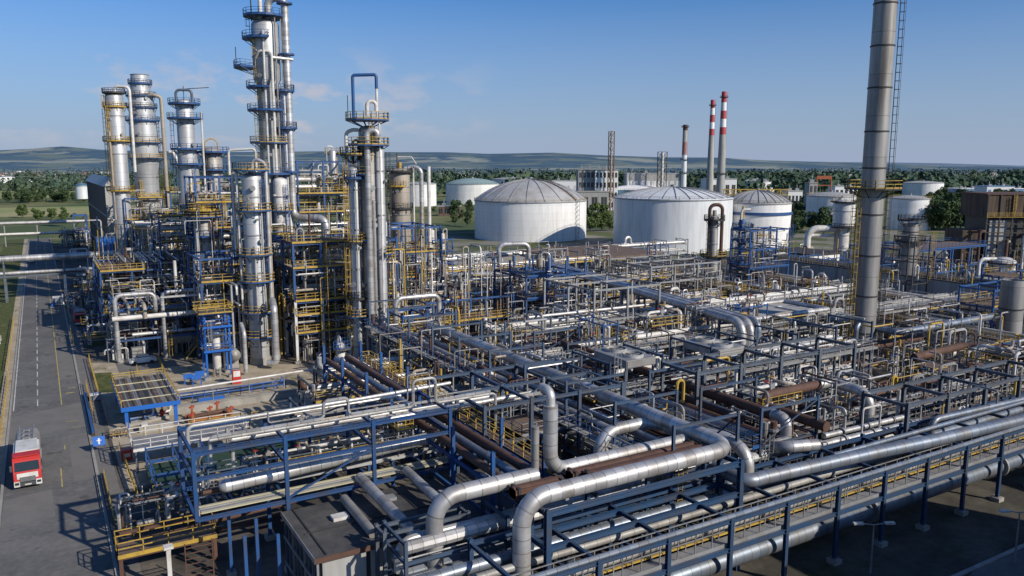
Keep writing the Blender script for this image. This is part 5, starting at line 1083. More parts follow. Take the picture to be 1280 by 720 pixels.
# pipe bridge across the road
t = thing('pipe_bridge', 'pipe bridge carrying silver pipes across the road on four posts', 'pipe bridge', (4, 228, 0))
for x, m2 in ((-8.6, 'blue_grey'), (4.1, 'white')):
    for y in (227.2, 229.6): b = MB(); b.bar((x, y, 0), (x, y, 6.2), .55, .55, 'white' if x > 0 else 'blue_grey'); b.bar((x, y, 6.2), (x, y, 10.2), .34, .34, 'blue_grey'); b.build('post', t)
b = MB()
for z in (6.3, 9.6):
    for x in (-8.6, 4.1): b.bar((x, 226.8, z), (x, 230, z), .35, .35, 'blue_grey')
for y in (227.2, 229.6): b.bar((-36, y, 6.35), (22, y, 6.35), .3, .4, 'blue_grey')
b.build('crossbeam', t)
BW = 'of the bridge over the road'
pipe([(-40, 228, 10.6), (15, 228, 10.6), (17, 228, 10.9), (36, 228, 10.9)], .78, 'silver', 'thickest silver pipe on top of the bridge over the road', flanges=[((-12, 228, 10.6), (1, 0, 0))])
pipe([(18, 226.6, 10.2), (18, 226.6, 11.6), (48, 226.6, 11.6)], .5, 'silver', 'silver pipe starting beside the blue box and running right behind the columns')
pipe([(-40, 227.6, 7.1), (14, 227.6, 7.1)], .42, 'silver', 'lower silver pipe under the bridge over the road'); pipe([(-40, 229.3, 6.85), (20, 229.3, 6.85)], .26, 'pipe_blue', 'thin bluish pipe behind the lower silver bridge pipe')
t = thing('pipe_bridge', 'farther slim pipe bridge crossing the end of the road', 'pipe bridge', (4, 384, 0))
for x in (-13, -1.5, 12): b = MB(); b.bar((x, 384, 0), (x, 384, 10), .4, .4, 'steel'); b.build('post', t)
b = MB(); b.bar((-13, 384, 4.6), (16, 384, 4.6), .4, .4, 'steel'); b.bar((-13, 384, 9), (16, 384, 9), .4, .4, 'steel'); b.build('crossbeam', t)
pipe([(-70, 383.4, 9.6), (16, 383.4, 9.6)], .6, 'silver_plain', 'upper pale pipe on the far slim bridge'); pipe([(-70, 383.4, 5.1), (16, 383.4, 5.1)], .5, 'white', 'lower pale pipe on the far slim bridge')
rack('white grey pipe rack left of the far end of the road', 'on the rack left of the far road', 'x', -75, -14.5, 330, 344, [2.5, 5, 7.5], 9.5, 43, m='steel', kinds=['white', 'silver_plain', 'white', 'dull'], walk=False, rmax=.5)
frame('white open frame at the left edge beside the meadow', [-48, -41, -34, -27], [372, 384], [7, 11.5], 'white', .5, decks=[(11.6, -48, -27, 372, 384)], railm='white')
frame('blue support frame under the little blue grey tank', [12, 17], [385, 392], [6, 12], 'blue', .5, brace=2); 
for i in range(6): put('manifold', 10+i*1.6, 372+(i % 3)*4, 0, 'at the feet of the little blue grey tank', g=g, s=1.5)
p = at(106, 248); 
# ------------------------------------------------------------------ YARD AND ROADSIDE
def guard(pts, m, label, group=None, h=1.1, t=.07, sp=1.6, base_m=None, closed=False):
    P = [Vector(q) for q in pts]; o = thing('guard_rail', label, 'railing', tuple(P[0]), group)
    if closed: P.append(P[0])
    for a, b_ in zip(P, P[1:]):
        L_ = (b_-a).length; k = max(1, round(L_/sp))
        for i in range(k+1): b = MB(); q = a.lerp(b_, i/k); b.bar(q, q+Vector((0, 0, h)), t, t, m); b.build('post', o)
    for zz in (h, h*.55):
        b = MB()
        for a, b_ in zip(P, P[1:]): b.bar(a+Vector((0, 0, zz)), b_+Vector((0, 0, zz)), t, t, m)
        b.build('rail', o)
    return o
guard([(5.3, 128, 0), (5.3, 152, 0)], 'yellow', 'yellow railing along the grass strip at the road corner')
guard([(3.7, 92, .05), (3.7, 78, .05), (5.0, 75.5, .05)], 'yellow', 'yellow railing along the walkway nearest the bottom of the road'); guard([(5.9, 101, 0), (6.2, 84, 0)], 'yellow', 'yellow railing between the red box and the walkway')
guard([(4.0, 118, .05), (4.0, 134, .05)], 'yellow', 'yellow railing of the walkway left of the slatted canopy'); guard([(5.4, 112, 0), (5.8, 121, 0)], 'orange', 'short orange railing left of the slatted canopy')
guard([(-6.3, 96, 0), (-6.3, 146, 0)], 'yellow', 'long yellow railing on the far side of the road beside the tanker truck', sp=2.2); guard([(-6.6, 150, 0), (-6.6, 200, 0)], 'yellow', 'yellow railing on the far side of the road beyond the truck', sp=2.5)
guard([(-8.6, 128, 0), (-8.3, 178, 0)], 'white', 'white barrier rail beside the verge on the far side of the road', sp=3.5); guard([(3.4, 165, .1), (3.4, 182, .1)], 'yellow', 'yellow railing next to the small red fire truck'); guard([(3.8, 190, .1), (3.8, 222, .1)], 'yellow', 'yellow railing at the foot of the white bridge post')
guard([(14.8, 124.5, 0), (15.5, 146, 0)], 'yellow', 'yellow railing behind the canopy towards the corner frame'); guard([(11, 128, 0), (11.6, 140, 0)], 'yellow', 'yellow railing along the paved pad behind the canopy')
b = MB(); b.bb(3.35, 3.75, 108, 128, 0, .5, 'dark'); b.bb(3.4, 3.7, 108, 128, .5, .62, 'blue'); single(b, 'drain_barrier', 'long dark blue drain barrier along the walkway by the road', 'barrier'); b = MB(); b.bb(3.35, 3.7, 66, 93, 0, .45, 'dark'); single(b, 'drain_barrier', 'black low drain barrier at the bottom end of the walkway', 'barrier')
# canopy
t = thing('canopy', 'slatted grey canopy on bright blue posts in the yard', 'canopy', (10.3, 115.8, 0))
for x in (7.4, 13.2):
    for y in (108.4, 123): b = MB(); b.bar((x, y, 0), (x, y, 2.75), .42, .42, 'blue_bright'); b.build('post', t)
b = MB()
for y in (108.2, 115.8, 123.4): b.bb(6.9, 13.7, y-.12, y+.12, 2.7, 3.0, 'blue_bright')
for x in (6.9, 13.7): b.bb(x-.1, x+.1, 108.05, 123.5, 2.72, 3.02, 'blue_bright')
b.bb(6.8, 13.8, 107.9, 108.06, 2.55, 3.1, 'blue_bright'); b.build('frame', t)
b = MB(); g2 = random.Random(3)
x = 6.95
while x < 13.6: w_ = g2.uniform(.16, .26); b.bb(x, x+w_, 108.1, 123.4, 3.04, 3.12+g2.uniform(0, .03), g2.choice(['steel', 'dark', 'dark', 'grating', 'rust_deck', 'dull'])); x += w_+.06
b.build('slats', t)
for y in (111, 115.5, 119.5): b = MB(); b.bb(6.95, 13.65, y, y+.12, 3.15, 3.25, 'pastel'); b.build('cross_batten', t)
guard([(6.9, 108.1, 3.15), (6.9, 123.4, 3.15), (13.7, 123.4, 3.15), (13.7, 108.1, 3.15)], 'yellow', 'yellow railing round the top of the slatted canopy', h=.8, sp=2)
for i, (x, y) in enumerate(((9, 110.5), (11.2, 111.2))): put('pump', x, y, 0, 'in the shade under the slatted canopy', rz=.2, i=i % 3)
b = MB(); b.bb(8.6, 12.6, 106.4, 107.4, 0, .75, 'concrete'); b.bb(8.9, 9.6, 106.5, 107.3, .752, 1.0, 'white'); single(b, 'concrete_block', 'pale concrete block in front of the slatted canopy', 'block')
put('manifold', 6.2, 106.5, 0, 'beside the front left post of the canopy', rz=0, i=2, s=.5)
# orange scrap skid
t = thing('equipment_skid', 'rusty orange skid with upright brackets lying in the open yard', 'skid', (17, 107.5, 0))
b = MB()
for y in (105.6, 107.4, 109.2): b.bar((14.4, y, .35), (20, y, .35), .3, .4, 'orange')
for x in (14.8, 17.2, 19.6): b.bar((x, 105.4, .45), (x, 109.5, .45), .25, .3, 'orange')
b.build('base_frame', t)
for x, y in ((14.8, 105.8), (15.2, 109), (17.2, 107.4), (18.4, 109.1), (19.6, 106)): b = MB(); b.bar((x, y, .5), (x+.1, y, 1.9), .25, .25, 'orange'); b.bar((x-.3, y, 1.6), (x+.4, y, 1.7), .2, .2, 'red'); b.build('bracket', t)
b = MB(); b.tube([(15, 107, .9), (19.4, 107.8, .9)], .28, 'rust', 8); b.build('roller', t)
guard([(14.3, 104.6, 0), (20.4, 104.2, 0), (23.5, 104.6, 0)], 'yellow', 'low yellow railing in front of the orange skid')
# trench wall, walkway with blue rails
b = MB(); b.bb(12.8, 30, 112.2, 112.7, 0, 1.0, 'concrete'); b.bb(12.7, 30.1, 112.1, 112.8, 1.0, 1.12, 'concrete'); single(b, 'retaining_wall', 'low concrete retaining wall behind the orange skid', 'wall')
guard([(14.9, 117, .2), (29.6, 116.6, .2), (29.6, 119, .2)], 'blue_bright', 'blue railing along the footway behind the retaining wall', h=1.3, t=.09); guard([(16.5, 120.5, .2), (30.5, 119.6, .2)], 'steel', 'grey railing on the inner side of the footway', h=1.3)
pipe([(11.4, 114.9, 2.5), (34.8, 115.2, 3.0)], .14, 'white', 'thin white pipe spanning the yard from the canopy to the trio'); pipe([(13, 118.5, .8), (28, 118.2, .8)], .22, 'pipe_blue', 'low bluish pipe beside the footway')
for x in (14.2, 19, 24, 29): b = MB(); b.bar((x, 115, 0), (x, 115, 2.6), .12, .12, 'steel'); single(b, 'pipe_support', 'slim grey prop under the thin white yard pipe', 'pipe support', 'props under the thin white yard pipe')
for i, (x, y) in enumerate(((17.6, 127), (19.4, 127.9), (18.6, 125.9))):
    t = thing('bench', 'light blue yard bench frame beside the small blue tower', 'bench', (x, y, 0), 'light blue bench frames'); b = MB(); b.bb(x-.7, x+.7, y-.4, y+.4, .8, .9, 'pipe_blue'); b.build('seat', t)
    b = MB(); b.bb(x-.7, x+.7, y+.35, y+.42, .92, 1.6, 'blue_bright'); b.build('backrest', t)
    for sx in (-.6, .6):
        for sy in (-.3, .3): b = MB(); b.bar((x+sx, y+sy, 0), (x+sx, y+sy, .8), .09, .09, 'blue_bright'); b.build('leg', t)
t = thing('fire_cabinet', 'red and white upright cabinet at the end of the footway', 'cabinet', (23.9, 123.7, 0)); b = MB(); b.bb(23.4, 24.6, 123.4, 124.1, 0, 2.3, 'red'); b.build('casing', t); b = MB(); b.bb(23.5, 24.5, 123.36, 123.4, 1.2, 2.1, 'white'); b.build('front_panel', t); b = MB(); b.bb(23.35, 24.65, 123.3, 124.2, 2.3, 2.4, 'steel'); b.build('roof', t)
b = MB(); b.bb(17, 20.6, 115, 116, .1, .9, 'blue_bright'); b.bb(17.1, 20.5, 115.1, 115.9, .9, .95, 'pipe_blue'); single(b, 'cable_chest', 'bright blue chest lying by the blue footway railing', 'chest')
# red box, sign, small things
t = thing('hose_box', 'small bright red box on the ground left of the white railed deck', 'box', (6.3, 97.2, 0)); b = MB(); b.bb(5.8, 6.9, 96.7, 97.7, .1, 1.2, 'red'); b.build('casing', t); b = MB(); b.bb(5.75, 6.95, 96.65, 97.75, 1.2, 1.3, 'red'); b.build('lid', t); b = MB(); b.bb(6.0, 6.7, 96.66, 96.7, .5, .9, 'white'); b.build('label_plate', t)
t = thing('notice_board', 'bright blue sign board with a white symbol beside the road', 'sign', (3.7, 101.6, 0))
for sx in (-.6, .6): b = MB(); b.bar((3.75+sx, 101.7, 0), (3.75+sx, 101.7, 1.0), .08, .08, 'steel'); b.build('post', t)
b = MB(); i = 0; b.v = [(3.2, 101.2, .9), (4.5, 101.2, .9), (4.5, 101.9, 1.8), (3.2, 101.9, 1.8), (3.2, 101.3, .85), (4.5, 101.3, .85), (4.5, 102.0, 1.75), (3.2, 102.0, 1.75)]
for f in ([0, 1, 2, 3], [7, 6, 5, 4], [0, 4, 5, 1], [1, 5, 6, 2], [2, 6, 7, 3], [3, 7, 4, 0]): b.face(f, 'blue_bright')
bd = b.build('board', t); b = MB(); b.v = [(3.76, 101.3, 1.03), (3.94, 101.3, 1.03), (3.94, 101.76, 1.62), (3.76, 101.76, 1.62), (3.6, 101.55, 1.35), (4.1, 101.55, 1.35), (4.1, 101.62, 1.44), (3.6, 101.62, 1.44)]; b.v = [(x, y-.012, z+.01) for x, y, z in b.v]; b.face([0, 1, 2, 3], 'white'); b.v[4:] = [(x, y-.006, z+.005) for x, y, z in b.v[4:]]; b.face([4, 5, 6, 7], 'white'); b.build('symbol', bd)
t = thing('utility_box', 'pale blue cabinet at the foot of the white bridge post', 'cabinet', (2.0, 217, 0)); b = MB(); b.bb(1.0, 3.2, 216, 218, .15, 2.0, 'pipe_blue'); b.build('casing', t); b = MB(); b.bb(.6, 1.3, 215.4, 216, .05, 1.0, 'blue_bright'); b.build('step_box', t); b = MB(); b.bb(.95, 3.25, 215.95, 218.05, 2.0, 2.1, 'white'); b.build('lid', t)
t = thing('utility_box', 'pale blue chest on the walkway by the yellow railing', 'cabinet', (4.6, 127, 0)); b = MB(); b.bb(4.1, 5.5, 124.5, 126.3, .1, .9, 'pipe_blue'); b.build('casing', t); b = MB(); b.bb(4.0, 5.2, 124.4, 125.5, .9, 1.0, 'white'); b.build('lid', t)
# deck with white rails, blue net frame, walkway bridge at bottom left
frame('raised grey deck with white railing left of the cantilevered blue rack', [7.0, 13.4], [92.4, 96.5], [2.5], 'pipe_blue', .24, decks=[(2.55, 6.7, 19, 92.2, 96.8)], railm='white', deckm='steel')
guard([(6.7, 97.2, 2.5), (18, 97.4, 2.5)], 'yellow', 'yellow railing along the back of the raised grey deck')
frame('bright blue frame of slanted bars over the green net', [7.8, 10.5, 13.4], [82, 86.5, 91], [1.6, 3.0], 'blue', .16, brace=6); mat('green', (.016, .05, .032), 0, .8, (.03, .05, .025), .6, 1.2, fine=.4)
b = MB(); b.bb(7.6, 24, 81.8, 91.2, 1.0, 1.08, 'green'); single(b, 'safety_net', 'dark green net spread below the bright blue bars', 'net')
frame('yellow railed concrete footbridge at the bottom left beside the road', [3.4, 10.6], [67.6, 72.4], [2.2], 'rust', .3, decks=[(2.22, 3.2, 10.8, 67.4, 70)], railm='yellow', deckm='rust_deck')
guard([(3.0, 66.4, .1), (3.4, 60, .1)], 'yellow', 'yellow railing cut off by the bottom edge beside the road')
for i in range(3): pipe([(4.2, 71+i*.7, .9+i*.5), (19, 72+i*.9, .9+i*.5)], .2, 'rust', 'rusty pipe crossing under the yellow railed footbridge', 'rusty pipes under the footbridge')
for i in range(4): put('manifold', 6+i*3.2, 77+i % 2*1.5, 0, 'below the cantilevered blue rack by the road', s=.8, g=g)
t = thing('scaffold_ladder', 'rusty scaffold ladder at the bottom left', 'scaffold', (8.6, 62.6, 0))
for x in (7.6, 9.6): b = MB(); b.bar((x, 62.5, 0), (x, 62.5, 4.4), .08, .08, 'rust'); b.build('upright', t)
for i in range(9): b = MB(); b.bar((7.6, 62.5, .4+i*.45), (9.6, 62.5, .4+i*.45), .06, .06, 'rust'); b.build('rung', t)
b = MB(); b.bar((6.6, 64.2, 0), (6.6, 64.2, 3.6), .34, .34, 'white'); b.box((6.6, 64.2, 3.7), (.7, .7, .2), 'white'); single(b, 'bollard_post', 'thick white post left of the rusty scaffold ladder', 'post')
# ------------------------------------------------------------------ vehicles
def tanker(x, y):
    o = thing('tanker_truck', 'red and white tanker truck driving down the road', 'truck', (x, y, 0)); w_ = 1.25
    b = MB(); b.bb(x-1.0, x+1.0, y+.8, y+11.2, .75, 1.0, 'plastic'); b.build('chassis', o)
    b = MB(); y0 = y
    pr = [(0, .55), (0, 1.5), (.12, 1.9), (.42, 2.95), (.7, 3.25), (2.2, 3.35), (2.3, .55)]
    for sx in (-w_, w_): b.v += [(x+sx, y0+a, z) for a, z in pr]
    n = len(pr)
    for i in range(n): b.face([i, n+i, n+(i+1) % n, (i+1) % n], 'red')
    b.face(list(range(n)), 'red'); b.face([n+i for i in range(n)][::-1], 'red'); cab = b.build('cab', o, sharp=25)
    b = MB(); b.v = [(x-1.12, y+.115, 1.92), (x+1.12, y+.115, 1.92), (x+1.08, y+.385, 2.84), (x-1.08, y+.385, 2.84)]; b.v = [(a, b_-.02, c) for a, b_, c in b.v]; b.face([0, 1, 2, 3], 'glass'); b.build('windscreen', cab)
    for sx in (-1, 1): b = MB(); b.bb(x+sx*1.252-.01, x+sx*1.252+.01, y+.55, y+1.6, 1.95, 2.75, 'glass'); b.build('side_window', cab)
    b = MB(); b.bb(x-.95, x+.95, y-.06, y-.005, 1.15, 1.75, 'white'); b.build('bonnet_panel', cab)
    b = MB(); b.bb(x-.7, x+.7, y-.1, y-.07, .85, 1.35, 'plastic'); 
    for i in range(4): b.bb(x-.68, x+.68, y-.13, y-.1, .9+i*.12, .95+i*.12, 'steel')
    b.build('grille', cab)
    b = MB(); b.bb(x-1.25, x-.72, y-.2, y+.5, .4, .95, 'white'); b.bb(x+.72, x+1.25, y-.2, y+.5, .4, .95, 'white'); b.bb(x-.715, x+.715, y-.18, y+.4, .4, .8, 'plastic'); b.build('bumper', cab)
    b = MB(); b.bb(x-.3, x+.3, y-.21, y-.185, .5, .62, 'white'); b.build('number_plate', cab)
    for sx in (-1, 1): b = MB(); b.bb(x+sx*.98-.18, x+sx*.98+.18, y-.22, y-.205, .6, .85, 'glass'); b.build('headlight', cab); b = MB(); b.bb(x+sx*1.42-.1, x+sx*1.42+.1, y+.15, y+.35, 2.0, 2.6, 'plastic'); b.bar((x+sx*1.25, y+.3, 2.5), (x+sx*1.42, y+.25, 2.5), .05, .05, 'plastic'); b.build('mirror', cab)
    b = MB(); b.bb(x-1.1, x+1.1, y+.55, y+.75, 3.3, 3.45, 'red'); b.build('sun_visor', cab)
    b = MB(); b.bb(x-1.2, x+1.2, y+2.5, y+6.4, 1.1, 3.2, 'white'); b.bb(x-1.0, x+1.0, y+2.5, y+6.4, 3.2, 3.4, 'white'); b.build('front_box', o)
    b = MB(); pr = [(1.2, 1.2), (1.25, 1.7), (1.2, 2.5), (.95, 3.0), (.5, 3.2), (-.5, 3.2), (-.95, 3.0), (-1.2, 2.5), (-1.25, 1.7), (-1.2, 1.2)]
    for yy in (y+6.5, y+11.4): b.v += [(x+a, yy, z) for a, z in pr]
    n = len(pr)
    for i in range(n): b.face([i, (i+1) % n, n+(i+1) % n, n+i], 'dull')
    b.face(list(range(n))[::-1], 'dull'); b.face([n+i for i in range(n)], 'dull'); tk = b.build('tank', o)
    for yy in (7.4, 8.9, 10.4): b = MB(); b.box((x, y+yy, 3.25), (.8, .6, .18), 'steel'); b.build('hatch', tk)
    b = MB(); b.rail([(x-.7, y+6.7, 3.15), (x-.7, y+11.2, 3.15)], 'steel', .5, .05, 1.5, toe=False); b.rail([(x+.7, y+6.7, 3.15), (x+.7, y+11.2, 3.15)], 'steel', .5, .05, 1.5, toe=False); b.build('catwalk_rail', tk)
    b = MB(); b.bb(x-.18, x+.18, y+6.7, y+11.2, 3.21, 3.26, 'grating'); b.build('catwalk', tk)
    for yy in (1.4, 4.6, 8.4, 9.6, 10.8):
        for sx in (-1, 1):
            b = MB(); b.lathe([(.2, -.17), (.5, -.17), (.53, -.1), (.53, .1), (.5, .17), (.2, .17)], 'tyre', (x+sx*1.05, y+yy, .53), 18, 'x'); wh = b.build('wheel', o); b = MB(); b.lathe([(.02, -.15), (.3, -.18), (.3, .18), (.02, .15)], 'silver_plain', (x+sx*1.06, y+yy, .53), 12, 'x'); b.build('rim', wh)
tanker(-3.25, 93.4)
def small_truck(x, y):
    o = thing('fire_truck', 'small red fire truck parked beside the road at the process block', 'truck', (x, y, 0))
    b = MB(); b.bb(x-1.1, x+1.1, y, y+2.0, .5, 2.5, 'red'); c = b.build('cab', o); b = MB(); b.bb(x-1.0, x+1.0, y-.02, y-.001, 1.5, 2.3, 'glass'); b.build('windscreen', c); b = MB(); b.bb(x-1.12, x+1.12, y-.15, y+.1, .4, .75, 'white'); b.build('bumper', c)
    b = MB(); b.bb(x-1.15, x+1.15, y+2.1, y+6.5, .7, 2.6, 'red'); b.bb(x-1.17, x+1.17, y+2.3, y+6.3, 1.2, 1.4, 'white'); b.build('body', o); b = MB(); b.bb(x-.8, x+.8, y+2.4, y+6.2, 2.6, 2.75, 'steel'); b.build('roof_rack', o)
    for yy in (1, 5.3):
        for sx in (-1, 1): b = MB(); b.lathe([(.02, -.14), (.48, -.14), (.48, .14), (.02, .14)], 'tyre', (x+sx*1.0, y+yy, .48), 14, 'x'); b.build('wheel', o)
small_truck(5.6, 186)
def car(x, y, rz, m, label):
    o = thing('parked_car', label, 'car', (x, y, 0)); o.rotation_euler = (0, 0, rz)
    def bd(b, nm, par): q = b.build(nm, None, (0, 0, 0)); q.parent = par; return q
    b = MB(); pr = [(-2.1, .35), (-2.15, .8), (-1.2, .95), (-.6, 1.42), (.9, 1.45), (1.6, 1.0), (2.1, .9), (2.1, .35)]; n = len(pr)
    for sx in (-.85, .85): b.v += [(a, sx*(.82 if z > 1.1 else 1), z) for a, z in pr]
    for i in range(n): b.face([i, n+i, n+(i+1) % n, (i+1) % n], m)
    b.face(list(range(n)), m); b.face([n+i for i in range(n)][::-1], m); bo = bd(b, 'body', o)
    b = MB(); b.bb(-.9, 1.2, -.77, .77, 1.0, 1.36, 'glass'); bd(b, 'windows', bo)
    for a in (-1.3, 1.3):
        for sx in (-.8, .8): b = MB(); b.lathe([(.02, -.1), (.32, -.1), (.32, .1), (.02, .1)], 'tyre', (a, sx, .32), 12, 'y'); bd(b, 'wheel', o)
    return o
car(13, 145, .05, 'white', 'white car parked between the corner frame posts'); car(10, 340, 1.5, 'white', 'white car at the far end of the road'); car(-4, 318, 1.57, 'white', 'white van like car on the far road behind the pipe bridge')
def lamp(x, y, h_, label, rz=0, m='steel'):
    o = thing('street_lamp', label, 'street lamp', (x, y, 0)); b = MB(); b.tube([(x, y, 0), (x, y, h_)], .1, m, 8, r2=.06); b.build('pole', o)
    d = Vector((math.cos(rz), math.sin(rz), 0))
    for s1 in (-1, 1): b = MB(); b.tube([(x, y, h_), (x+d.x*s1*1.0, y+d.y*s1*1.0, h_+.15)], .05, m, 6); a = b.build('arm', o); b = MB(); b.box((x+d.x*s1*1.3, y+d.y*s1*1.3, h_+.15), (.8, .32, .16), 'white', rz); b.build('lamp_head', a)
p = at(1088, 716); lamp(p.x, p.y, 4.2, 'grey double armed street lamp in front of the big blue silver pipe', -.5); p = at(1268, 705); lamp(p.x, p.y, 4.6, 'grey double armed street lamp at the bottom right corner', -.5)
# ------------------------------------------------------------------ FOREGROUND
FR = 'on the long front rack along the bottom road'
XS = [24.5+6.22*i for i in range(20)]
frame('long blue front pipe rack with fenced walkway along the bottom road', XS, [40.4, 47.2], [4.6, 6.9], 'blue_mid', .32, top=7.0, H_=True, feet=True, brace=0, decks=[(4.66, 24.5, 142, 40.7, 41.7)], railm='steel', railh=2.1, lad=0, deckm='steel')
b = MB(); b.tube([(24, 40.2, 7.25), (142.5, 40.2, 7.25)], .2, 'pipe_blue', 10); single(b, 'pipe', 'bluish pipe laid along the top edge of the front rack walkway', 'pipe')
pipe([(20, 41.9, 2.7), (142, 41.9, 2.7)], .78, 'pipe_blue', 'fattest bluish silver pipe low along the front rack', n=28, flanges=[((62, 41.9, 2.7), (1, 0, 0)), ((83, 41.9, 2.7), (1, 0, 0))])
pipe([(20, 43.9, 2.5), (46, 43.9, 2.5)], .62, 'silver', 'thick silver pipe beside the fattest pipe at the bottom edge', n=24)
pipe([(22, 42.5, 5.3), (142, 42.5, 5.3)], .4, 'silver', 'bright silver pipe behind the fenced walkway of the front rack'); pipe([(20, 43.4, 5.15), (142, 43.4, 5.15)], .2, 'white', 'thin white pipe behind the fenced walkway'); b = MB(); b.bb(24.5, 142, 41.72, 41.9, 4.9, 5.0, 'yellow'); single(b, 'edge_strip', 'long yellow strip along the fenced walkway', 'strip')
pipe([(20, 46.3, 5.5), (140, 46.3, 5.5)], .46, 'pipe_blue', 'bluish pipe at the back of the front rack'); pipe([(18, 45.1, 5.3), (95, 45.1, 5.3)], .3, 'dull', 'dull grey pipe in the middle of the front rack'); pipe([(60, 44.4, 7.4), (140, 44.4, 7.4)], .22, 'pipe_blue', 'thin bluish pipe on top of the front rack at the right')
rack('second blue rack behind the front rack', 'on the second rack behind the front rack', 'x', 20, 61, 48.3, 52.2, [3.6, 6.0], 7.4, 51, m='blue_faded', kinds=['silver', 'dull', 'pipe_blue', 'silver_plain', 'rust'], rmax=.5, H_=True, walk=False, dens=.95, ends=.15)
# raised portal frame with the great elbow pipe
frame('raised blue portal frame carrying the great elbow pipe', [28.8, 47.6], [43.8, 46.1], [6.9, 9.5], 'blue_mid', .42, H_=True, beams='xy', lad=0)
o = thing('process_pipe', 'great silver elbow pipe turning left over the raised portal frame and dropping down', 'pipe', (47.8, 45, 9.6)); b = MB(); b.tube([(47.8, 104, 10.2), (47.8, 45.0, 10.2), (27.4, 45.0, 10.2), (27.4, 45.0, 4.5)], .66, 'silver', 28, bend=2.0); b.build('pipe_run', o)
for y in (55, 66, 78, 90): b = MB(); b.bb(47.2, 48.4, y-.15, y+.15, 9.2, 9.6, 'steel'); b.build('pipe_shoe', o)
for x in (31, 38, 45): b = MB(); b.bb(x-.15, x+.15, 44.6, 45.4, 9.52, 9.7, 'steel'); b.build('pipe_shoe', o)
pipe([(22.9, 49.8, 1.5), (22.9, 49.8, 9.5), (31.6, 49.8, 9.5)], .64, 'silver', 'silver pipe rising from the bottom edge and turning right to the flat brown ducts', n=26, bend=1.9)
pipe([(33.0, 49.9, 14.9), (33.0, 49.9, 9.5), (48.3, 49.9, 9.5), (48.3, 53.5, 9.4)], .58, 'silver', 'tall vertical silver pipe bending right at its foot into a long level run', n=26, bend=1.5)
pipe([(33.0, 49.9, 14.8), (33.0, 49.9, 16.0), (33.0, 51.2, 16.0)], .36, 'silver_plain', 'narrower silver pipe continuing above the tall vertical pipe')
pipe([(31.6, 49.9, 8.4), (31.6, 49.9, 13.4)], .3, 'dull', 'short dull riser left of the tall vertical silver pipe')
for i, (x0, x1, y, z) in enumerate(((33.8, 47, 48.4, 9.4), (34.6, 47.4, 47.2, 9.5), (28.6, 33, 48.3, 9.2))):
    t = thing('duct', ['flat brown duct nearest the long level silver run', 'flat brown duct nearest the great elbow pipe', 'short flat brown duct at the end of the rising bottom pipe'][i], 'duct', (x0, y, z)); b = MB(); b.tube([(x0, y, z), (x1, y, z)], .52, 'rust', 14); b.bb(x0, x1, y-.5, y+.5, z-.35, z+.38, 'rust'); b.build('casing', t)
    for x in (x0+.3, x1-.3): b = MB(); b.bb(x-.12, x+.12, y-.6, y+.6, z-.4, z+.5, 'dark'); b.build('end_flange', t)
frame('blue support frame under the flat brown ducts', [29, 35, 41, 47.2], [47.6, 50.8], [8.5], 'blue_mid', .3, H_=True, lad=0)
a1, a2, a3 = at(742, 575, 6.5), at(746, 545, 9.2), at(872, 553, 9.2)
pipe([(a1.x, a2.y+.2, 4), (a1.x, a2.y+.2, 9.4), (a1.x+5.6, a2.y+.2, 9.4), (a1.x+9.0, a2.y-6.5, 9.3), (a1.x+9.2, 46.4, 8.6), (a1.x+9.2, 46.4, 5)], .56, 'silver', 'curved silver pipe arching behind the great elbow pipe', n=24, bend=2.0)
pipe([(46.2, 100, 8.8), (46.2, 52, 8.8)], .34, 'pipe_blue', 'bluish pipe running beside the far leg of the great elbow pipe'); pipe([(49.8, 104, 9.4), (49.8, 56, 9.4), (49.8, 56, 6)], .45, 'pipe_blue', 'bluish pipe right of the far leg of the great elbow pipe')
for i, (x, m, r) in enumerate(((29.6, 'rust', .36), (30.9, 'pipe_blue', .36), (32.3, 'rust', .4))):
    pipe([(x, 51.2, 9.0), (x, 96, 9.0)], r, m, ['left rusty pipe of the three parallel pipes leading away beside the blue rack', 'silver blue middle pipe of the three parallel pipes leading away', 'right rusty pipe of the three parallel pipes leading away'][i])
frame('blue rack carrying the three parallel rusty and silver pipes', [29.0, 33.8], [52, 59, 73, 80, 88, 95], [5.8, 8.5], 'blue', .3, top=11, H_=True, decks=[(8.55, 33.9, 35, 52, 95)], railm='yellow')
# cantilevered blue rack on the left
frame('cantilevered bright blue rack reaching left towards the road', [8.6, 15.6, 23.1, 30.4], [62.4, 69.2], [6.3, 9.6, 11.6], 'blue_rack', .3, start={0: 6.1}, H_=True, feet=True, brace=2, lad=0)
CB = 'inside the cantilevered blue rack'
pipe([(11.2, 64.7, 7.6), (11.9, 64.7, 7.6), (30, 64.7, 8.4)], .55, 'silver', 'fat weathered silver header pipe inside the cantilevered blue rack', n=24)
b = MB(); b.lathe([(.02, -.5), (.3, -.42), (.48, -.2), (.56, 0)], 'silver', (11.2, 64.7, 7.6), 24, 'x'); single(b, 'end_cap', 'domed end cap of the fat weathered header pipe', 'pipe cap')
pipe([(9.4, 66.4, 8.6), (9.4, 66.4, 10.1), (40, 66.4, 10.4)], .27, 'silver', 'bright silver pipe with a downturned end inside the cantilevered rack'); pipe([(9.0, 67.6, 9.8), (9.0, 67.6, 12.1), (24, 67.6, 12.2), (33, 67.6, 12.4)], .17, 'silver_plain', 'pale silver pipe arching over the road end of the cantilevered rack'); pipe([(9.6, 65.6, 7.0), (22, 65.6, 7.1)], .2, 'rust', 'short rusty pipe low inside the cantilevered rack')
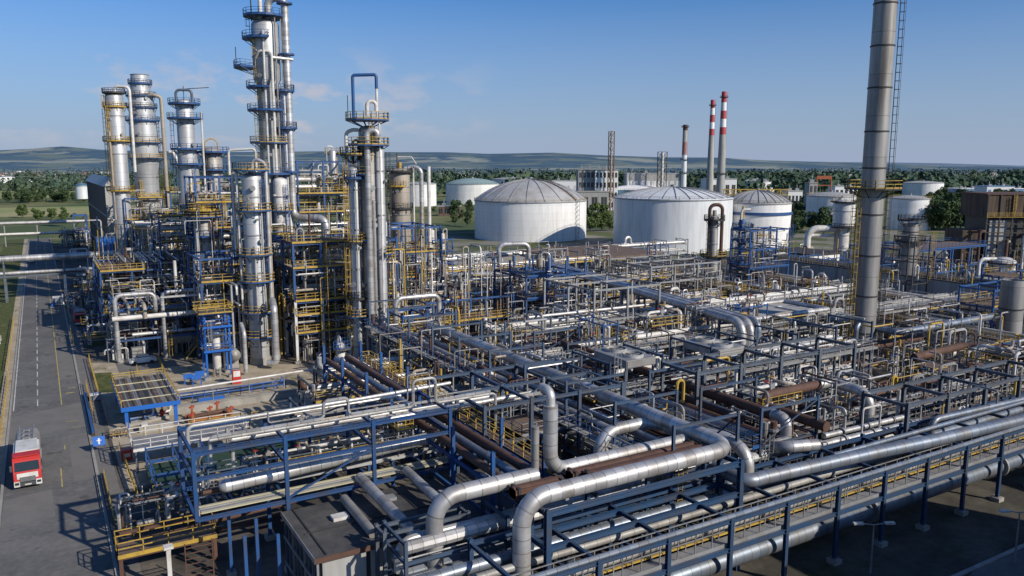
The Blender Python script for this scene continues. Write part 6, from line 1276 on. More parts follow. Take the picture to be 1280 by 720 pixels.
fill_pipes('x', 9.5, 31, 65.5, 69, 6.5, CB, 61, ['silver', 'silver_plain', 'dull', 'vessel_beige', 'silver', 'dull'], dens=.9, rmax=.2); fill_pipes('x', 12, 44, 66.8, 69.2, 9.7, CB, 62, ['silver', 'silver_plain', 'dull', 'vessel_beige', 'silver', 'dull'], dens=.9, rmax=.2, ends=.2); fill_pipes('x', 10, 36, 63, 69, 11.7, CB, 63, ['silver', 'silver_plain', 'dull', 'vessel_beige', 'silver', 'dull'], dens=.3, rmax=.14)
t = thing('cable_tray', 'pale cable trays along the front edge of the cantilevered rack deck', 'cable tray', (9, 63, 6.4))
for i, (y, m) in enumerate(((62.75, 'pastel'), (63.1, 'steel'), (63.45, 'concrete'), (63.8, 'pastel'))): b = MB(); b.bb(9, 31, y, y+.26, 6.42, 6.5+.03*i, m); b.build('tray', t)
g = random.Random(77)
for i in range(7): put('manifold', 12+i*2.9, 67.5, 6.4, 'on the deck of the cantilevered blue rack', s=.6, rz=0, g=g)
put('plat', 27.5, 67, 6.4, 'at the inner end of the cantilevered blue rack', s=.8, i=2)
# black roofed shed
t = thing('pipe_shed', 'low shed with flat black roof and white front panels at the bottom', 'shed', (25, 57, 0)); x0, x1, y0, y1, z = 15.2, 37.5, 53.1, 62.0, 5.3
b = MB(); b.bb(x0-.25, x1, y0-.25, y1, z, z+.22, 'black_roof'); b.build('roof', t); b = MB(); b.bb(x0-.32, x0-.26, y0-.3, y1, z-.12, z+.28, 'steel'); b.bb(x0-.3, x1, y0-.32, y0-.26, z-.12, z+.28, 'rust'); b.build('eaves', t)
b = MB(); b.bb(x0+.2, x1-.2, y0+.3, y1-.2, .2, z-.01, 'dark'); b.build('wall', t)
for i in range(6): b = MB(); a = x0+.35+i*3.7; b.bb(a, a+3.3, y0+.06, y0+.28, 2.6, z-.25, 'concrete_wall'); b.build('front_panel', t)
for i in range(9): b = MB(); b.bar((x0, y0+.1+i*1.08, 0), (x0, y0+.1+i*1.08, z-.05), .16, .16, 'blue_grey' if i % 3 else 'steel'); b.build('side_post', t)
for zz in (1.2, 3.4): b = MB(); b.bar((x0-.1, y0, zz), (x0-.1, y1, zz), .12, .2, 'steel'); b.build('side_rail', t)
for i in range(5): b = MB(); b.bb(x0+.6+i*4.4, x0+.72+i*4.4, y0, y1, z+.222, z+.3, 'dark'); b.build('roof_seam', t)
b = MB(); b.bb(x0+.2, x1-.2, y0+3.9, y0+4.0, z+.222, z+.29, 'dark'); b.build('roof_seam', t)
RF = [((450, 597), (526, 672), 6.6, .47, 'silver', 'thickest of the three sloping pipes crossing the black roof'), ((430, 623), (470, 667), 6.1, .37, 'dull', 'leftmost and shortest of the three pipes crossing the black roof'), ((508, 588), (552, 626), 6.8, .4, 'silver', 'rightmost of the three pipes crossing the black roof')]
for (u0, v0), (u1, v1), z, r, m, lab in RF: p, q = at(u0, v0, z), at(u1, v1, z-.3); pipe([p, (p.x, q.y, z-.3)], r, m, lab, n=22)
for i in range(4): b = MB(); x = 18+i*4.6; b.bb(x, x+1.3, 58+i % 2*1.4, 58.9+i % 2*1.4, 5.53, 5.8, ['white', 'steel', 'concrete', 'white'][i]); single(b, 'roof_box', 'small box lying on the black shed roof', 'box', 'small boxes on the black roof')
p = at(505, 665, 5.6)
frame('small blue grey portal over the front edge of the black roof', [p.x-2.6, p.x+4.2], [50.9, 52.4], [7.2], 'blue_grey', .26, H_=True, lad=0)
b = MB(); b.bb(10.6, 12.2, 56, 57.6, 0, .7, 'concrete'); single(b, 'plinth', 'concrete plinth block left of the black roofed shed', 'plinth')
for i, (x, y) in enumerate(((11.2, 58), (12.6, 60.5), (11.2, 64), (13.4, 57))): b = MB(); b.bar((x, y, 0), (x, y, 6.1), .24, .24, 'blue'); b.box((x, y, .25), (.7, .7, .5), 'concrete'); single(b, 'support_post', 'blue post under the cantilevered rack left of the shed', 'post', 'blue posts left of the shed')
b = MB(); b.bb(6, 40, 50.5, 50.8, 0, .25, 'concrete'); single(b, 'kerb_wall', 'low pale kerb wall running under the shed at the bottom', 'kerb')
# ------------------------------------------------------------------ CENTRE: pipes of the field
rack('blue rack that carries the far leg of the great elbow pipe', 'on the rack under the great elbow pipe', 'y', 47.5, 118, 43.6, 51.0, [5.2, 8.0], 12, 71, m='blue_faded', kinds=['pipe_blue', 'silver', 'dull', 'rust', 'silver_plain'], rmax=.36, H_=True, railm='blue')
rack('blue rack with railed catwalk right of the great elbow pipe', 'on the rack beside the rusty pipes', 'y', 49, 96, 55.6, 63.4, [5.0, 7.6], 11.2, 72, m='blue_faded', kinds=['rust', 'dull', 'silver', 'rust', 'vessel_beige'], rmax=.34, H_=True, railm='blue')
rack('long blue rack with pale pipes crossing the middle of the field', 'on the rack crossing the middle of the field', 'x', 52, 97, 67, 74, [5.6, 8.6], 12, 73, m='blue_faded', H_=True, kinds=['white', 'silver', 'silver_plain', 'vessel_beige', 'dull', 'white'], railm='steel')
rack('dark rack in front of the tall grey stack', 'on the rack in front of the tall grey stack', 'x', 64, 142, 53, 59, [4.0, 6.0], 6.2, 74, m='blue_grey', H_=True, kinds=['rust', 'silver', 'dull', 'vessel_beige', 'rust'], rmax=.36, railm='steel')
rack('grey rack behind the tall grey stack', 'on the rack behind the tall grey stack', 'x', 54, 150, 83.5, 90, [5.2, 8.2], 8.3, 75, railm='steel', m='steel', kinds=['white', 'silver', 'silver', 'dull', 'white'])
rack('grey rack crossing behind the middle column frame', 'on the rack behind the middle column', 'x', 58, 150, 101, 107, [5.2, 8], 9.6, 76, railm='steel', m='steel')
rack('grey rack in front of the concrete tank wall', 'on the rack in front of the concrete wall', 'x', 96, 138, 118, 124, [4, 6.2], 6.3, 77, m='steel', kinds=['white', 'silver', 'silver', 'dull', 'silver_plain'])
rack('blue rack in front of the ribbed dome tank', 'on the rack in front of the domed tank', 'x', 62, 128, 139, 146, [5.0, 7.6], 10.5, 78, m='blue_faded', kinds=['silver', 'silver', 'white', 'silver_plain', 'dull'])
rack('second blue rack in front of the ribbed dome tank', 'on the second rack before the domed tank', 'x', 70, 124, 164, 170, [6, 9], 11.5, 79, m='blue_faded', kinds=['silver', 'silver', 'white', 'silver_plain'])
rack('grey rack leading away left of the slim hooked column', 'on the rack left of the hooked column', 'y', 108, 164, 124, 130, [5.2, 7.6], 7.7, 80, m='steel')
rack('grey rack leading away right of the tall grey stack', 'on the rack right of the tall grey stack', 'y', 60, 128, 124.5, 131, [4.8, 7.0], 7.1, 81, m='steel', kinds=['rust', 'silver', 'white', 'dull', 'vessel_beige'])
rack('grey rack leading away near the right edge', 'on the rack near the right edge', 'y', 66, 150, 150, 156, [4.2, 6.2], 6.3, 82, m='steel', kinds=['silver', 'white', 'dull', 'silver_plain'])
rack('low beige pipe rack at the feet of the trio', 'on the low rack at the feet of the trio', 'x', 31, 60, 100, 106.5, [3.2, 5.4], 6.2, 83, m='blue_grey', kinds=['vessel_beige', 'white', 'silver', 'rust', 'vessel_beige'], rmax=.34)
rack('low rack of pale pipes behind the cantilevered rack', 'on the low rack behind the cantilevered rack', 'x', 22, 56, 78, 85, [3.6, 6.2], 8, 84, m='blue_faded', kinds=['vessel_beige', 'white', 'silver', 'dull', 'white'], rmax=.34, H_=True)
rack('low rack of beige pipes in the middle left of the field', 'on the low rack left of the elbow pipe', 'x', 26, 56, 90, 96, [3.4, 5.8], 7.5, 85, m='blue_grey', kinds=['vessel_beige', 'white', 'silver', 'rust', 'vessel_beige'], rmax=.3)
# open blue portal of the centre
frame('open blue portal grid in the centre with tall posts', [33.9, 39, 44.6, 50], [62.3, 68, 74.5], [7.6, 11.2], 'blue_faded', .32, H_=True, brace=2, decks=[(7.65, 38, 44.6, 62.4, 68)], railm='steel')
frame('blue portal row beside the rusty beam in the centre right', [58.6, 65, 71.4, 78, 84.5], [60.5, 66], [6.2, 11.6], 'blue_grey', .36, H_=True, decks=[(6.25, 65, 84.5, 60.6, 62.2)], railm='steel')
frame('grey portal frames right of the short rust coloured elbow', [74, 81, 88, 95, 102], [46.5, 51.5], [5.0, 9.4], 'blue_grey', .36, H_=True, decks=[(5.05, 81, 102, 48, 51)], railm='steel')
b = MB()
# rusty pipes of the right middle
pipe([(60.2, 88, 9.2), (60.2, 51.6, 9.2)], .5, 'rust', 'long rusty pipe leading away in the centre right', n=20); pipe([(60.2, 51.6, 9.2), (60.2, 49.9, 9.2), (60.2, 49.9, 6.9), (57.6, 49.9, 6.9), (57.6, 47.6, 7.6), (60.6, 46.6, 7.6)], .56, 'silver', 'silver elbow that turns the long rusty pipe downwards', n=22, bend=.9)
pipe([(63.6, 48, 8.4), (63.6, 55.8, 8.4), (64.6, 56.2, 9.3), (72.6, 56.2, 9.3)], .52, 'rust', 'rusty pipe crossing level left of the silver elbow by the tall stack', n=20, bend=1.0)
pipe([(72.6, 56.2, 9.3), (74.6, 56.0, 9.3), (74.6, 51.2, 9.3), (74.6, 51.2, 5.6)], .56, 'silver', 'big silver elbow in front of the foot of the tall grey stack', n=22, bend=1.6)
P_ = [at(953, 597, 7.7), at(1092, 566, 7.7), at(1165, 551, 7.7), at(1285, 523, 7.7), at(1500, 470, 7.7)]
pipe([(P_[0].x-1.8, P_[0].y+4.2, 7.7), (P_[0].x-1.8, P_[0].y, 7.7)]+P_, .58, 'pipe_blue', 'bluish silver pipe rising to the right edge above the front rack', n=24, bend=1.6)
P_ = [at(1010, 560, 6.2), at(1150, 527, 6.2)]; pipe(P_, .36, 'silver', 'silver flanged pipe left of the grey portal frames', flanges=[(P_[0].lerp(P_[1], q), P_[1]-P_[0]) for q in (.1, .3, .55, .9)])
P_ = [at(1030, 545, 6.2), at(1135, 520, 6.2)]; pipe(P_, .3, 'silver', 'second silver flanged pipe left of the grey portal frames', flanges=[(P_[0].lerp(P_[1], q), P_[1]-P_[0]) for q in (.2, .5, .8)])
P_ = [at(1160, 535, 7), at(1165, 525, 7.4), at(1275, 500, 7.4), at(1400, 470, 7.4)]; pipe([(P_[1].x, P_[1].y, 3)]+P_[1:], .34, 'pipe_blue', 'bluish pipe through the grey portal frames at the right', n=16)
pipe([(103, 73, 6.4), (118, 73, 6.4)], .62, 'rust', 'rusty pipe lying right behind the tall grey stack', n=18); pipe([(100, 62.5, 7.6), (112, 62.5, 7.9), (112, 52, 7.9)], .55, 'rust', 'rusty pipe with a square turn near the right edge', n=18)
b = MB(); b.bb(99, 111, 54, 61.5, 6.9, 7.0, 'rust_deck'); single(b, 'platform_deck', 'bare rusty platform inside the square turn of the rusty pipe', 'platform')
pipe([(108, 88, 8.8), (108, 70, 8.8), (150, 70, 8.8)], .55, 'pipe_blue', 'bluish pipe with a square turn near the right edge', n=16, bend=1.2)
# diagonal silver pipes on their own trestles
p, q = at(688, 331, 11.6), at(935, 403, 11.6); d = (q-p).normalized(); sx_ = Vector((-d.y, d.x, 0))
for i, (o_, r, lab) in enumerate(((-.9, .62, 'left one of the three long silver pipes sweeping across the field'), (.5, .62, 'middle one of the three long silver pipes sweeping across the field'), (1.8, .45, 'right one of the three long silver pipes sweeping across the field'))):
    pipe([p+sx_*o_, q+sx_*o_, q+sx_*o_+Vector((0, 0, -6))], r, 'silver' if i != 2 else 'pipe_blue', lab, n=18)
for i in range(12):
    c = p.lerp(q, (i+.3)/12); t = thing('pipe_trestle', 'grey trestle under the three long silver pipes', 'trestle', (c.x, c.y, 0), 'trestles under the three long silver pipes')
    for s1 in (-1.9, 2.6): e = c+sx_*s1; b = MB(); b.bar((e.x, e.y, 0), (e.x, e.y, 11.4), .3, .3, 'blue_grey'); b.build('post', t)
    b = MB(); e, f = c-sx_*2.1, c+sx_*2.8; b.bar((e.x, e.y, 10.8), (f.x, f.y, 10.8), .3, .3, 'blue_grey'); b.build('crossbeam', t)
pipe([(79, 118, 7.2), (79, 86, 7.2), (79, 86, 4)], .6, 'silver', 'silver pipe with rounded end left of the three long silver pipes', n=18, bend=1.4)
pipe([(60, 86, 9.2), (112, 86, 9.2)], .36, 'white', 'long white pipe crossing in front of the slatted grey roof'); pipe([(62, 100, 10.6), (96, 99, 10.6)], .24, 'silver_plain', 'thin silver pipe high across the centre')
# grey flat roof slabs of the centre right
for i, (u, v, W, D, z, lab) in enumerate(((962, 390, 17, 9, 9.6, 'pale ring shaped flat cover on blue posts left of the tall stack'), (975, 402, 13, 5, 8.2, 'lower pale flat cover in front of the ring shaped cover'))):
    p = at(u, v, z); t = thing('flat_cover', lab, 'cover', (p.x, p.y, 0))
    b = MB(); b.bb(p.x-W/2, p.x+W/2, p.y-D/2, p.y+D/2, z, z+.15, 'concrete_wall'); b.build('deck', t)
    for a in ((-1, 0), (1, 0)): b = MB(); b.tube([(p.x+a[0]*W/2, p.y-D/2, z+.4), (p.x+a[0]*W/2, p.y+D/2, z+.4)], .4, 'silver', 10); b.build('edge_pipe', t)
    for a in (-1, 1): b = MB(); b.tube([(p.x-W/2, p.y+a*D/2, z+.4), (p.x+W/2, p.y+a*D/2, z+.4)], .4, 'silver', 10); b.build('edge_pipe', t)
    for a in (-1, 1):
        for c in (-1, 1): b = MB(); b.bar((p.x+a*W*.4, p.y+c*D*.4, 0), (p.x+a*W*.4, p.y+c*D*.4, z), .3, .3, 'blue'); b.build('post', t)
# ------------------------------------------------------------------ MIDDLE AND BACK
frame('blue vessel frame with hooped silver pipe right of the trio', [46.8, 50.8, 55.2], [112, 118], [4.2, 7.6, 10.2], 'blue', .3, brace=3, decks=[(4.3, 46.8, 55.2, 111.8, 118), (7.7, 46.8, 55.2, 111.8, 118)], railm='yellow', H_=True)
a, c = at(493, 380, 12.2), at(543, 376, 12.2); pipe([(47.2, 116, 6), (47.2, 116, 12.4), (54.8, 116, 12.4), (54.8, 116, 7)], .4, 'silver', 'silver hooped pipe on top of the blue vessel frame', n=16, bend=1.2)
o = thing('horizontal_drum', 'stubby beige drum at the foot of the trio', 'drum', (45.8, 109.6, 0)); MBx = None
b = MB(); b.lathe([(.02, -2.6), (.8, -2.45), (1.3, -2.0), (1.3, 2.0), (.8, 2.45), (.02, 2.6)], 'vessel_beige', (45.8, 109.6, 2.9), 20, 'x'); b.build('shell', o)
for s1 in (-1.2, 1.2): b = MB(); b.bb(45.8+s1-.2, 45.8+s1+.2, 108.6, 110.6, 0, 1.8, 'concrete'); b.build('saddle', o)
column('squat white vessel with domed top in front of the blue vessel frame', 52.3, 109.8, [(1.9, 0), (1.9, 3.6)], 'white', [(3.9, .8, 130, 300, 'grating', 'yellow')], [], [([(0, 0, 3.6), (0, 0, 7), (.8, 2.2, 7)], .25, 'silver_plain')], 0, nozzles=4, seed=22, name='process_vessel', cat='vessel')
frame('blue platform frame round the slim beige column', [77, 81.5, 86, 90.5], [125, 131, 137], [4.4, 8.4, 12.6], 'blue', .32, top=15, brace=4, decks=[(8.5, 77, 86, 124.7, 137), (4.5, 77, 90.5, 124.7, 131), (12.7, 77, 81.5, 124.7, 137)], railm='blue')
a = at(640, 305, 13.5); pipe([(a.x-3.8, a.y, 6), (a.x-3.8, a.y, 13.6), (a.x+3.6, a.y-2.2, 13.6), (a.x+3.6, a.y-2.2, 6)], .6, 'silver', 'silver hooped pipe in front of the ribbed dome tank', n=16, bend=1.6)
frame('tall grey posts with open beams left of the three long silver pipes', [72, 78.5, 85], [97, 104, 111], [6, 9.6, 14.4], 'steel', .28, brace=2, decks=[(6.1, 72, 85, 96.8, 104)])
frame('grey open frame with yellow deck between the huge grey tank and the slim hooked column', [108, 114.5, 121, 127.5], [126, 134, 142], [5.4, 9, 12.4], 'steel', .3, decks=[(5.5, 108, 127.5, 125.7, 134)], railm='yellow', brace=2)
frame('blue frame around the thin dark blue column', [143, 147.5, 152, 156.5], [132, 138], [5, 9, 13.5, 18], 'blue', .3, brace=5, decks=[(9.1, 143, 156.5, 131.7, 138), (5.1, 143, 156.5, 131.7, 138)], railm='blue')
frame('small blue frame with two slim white columns left of the ribbed dome tank', [82, 85, 88], [178, 182], [4, 8, 12, 15], 'blue', .3, brace=3, decks=[(8.1, 82, 88, 177.7, 182), (12.1, 82, 88, 177.7, 182)], railm='blue')
for i, (x, h_) in enumerate(((83.4, 17), (86.4, 16))): column(['slim white column on the left in the small blue frame before the domed tank', 'slim white column on the right in the small blue frame before the domed tank'][i], x, 180, [(.6, 0), (.6, h_)], 'white', [], [], [([(.9, -.3, 1), (.9, -.3, h_+1.5), (0, 0, h_+1.2), (0, 0, h_)], .16, 'silver_plain')], 0, nozzles=3, seed=40+i, n=14)
frame('blue process frame behind the close trio', [53, 58.5, 64, 69.5], [146, 153, 160], [6, 11, 16, 21], 'blue', .34, brace=5, decks=[(6.1, 53, 69.5, 145.7, 153), (11.1, 53, 69.5, 145.7, 160), (16.1, 53, 69.5, 145.7, 153)], railm='yellow')
frame('low blue frame in front of the stained beige column', [58, 64, 70, 76], [128, 134], [5, 9], 'blue', .3, brace=3, decks=[(5.1, 58, 76, 127.7, 134)], railm='yellow')
pipe([(66, 150, 0), (66, 150, 13), (66, 156, 13)], .4, 'blue', 'straight dark blue post pipe right of the trio'); pipe([(72, 172, 10.5), (104, 176, 10.5)], .62, 'silver', 'long silver pipe reaching from the beige column towards the domed tank', n=16)
pipe([(66, 158, 9.8), (86, 148, 9.8), (94, 148, 9.8)], .6, 'silver', 'silver pipe sloping towards the front below the small blue frame', n=16, bend=2)
BK = 'in the low plant before the storage tanks'
b = MB(); b.bb(118, 150, 168, 196, 8.6, 9.0, 'rust_deck'); t = thing('flat_roof_shed', 'flat brown roofed open shed in front of the huge grey tank', 'shed', (134, 182, 0)); b.build('roof', t)
for x in (119, 129, 139, 149):
    for y in (169, 182, 195): b = MB(); b.bar((x, y, 0), (x, y, 8.6), .35, .35, 'steel'); b.build('post', t)
b = MB(); b.bb(92, 118, 182, 200, 7.2, 7.5, 'concrete'); t = thing('flat_roof_shed', 'flat pale roofed open shed in front of the ribbed dome tank', 'shed', (105, 190, 0)); b.build('roof', t)
for x in (93, 105, 117):
    for y in (183, 199): b = MB(); b.bar((x, y, 0), (x, y, 7.2), .35, .35, 'steel'); b.build('post', t)
rack('pale grey rack at the feet of the largest tanks', 'on the rack at the feet of the largest tanks', 'x', 84, 190, 203, 209, [4, 6.5], 8, 90, m='steel', kinds=['silver', 'white', 'silver_plain'], walk=False, rmax=.5, sp=10)
# concrete wall, right side plant
t = thing('concrete_wall', 'long grey concrete tank wall behind the tall grey stack', 'wall', (172, 92, 0)); b = MB(); b.bb(172, 172.5, 88, 158, 0, 7.6, 'concrete_wall'); b.build('panel', t); b = MB(); b.bb(171.9, 172.6, 87.9, 158.1, 7.6, 7.8, 'dark'); b.build('coping', t)
for i in range(14): b = MB(); b.bb(171.8, 171.995, 89+i*5.1, 89.35+i*5.1, 0, 7.6, 'concrete'); b.build('pilaster', t)
rack('rack of pale blue pipes behind the concrete tank wall', 'on the rack behind the concrete wall', 'y', 92, 170, 178, 186, [4.5, 7], 8.5, 91, m='blue', kinds=['pipe_blue', 'white', 'silver', 'pipe_blue'], rmax=.5)
t = thing('concrete_platform', 'pale concrete slab lying behind the short weathered stack', 'slab', (205, 120, 0)); b = MB(); b.bb(188, 226, 104, 112, 4.8, 5.3, 'concrete'); b.build('slab', t)
for x in (189, 201, 213, 225): b = MB(); b.bb(x-.3, x+.3, 105, 111, 0, 4.8, 'concrete'); b.build('pier', t)
zc = 236; c = atd(1262, 330, zc); W = 19
t = thing('furnace', 'dark rusty box furnace on a dark lattice at the right edge', 'furnace', (c.x, c.y, 0)); rz = R(-31); 
def bd(b, nm, par=None): q = b.build(nm, None, (0, 0, 0)); q.parent = par or t; return q
t.rotation_euler = (0, 0, rz); top = atd(1262, 243, zc).z; mid = atd(1262, 271, zc).z
b = MB(); b.bb(-8.2, W, 0, 14, mid, top, 'furnace'); bd(b, 'upper_box'); b = MB(); b.bb(-8.5, W+.3, -.3, 14.3, top, top+.4, 'rust'); bd(b, 'roof'); b = MB(); b.bb(-7, W-1, 1, 13, 2, mid-.01, 'dark'); bd(b, 'firebox')
b = MB(); b.bb(-6.6, -1.5, .6, .99, 3, mid-1, 'concrete_wall'); bd(b, 'pale_panel')
for i in range(8): b = MB(); b.bar((-8+i*3.7, -.1, 0), (-8+i*3.7, -.1, top), .4, .4, 'dark'); bd(b, 'post')
for k in range(6): b = MB(); b.bar((-8.4, -.35, 3+k*2.6), (W, -.35, 3+k*2.6), .22, .3, 'dark'); bd(b, 'girt')
b = MB(); b.bb(-13.5, -8.6, 2, 12, 3, mid-4, 'furnace'); bd(b, 'lower_box')
for i, (a, h_) in enumerate(((-11, 4), (-3.5, 7), (2, 5), (5, 8))): b = MB(); b.tube([(a, -2.4, 0), (a, -2.4, mid-h_), (a+1.6, -2.4, mid-h_), (a+1.6, 1, mid-h_)], .45, ['rust', 'dull', 'white', 'rust'][i], 10); bd(b, 'feed_pipe')
b = MB(); b.rail([(-8.4, -.9, mid), (W, -.9, mid)], 'yellow', 1.3, .1, 2); bd(b, 'railing'); b = MB(); b.ladder((-.5, -.6, mid), top-mid, 'yellow', (0, -1), .7, True, t=.1); bd(b, 'ladder')
column('white round vessel with railed rusty top in front of the dark furnace', *base(1262, 206), [(3.1, 0), (3.1, zat(330, 206))], 'white', [(zat(330, 206), .6, 0, 360, 'dark', 'rust')], [(FRONT, 2, zat(330, 206), 'yellow')], [([(.6, 0, zat(330, 206)), (.6, 0, zat(300, 206))], .45, 'rust'), ([(-6, 3, 0), (-6, 3, zat(325, 206)), (-2, 1, zat(325, 206))], .5, 'white')], 0, nozzles=6, seed=31, name='process_vessel', cat='vessel')
frame('dark blue steelwork left of the dark furnace', [196, 204, 212, 220, 228], [124, 134, 144], [6, 11], 'blue', .4, brace=5, decks=[(11.1, 196, 228, 123.7, 134)], railm='blue')
frame('blue frame with yellow corner in front of the dark furnace', [176, 183, 190, 197], [88, 96], [5.5, 9.5], 'blue', .34, top=11, brace=3, decks=[(9.6, 176, 183, 87.7, 96), (5.6, 176, 197, 87.7, 96)], railm='yellow')
frame('blue frame at the right edge beside the pale cut off stack', [140, 146, 152], [74, 80], [5, 9, 12], 'blue', .3, brace=3, decks=[(9.1, 140, 152, 73.8, 80)], railm='yellow')
frame('dark cage around the short weathered stack', [165.6, 171.2], [105.4, 110.4], [7, 12, 17.5], 'dark', .22, brace=3)
b = MB(); b.bb(199, 213, 160, 176, 0, 6, 'hall_white'); t = thing('small_building', 'low white building seen behind the tall grey stack', 'building', (206, 168, 0)); b.build('wall', t); b = MB(); b.bb(198.5, 213.5, 159.5, 176.5, 6, 6.5, 'dark'); b.build('roof', t)
for i in range(3): b = MB(); b.bb(200.5+i*4.2, 203+i*4.2, 159.94, 160.1, 2, 4.4, 'glass'); b.build('window', t)
p = at(1216, 300); b = MB(); lamp(p.x, p.y, 17, 'tall thin grey mast before the grove on the right', 0, 'tank_grey')
# ------------------------------------------------------------------ filling between the racks
g = random.Random(99)
scatter(35, 60, 76, 112, 0, 'in the left part of the pipe field', ['manifold']*5+['drum', 'exch', 'plat', 'vessel', 'pump'], 5.2, 201)
scatter(52, 124, 74, 84, 0, 'in the middle of the pipe field', ['manifold']*5+['drum', 'exch', 'plat', 'vessel', 'cool'], 5.6, 202)
scatter(58, 124, 90, 101, 0, 'in the middle of the pipe field', ['manifold']*5+['drum', 'exch', 'plat', 'vessel', 'cool'], 5.8, 203)
scatter(60, 150, 107, 118, 0, 'behind the middle of the pipe field', ['manifold']*4+['drum', 'exch', 'plat', 'vessel'], 6, 204)
scatter(56, 124, 124, 139, 0, 'behind the middle of the pipe field', ['manifold']*4+['drum', 'exch', 'plat', 'vessel'], 6.4, 205)
scatter(62, 140, 147, 164, 0, BK, ['manifold']*4+['drum', 'exch', 'plat', 'vessel'], 7.2, 206)
scatter(70, 118, 171, 182, 0, BK, ['manifold']*3+['drum', 'exch', 'plat'], 7.5, 207)
scatter(64, 142, 59.5, 67, 0, 'round the foot of the tall grey stack', ['manifold']*5+['drum', 'exch', 'plat', 'pump'], 4.8, 208, avoid=((88, 108, 56, 76),))
scatter(128, 172, 66, 118, 0, 'right of the tall grey stack', ['manifold']*5+['drum', 'exch', 'plat', 'vessel', 'cool'], 7.2, 209, avoid=((165, 173, 104, 112), (134, 142, 78, 90)))
scatter(174, 236, 86, 150, 0, 'before the dark furnace', ['manifold']*4+['drum', 'exch', 'plat', 'vessel'], 9, 210)
scatter(150, 250, 150, 200, 0, 'on the ground before the right tanks', ['manifold']*3+['drum', 'exch', 'cab'], 14, 211)
scatter(36, 60, 52, 62, 0, 'in the dark under the great elbow pipe', ['manifold']*4+['drum', 'exch'], 5, 212)
scatter(62, 120, 46.5, 53, 0, 'in the dark behind the front rack', ['manifold']*5+['drum', 'exch'], 5, 213)
scatter(53, 96, 67.5, 74, 8.8, 'on top of the rack crossing the middle of the field', ['manifold', 'manifold', 'cool'], 7, 214, prob=.5)
scatter(65, 140, 53.5, 58.5, 6.1, 'on top of the rack in front of the tall stack', ['manifold'], 5.4, 215, prob=.7, avoid=((76, 104, 50, 60),))
scatter(34, 56, 124, 131, 0, 'at the foot of the blue and white process structure', ['manifold', 'pump', 'pump'], 5, 216, prob=.8, avoid=((41, 49, 118, 126),))
scatter(36, 58, 131, 146, 0, 'under the blue and white process structure', ['manifold', 'manifold', 'pump', 'exch'], 4.5, 217)
scatter(54, 80, 150, 200, 0, 'behind the close trio', ['manifold']*3+['drum', 'exch', 'vessel'], 7, 218, avoid=((66, 73, 163, 170),))
scatter(6, 34, 228, 262, 0, 'round the feet of the far left columns', ['manifold', 'drum', 'exch'], 7, 219, avoid=((12, 32, 248, 270),))
scatter(60, 104, 84, 90, 8.4, 'on top of the rack behind the tall stack', ['manifold'], 7, 220, prob=.5)
scatter(64, 124, 139, 146, 11.2, 'on top of the rack in front of the domed tank', ['manifold'], 9, 221, prob=.4)
# ------------------------------------------------------------------ added unseen blocks beyond the bottom right, placed to shade the front rack
for i, (x0, x1, h_, lab) in enumerate(((41, 61, 15.5, 'added unseen block shading the front rack, the lowest of three'), (67, 88, 18, 'added unseen block shading the front rack, the tallest of three'), (99, 126, 16.5, 'added unseen block shading the front rack, the widest of three'))):
    t = thing('shade_block', lab, 'building', ((x0+x1)/2, 13, 0)); b = MB(); b.bb(x0, x1, 8, 17.5, 0, h_, 'concrete_wall'); b.build('wall', t); b = MB(); b.bb(x0-.4, x1+.4, 7.6, 17.9, h_, h_+.5, 'tank_roof'); b.build('roof', t)
    for k in range(5):
        for zz in (3, 8.5): b = MB(); a = x0+(x1-x0)*(k+.25)/5; b.bb(a, a+2, 17.45, 17.56, zz, zz+2.4, 'glass'); b.build('window', t)
PF = 'in the pipe field'
risers(36, 62, 62, 112, 112, 'in the left pipe field', 401); risers(62, 124, 60, 102, 240, 'in the middle pipe field', 402); risers(56, 150, 102, 138, 208, 'in the back pipe field', 403, 6, 12)
risers(64, 142, 47, 60, 144, 'round the foot of the tall stack', 404, 5, 9.5); risers(60, 140, 138, 200, 176, 'before the storage tanks', 405, 6, 12); risers(128, 176, 66, 118, 128, 'right of the tall stack', 406, 5, 11); risers(176, 240, 88, 160, 128, 'before the dark furnace', 407, 5, 12)
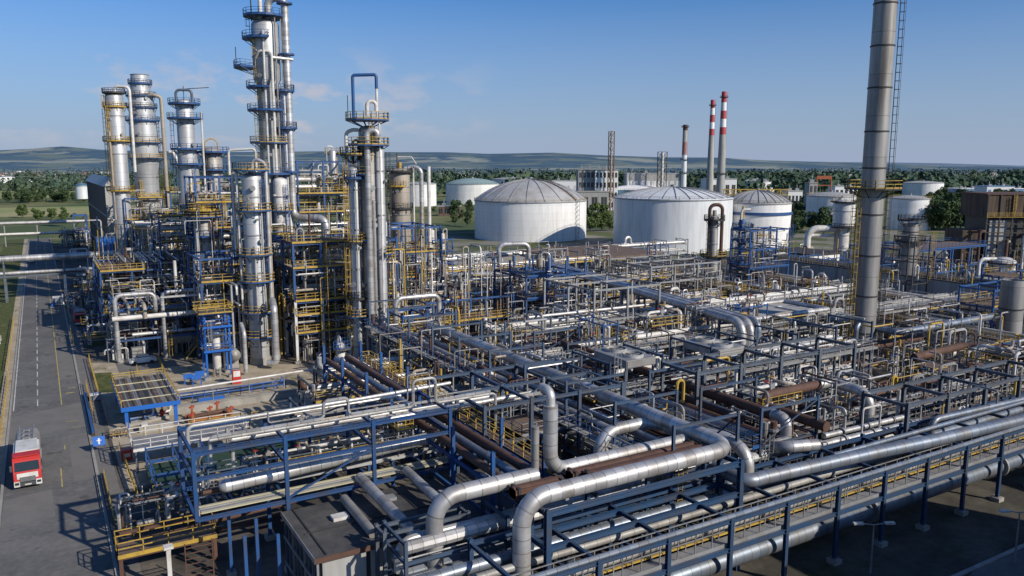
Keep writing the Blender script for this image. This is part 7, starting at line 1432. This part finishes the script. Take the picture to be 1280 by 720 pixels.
risers(9, 26, 148, 194, 80, 'behind the road corner frame', 408, 6, 13); risers(24, 38, 136, 178, 176, 'in the left steelwork', 409, 10, 26); risers(36, 60, 130, 150, 144, 'in the blue process structure', 410, 8, 26); risers(52, 74, 128, 172, 128, 'behind the close trio', 411, 8, 20); risers(10, 36, 196, 250, 128, 'round the far left columns', 412, 8, 20)
for k, (x0, x1, y0, y1, z0, z1, n_) in enumerate(((26, 40, 163, 176, 4, 30, 60), (36, 54, 131, 146, 3, 19, 70), (46, 63, 165, 172, 12, 32, 50), (22, 32, 138, 150, 3, 17, 40), (9, 25, 148, 193, 2, 13, 60), (53, 70, 146, 160, 4, 20, 50), (44, 51, 50, 118, 2, 11, 50), (56, 64, 50, 96, 2, 11, 40), (52, 138, 66, 91, 2, 11, 90), (64, 142, 52, 60, 1, 9, 70), (60, 150, 100, 146, 2, 11, 90), (77, 91, 125, 138, 2, 14, 40), (21, 31, 183, 196, 4, 24, 50), (20, 31, 246, 262, 4, 26, 50), (33, 41, 148, 156, 3, 22, 50), (143, 157, 131, 139, 2, 18, 40))):
    g3 = random.Random(700+k)
    for i in range(int(n_*1.9)):      # small bore lines zigzagging through the steelwork
        p = Vector((g3.uniform(x0, x1), g3.uniform(y0, y1), g3.uniform(z0, z1))); P = [p]; ax_ = g3.randrange(3)
        for j in range(g3.randint(2, 4)):
            L_ = g3.uniform(1.2, 5.5)*g3.choice([-1, 1]); q = P[-1].copy(); q[ax_] += L_*(.6 if ax_ == 2 else 1)
            q = Vector((min(max(q.x, x0), x1), min(max(q.y, y0), y1), min(max(q.z, z0*.4), z1))); P.append(q); ax_ = (ax_+g3.choice([1, 2])) % 3
        m = g3.choice(['white', 'silver_plain', 'dull', 'vessel_beige', 'rust', 'silver_plain', 'steel', 'yellow'])
        pipe(P, g3.choice([.05, .07, .09, .12, .16]), m, 'thin %s pipe zigzagging through steelwork' % WORD[m], 'thin %s zigzag pipes' % WORD[m], n=6)
flush_pipes()
clean_protos()
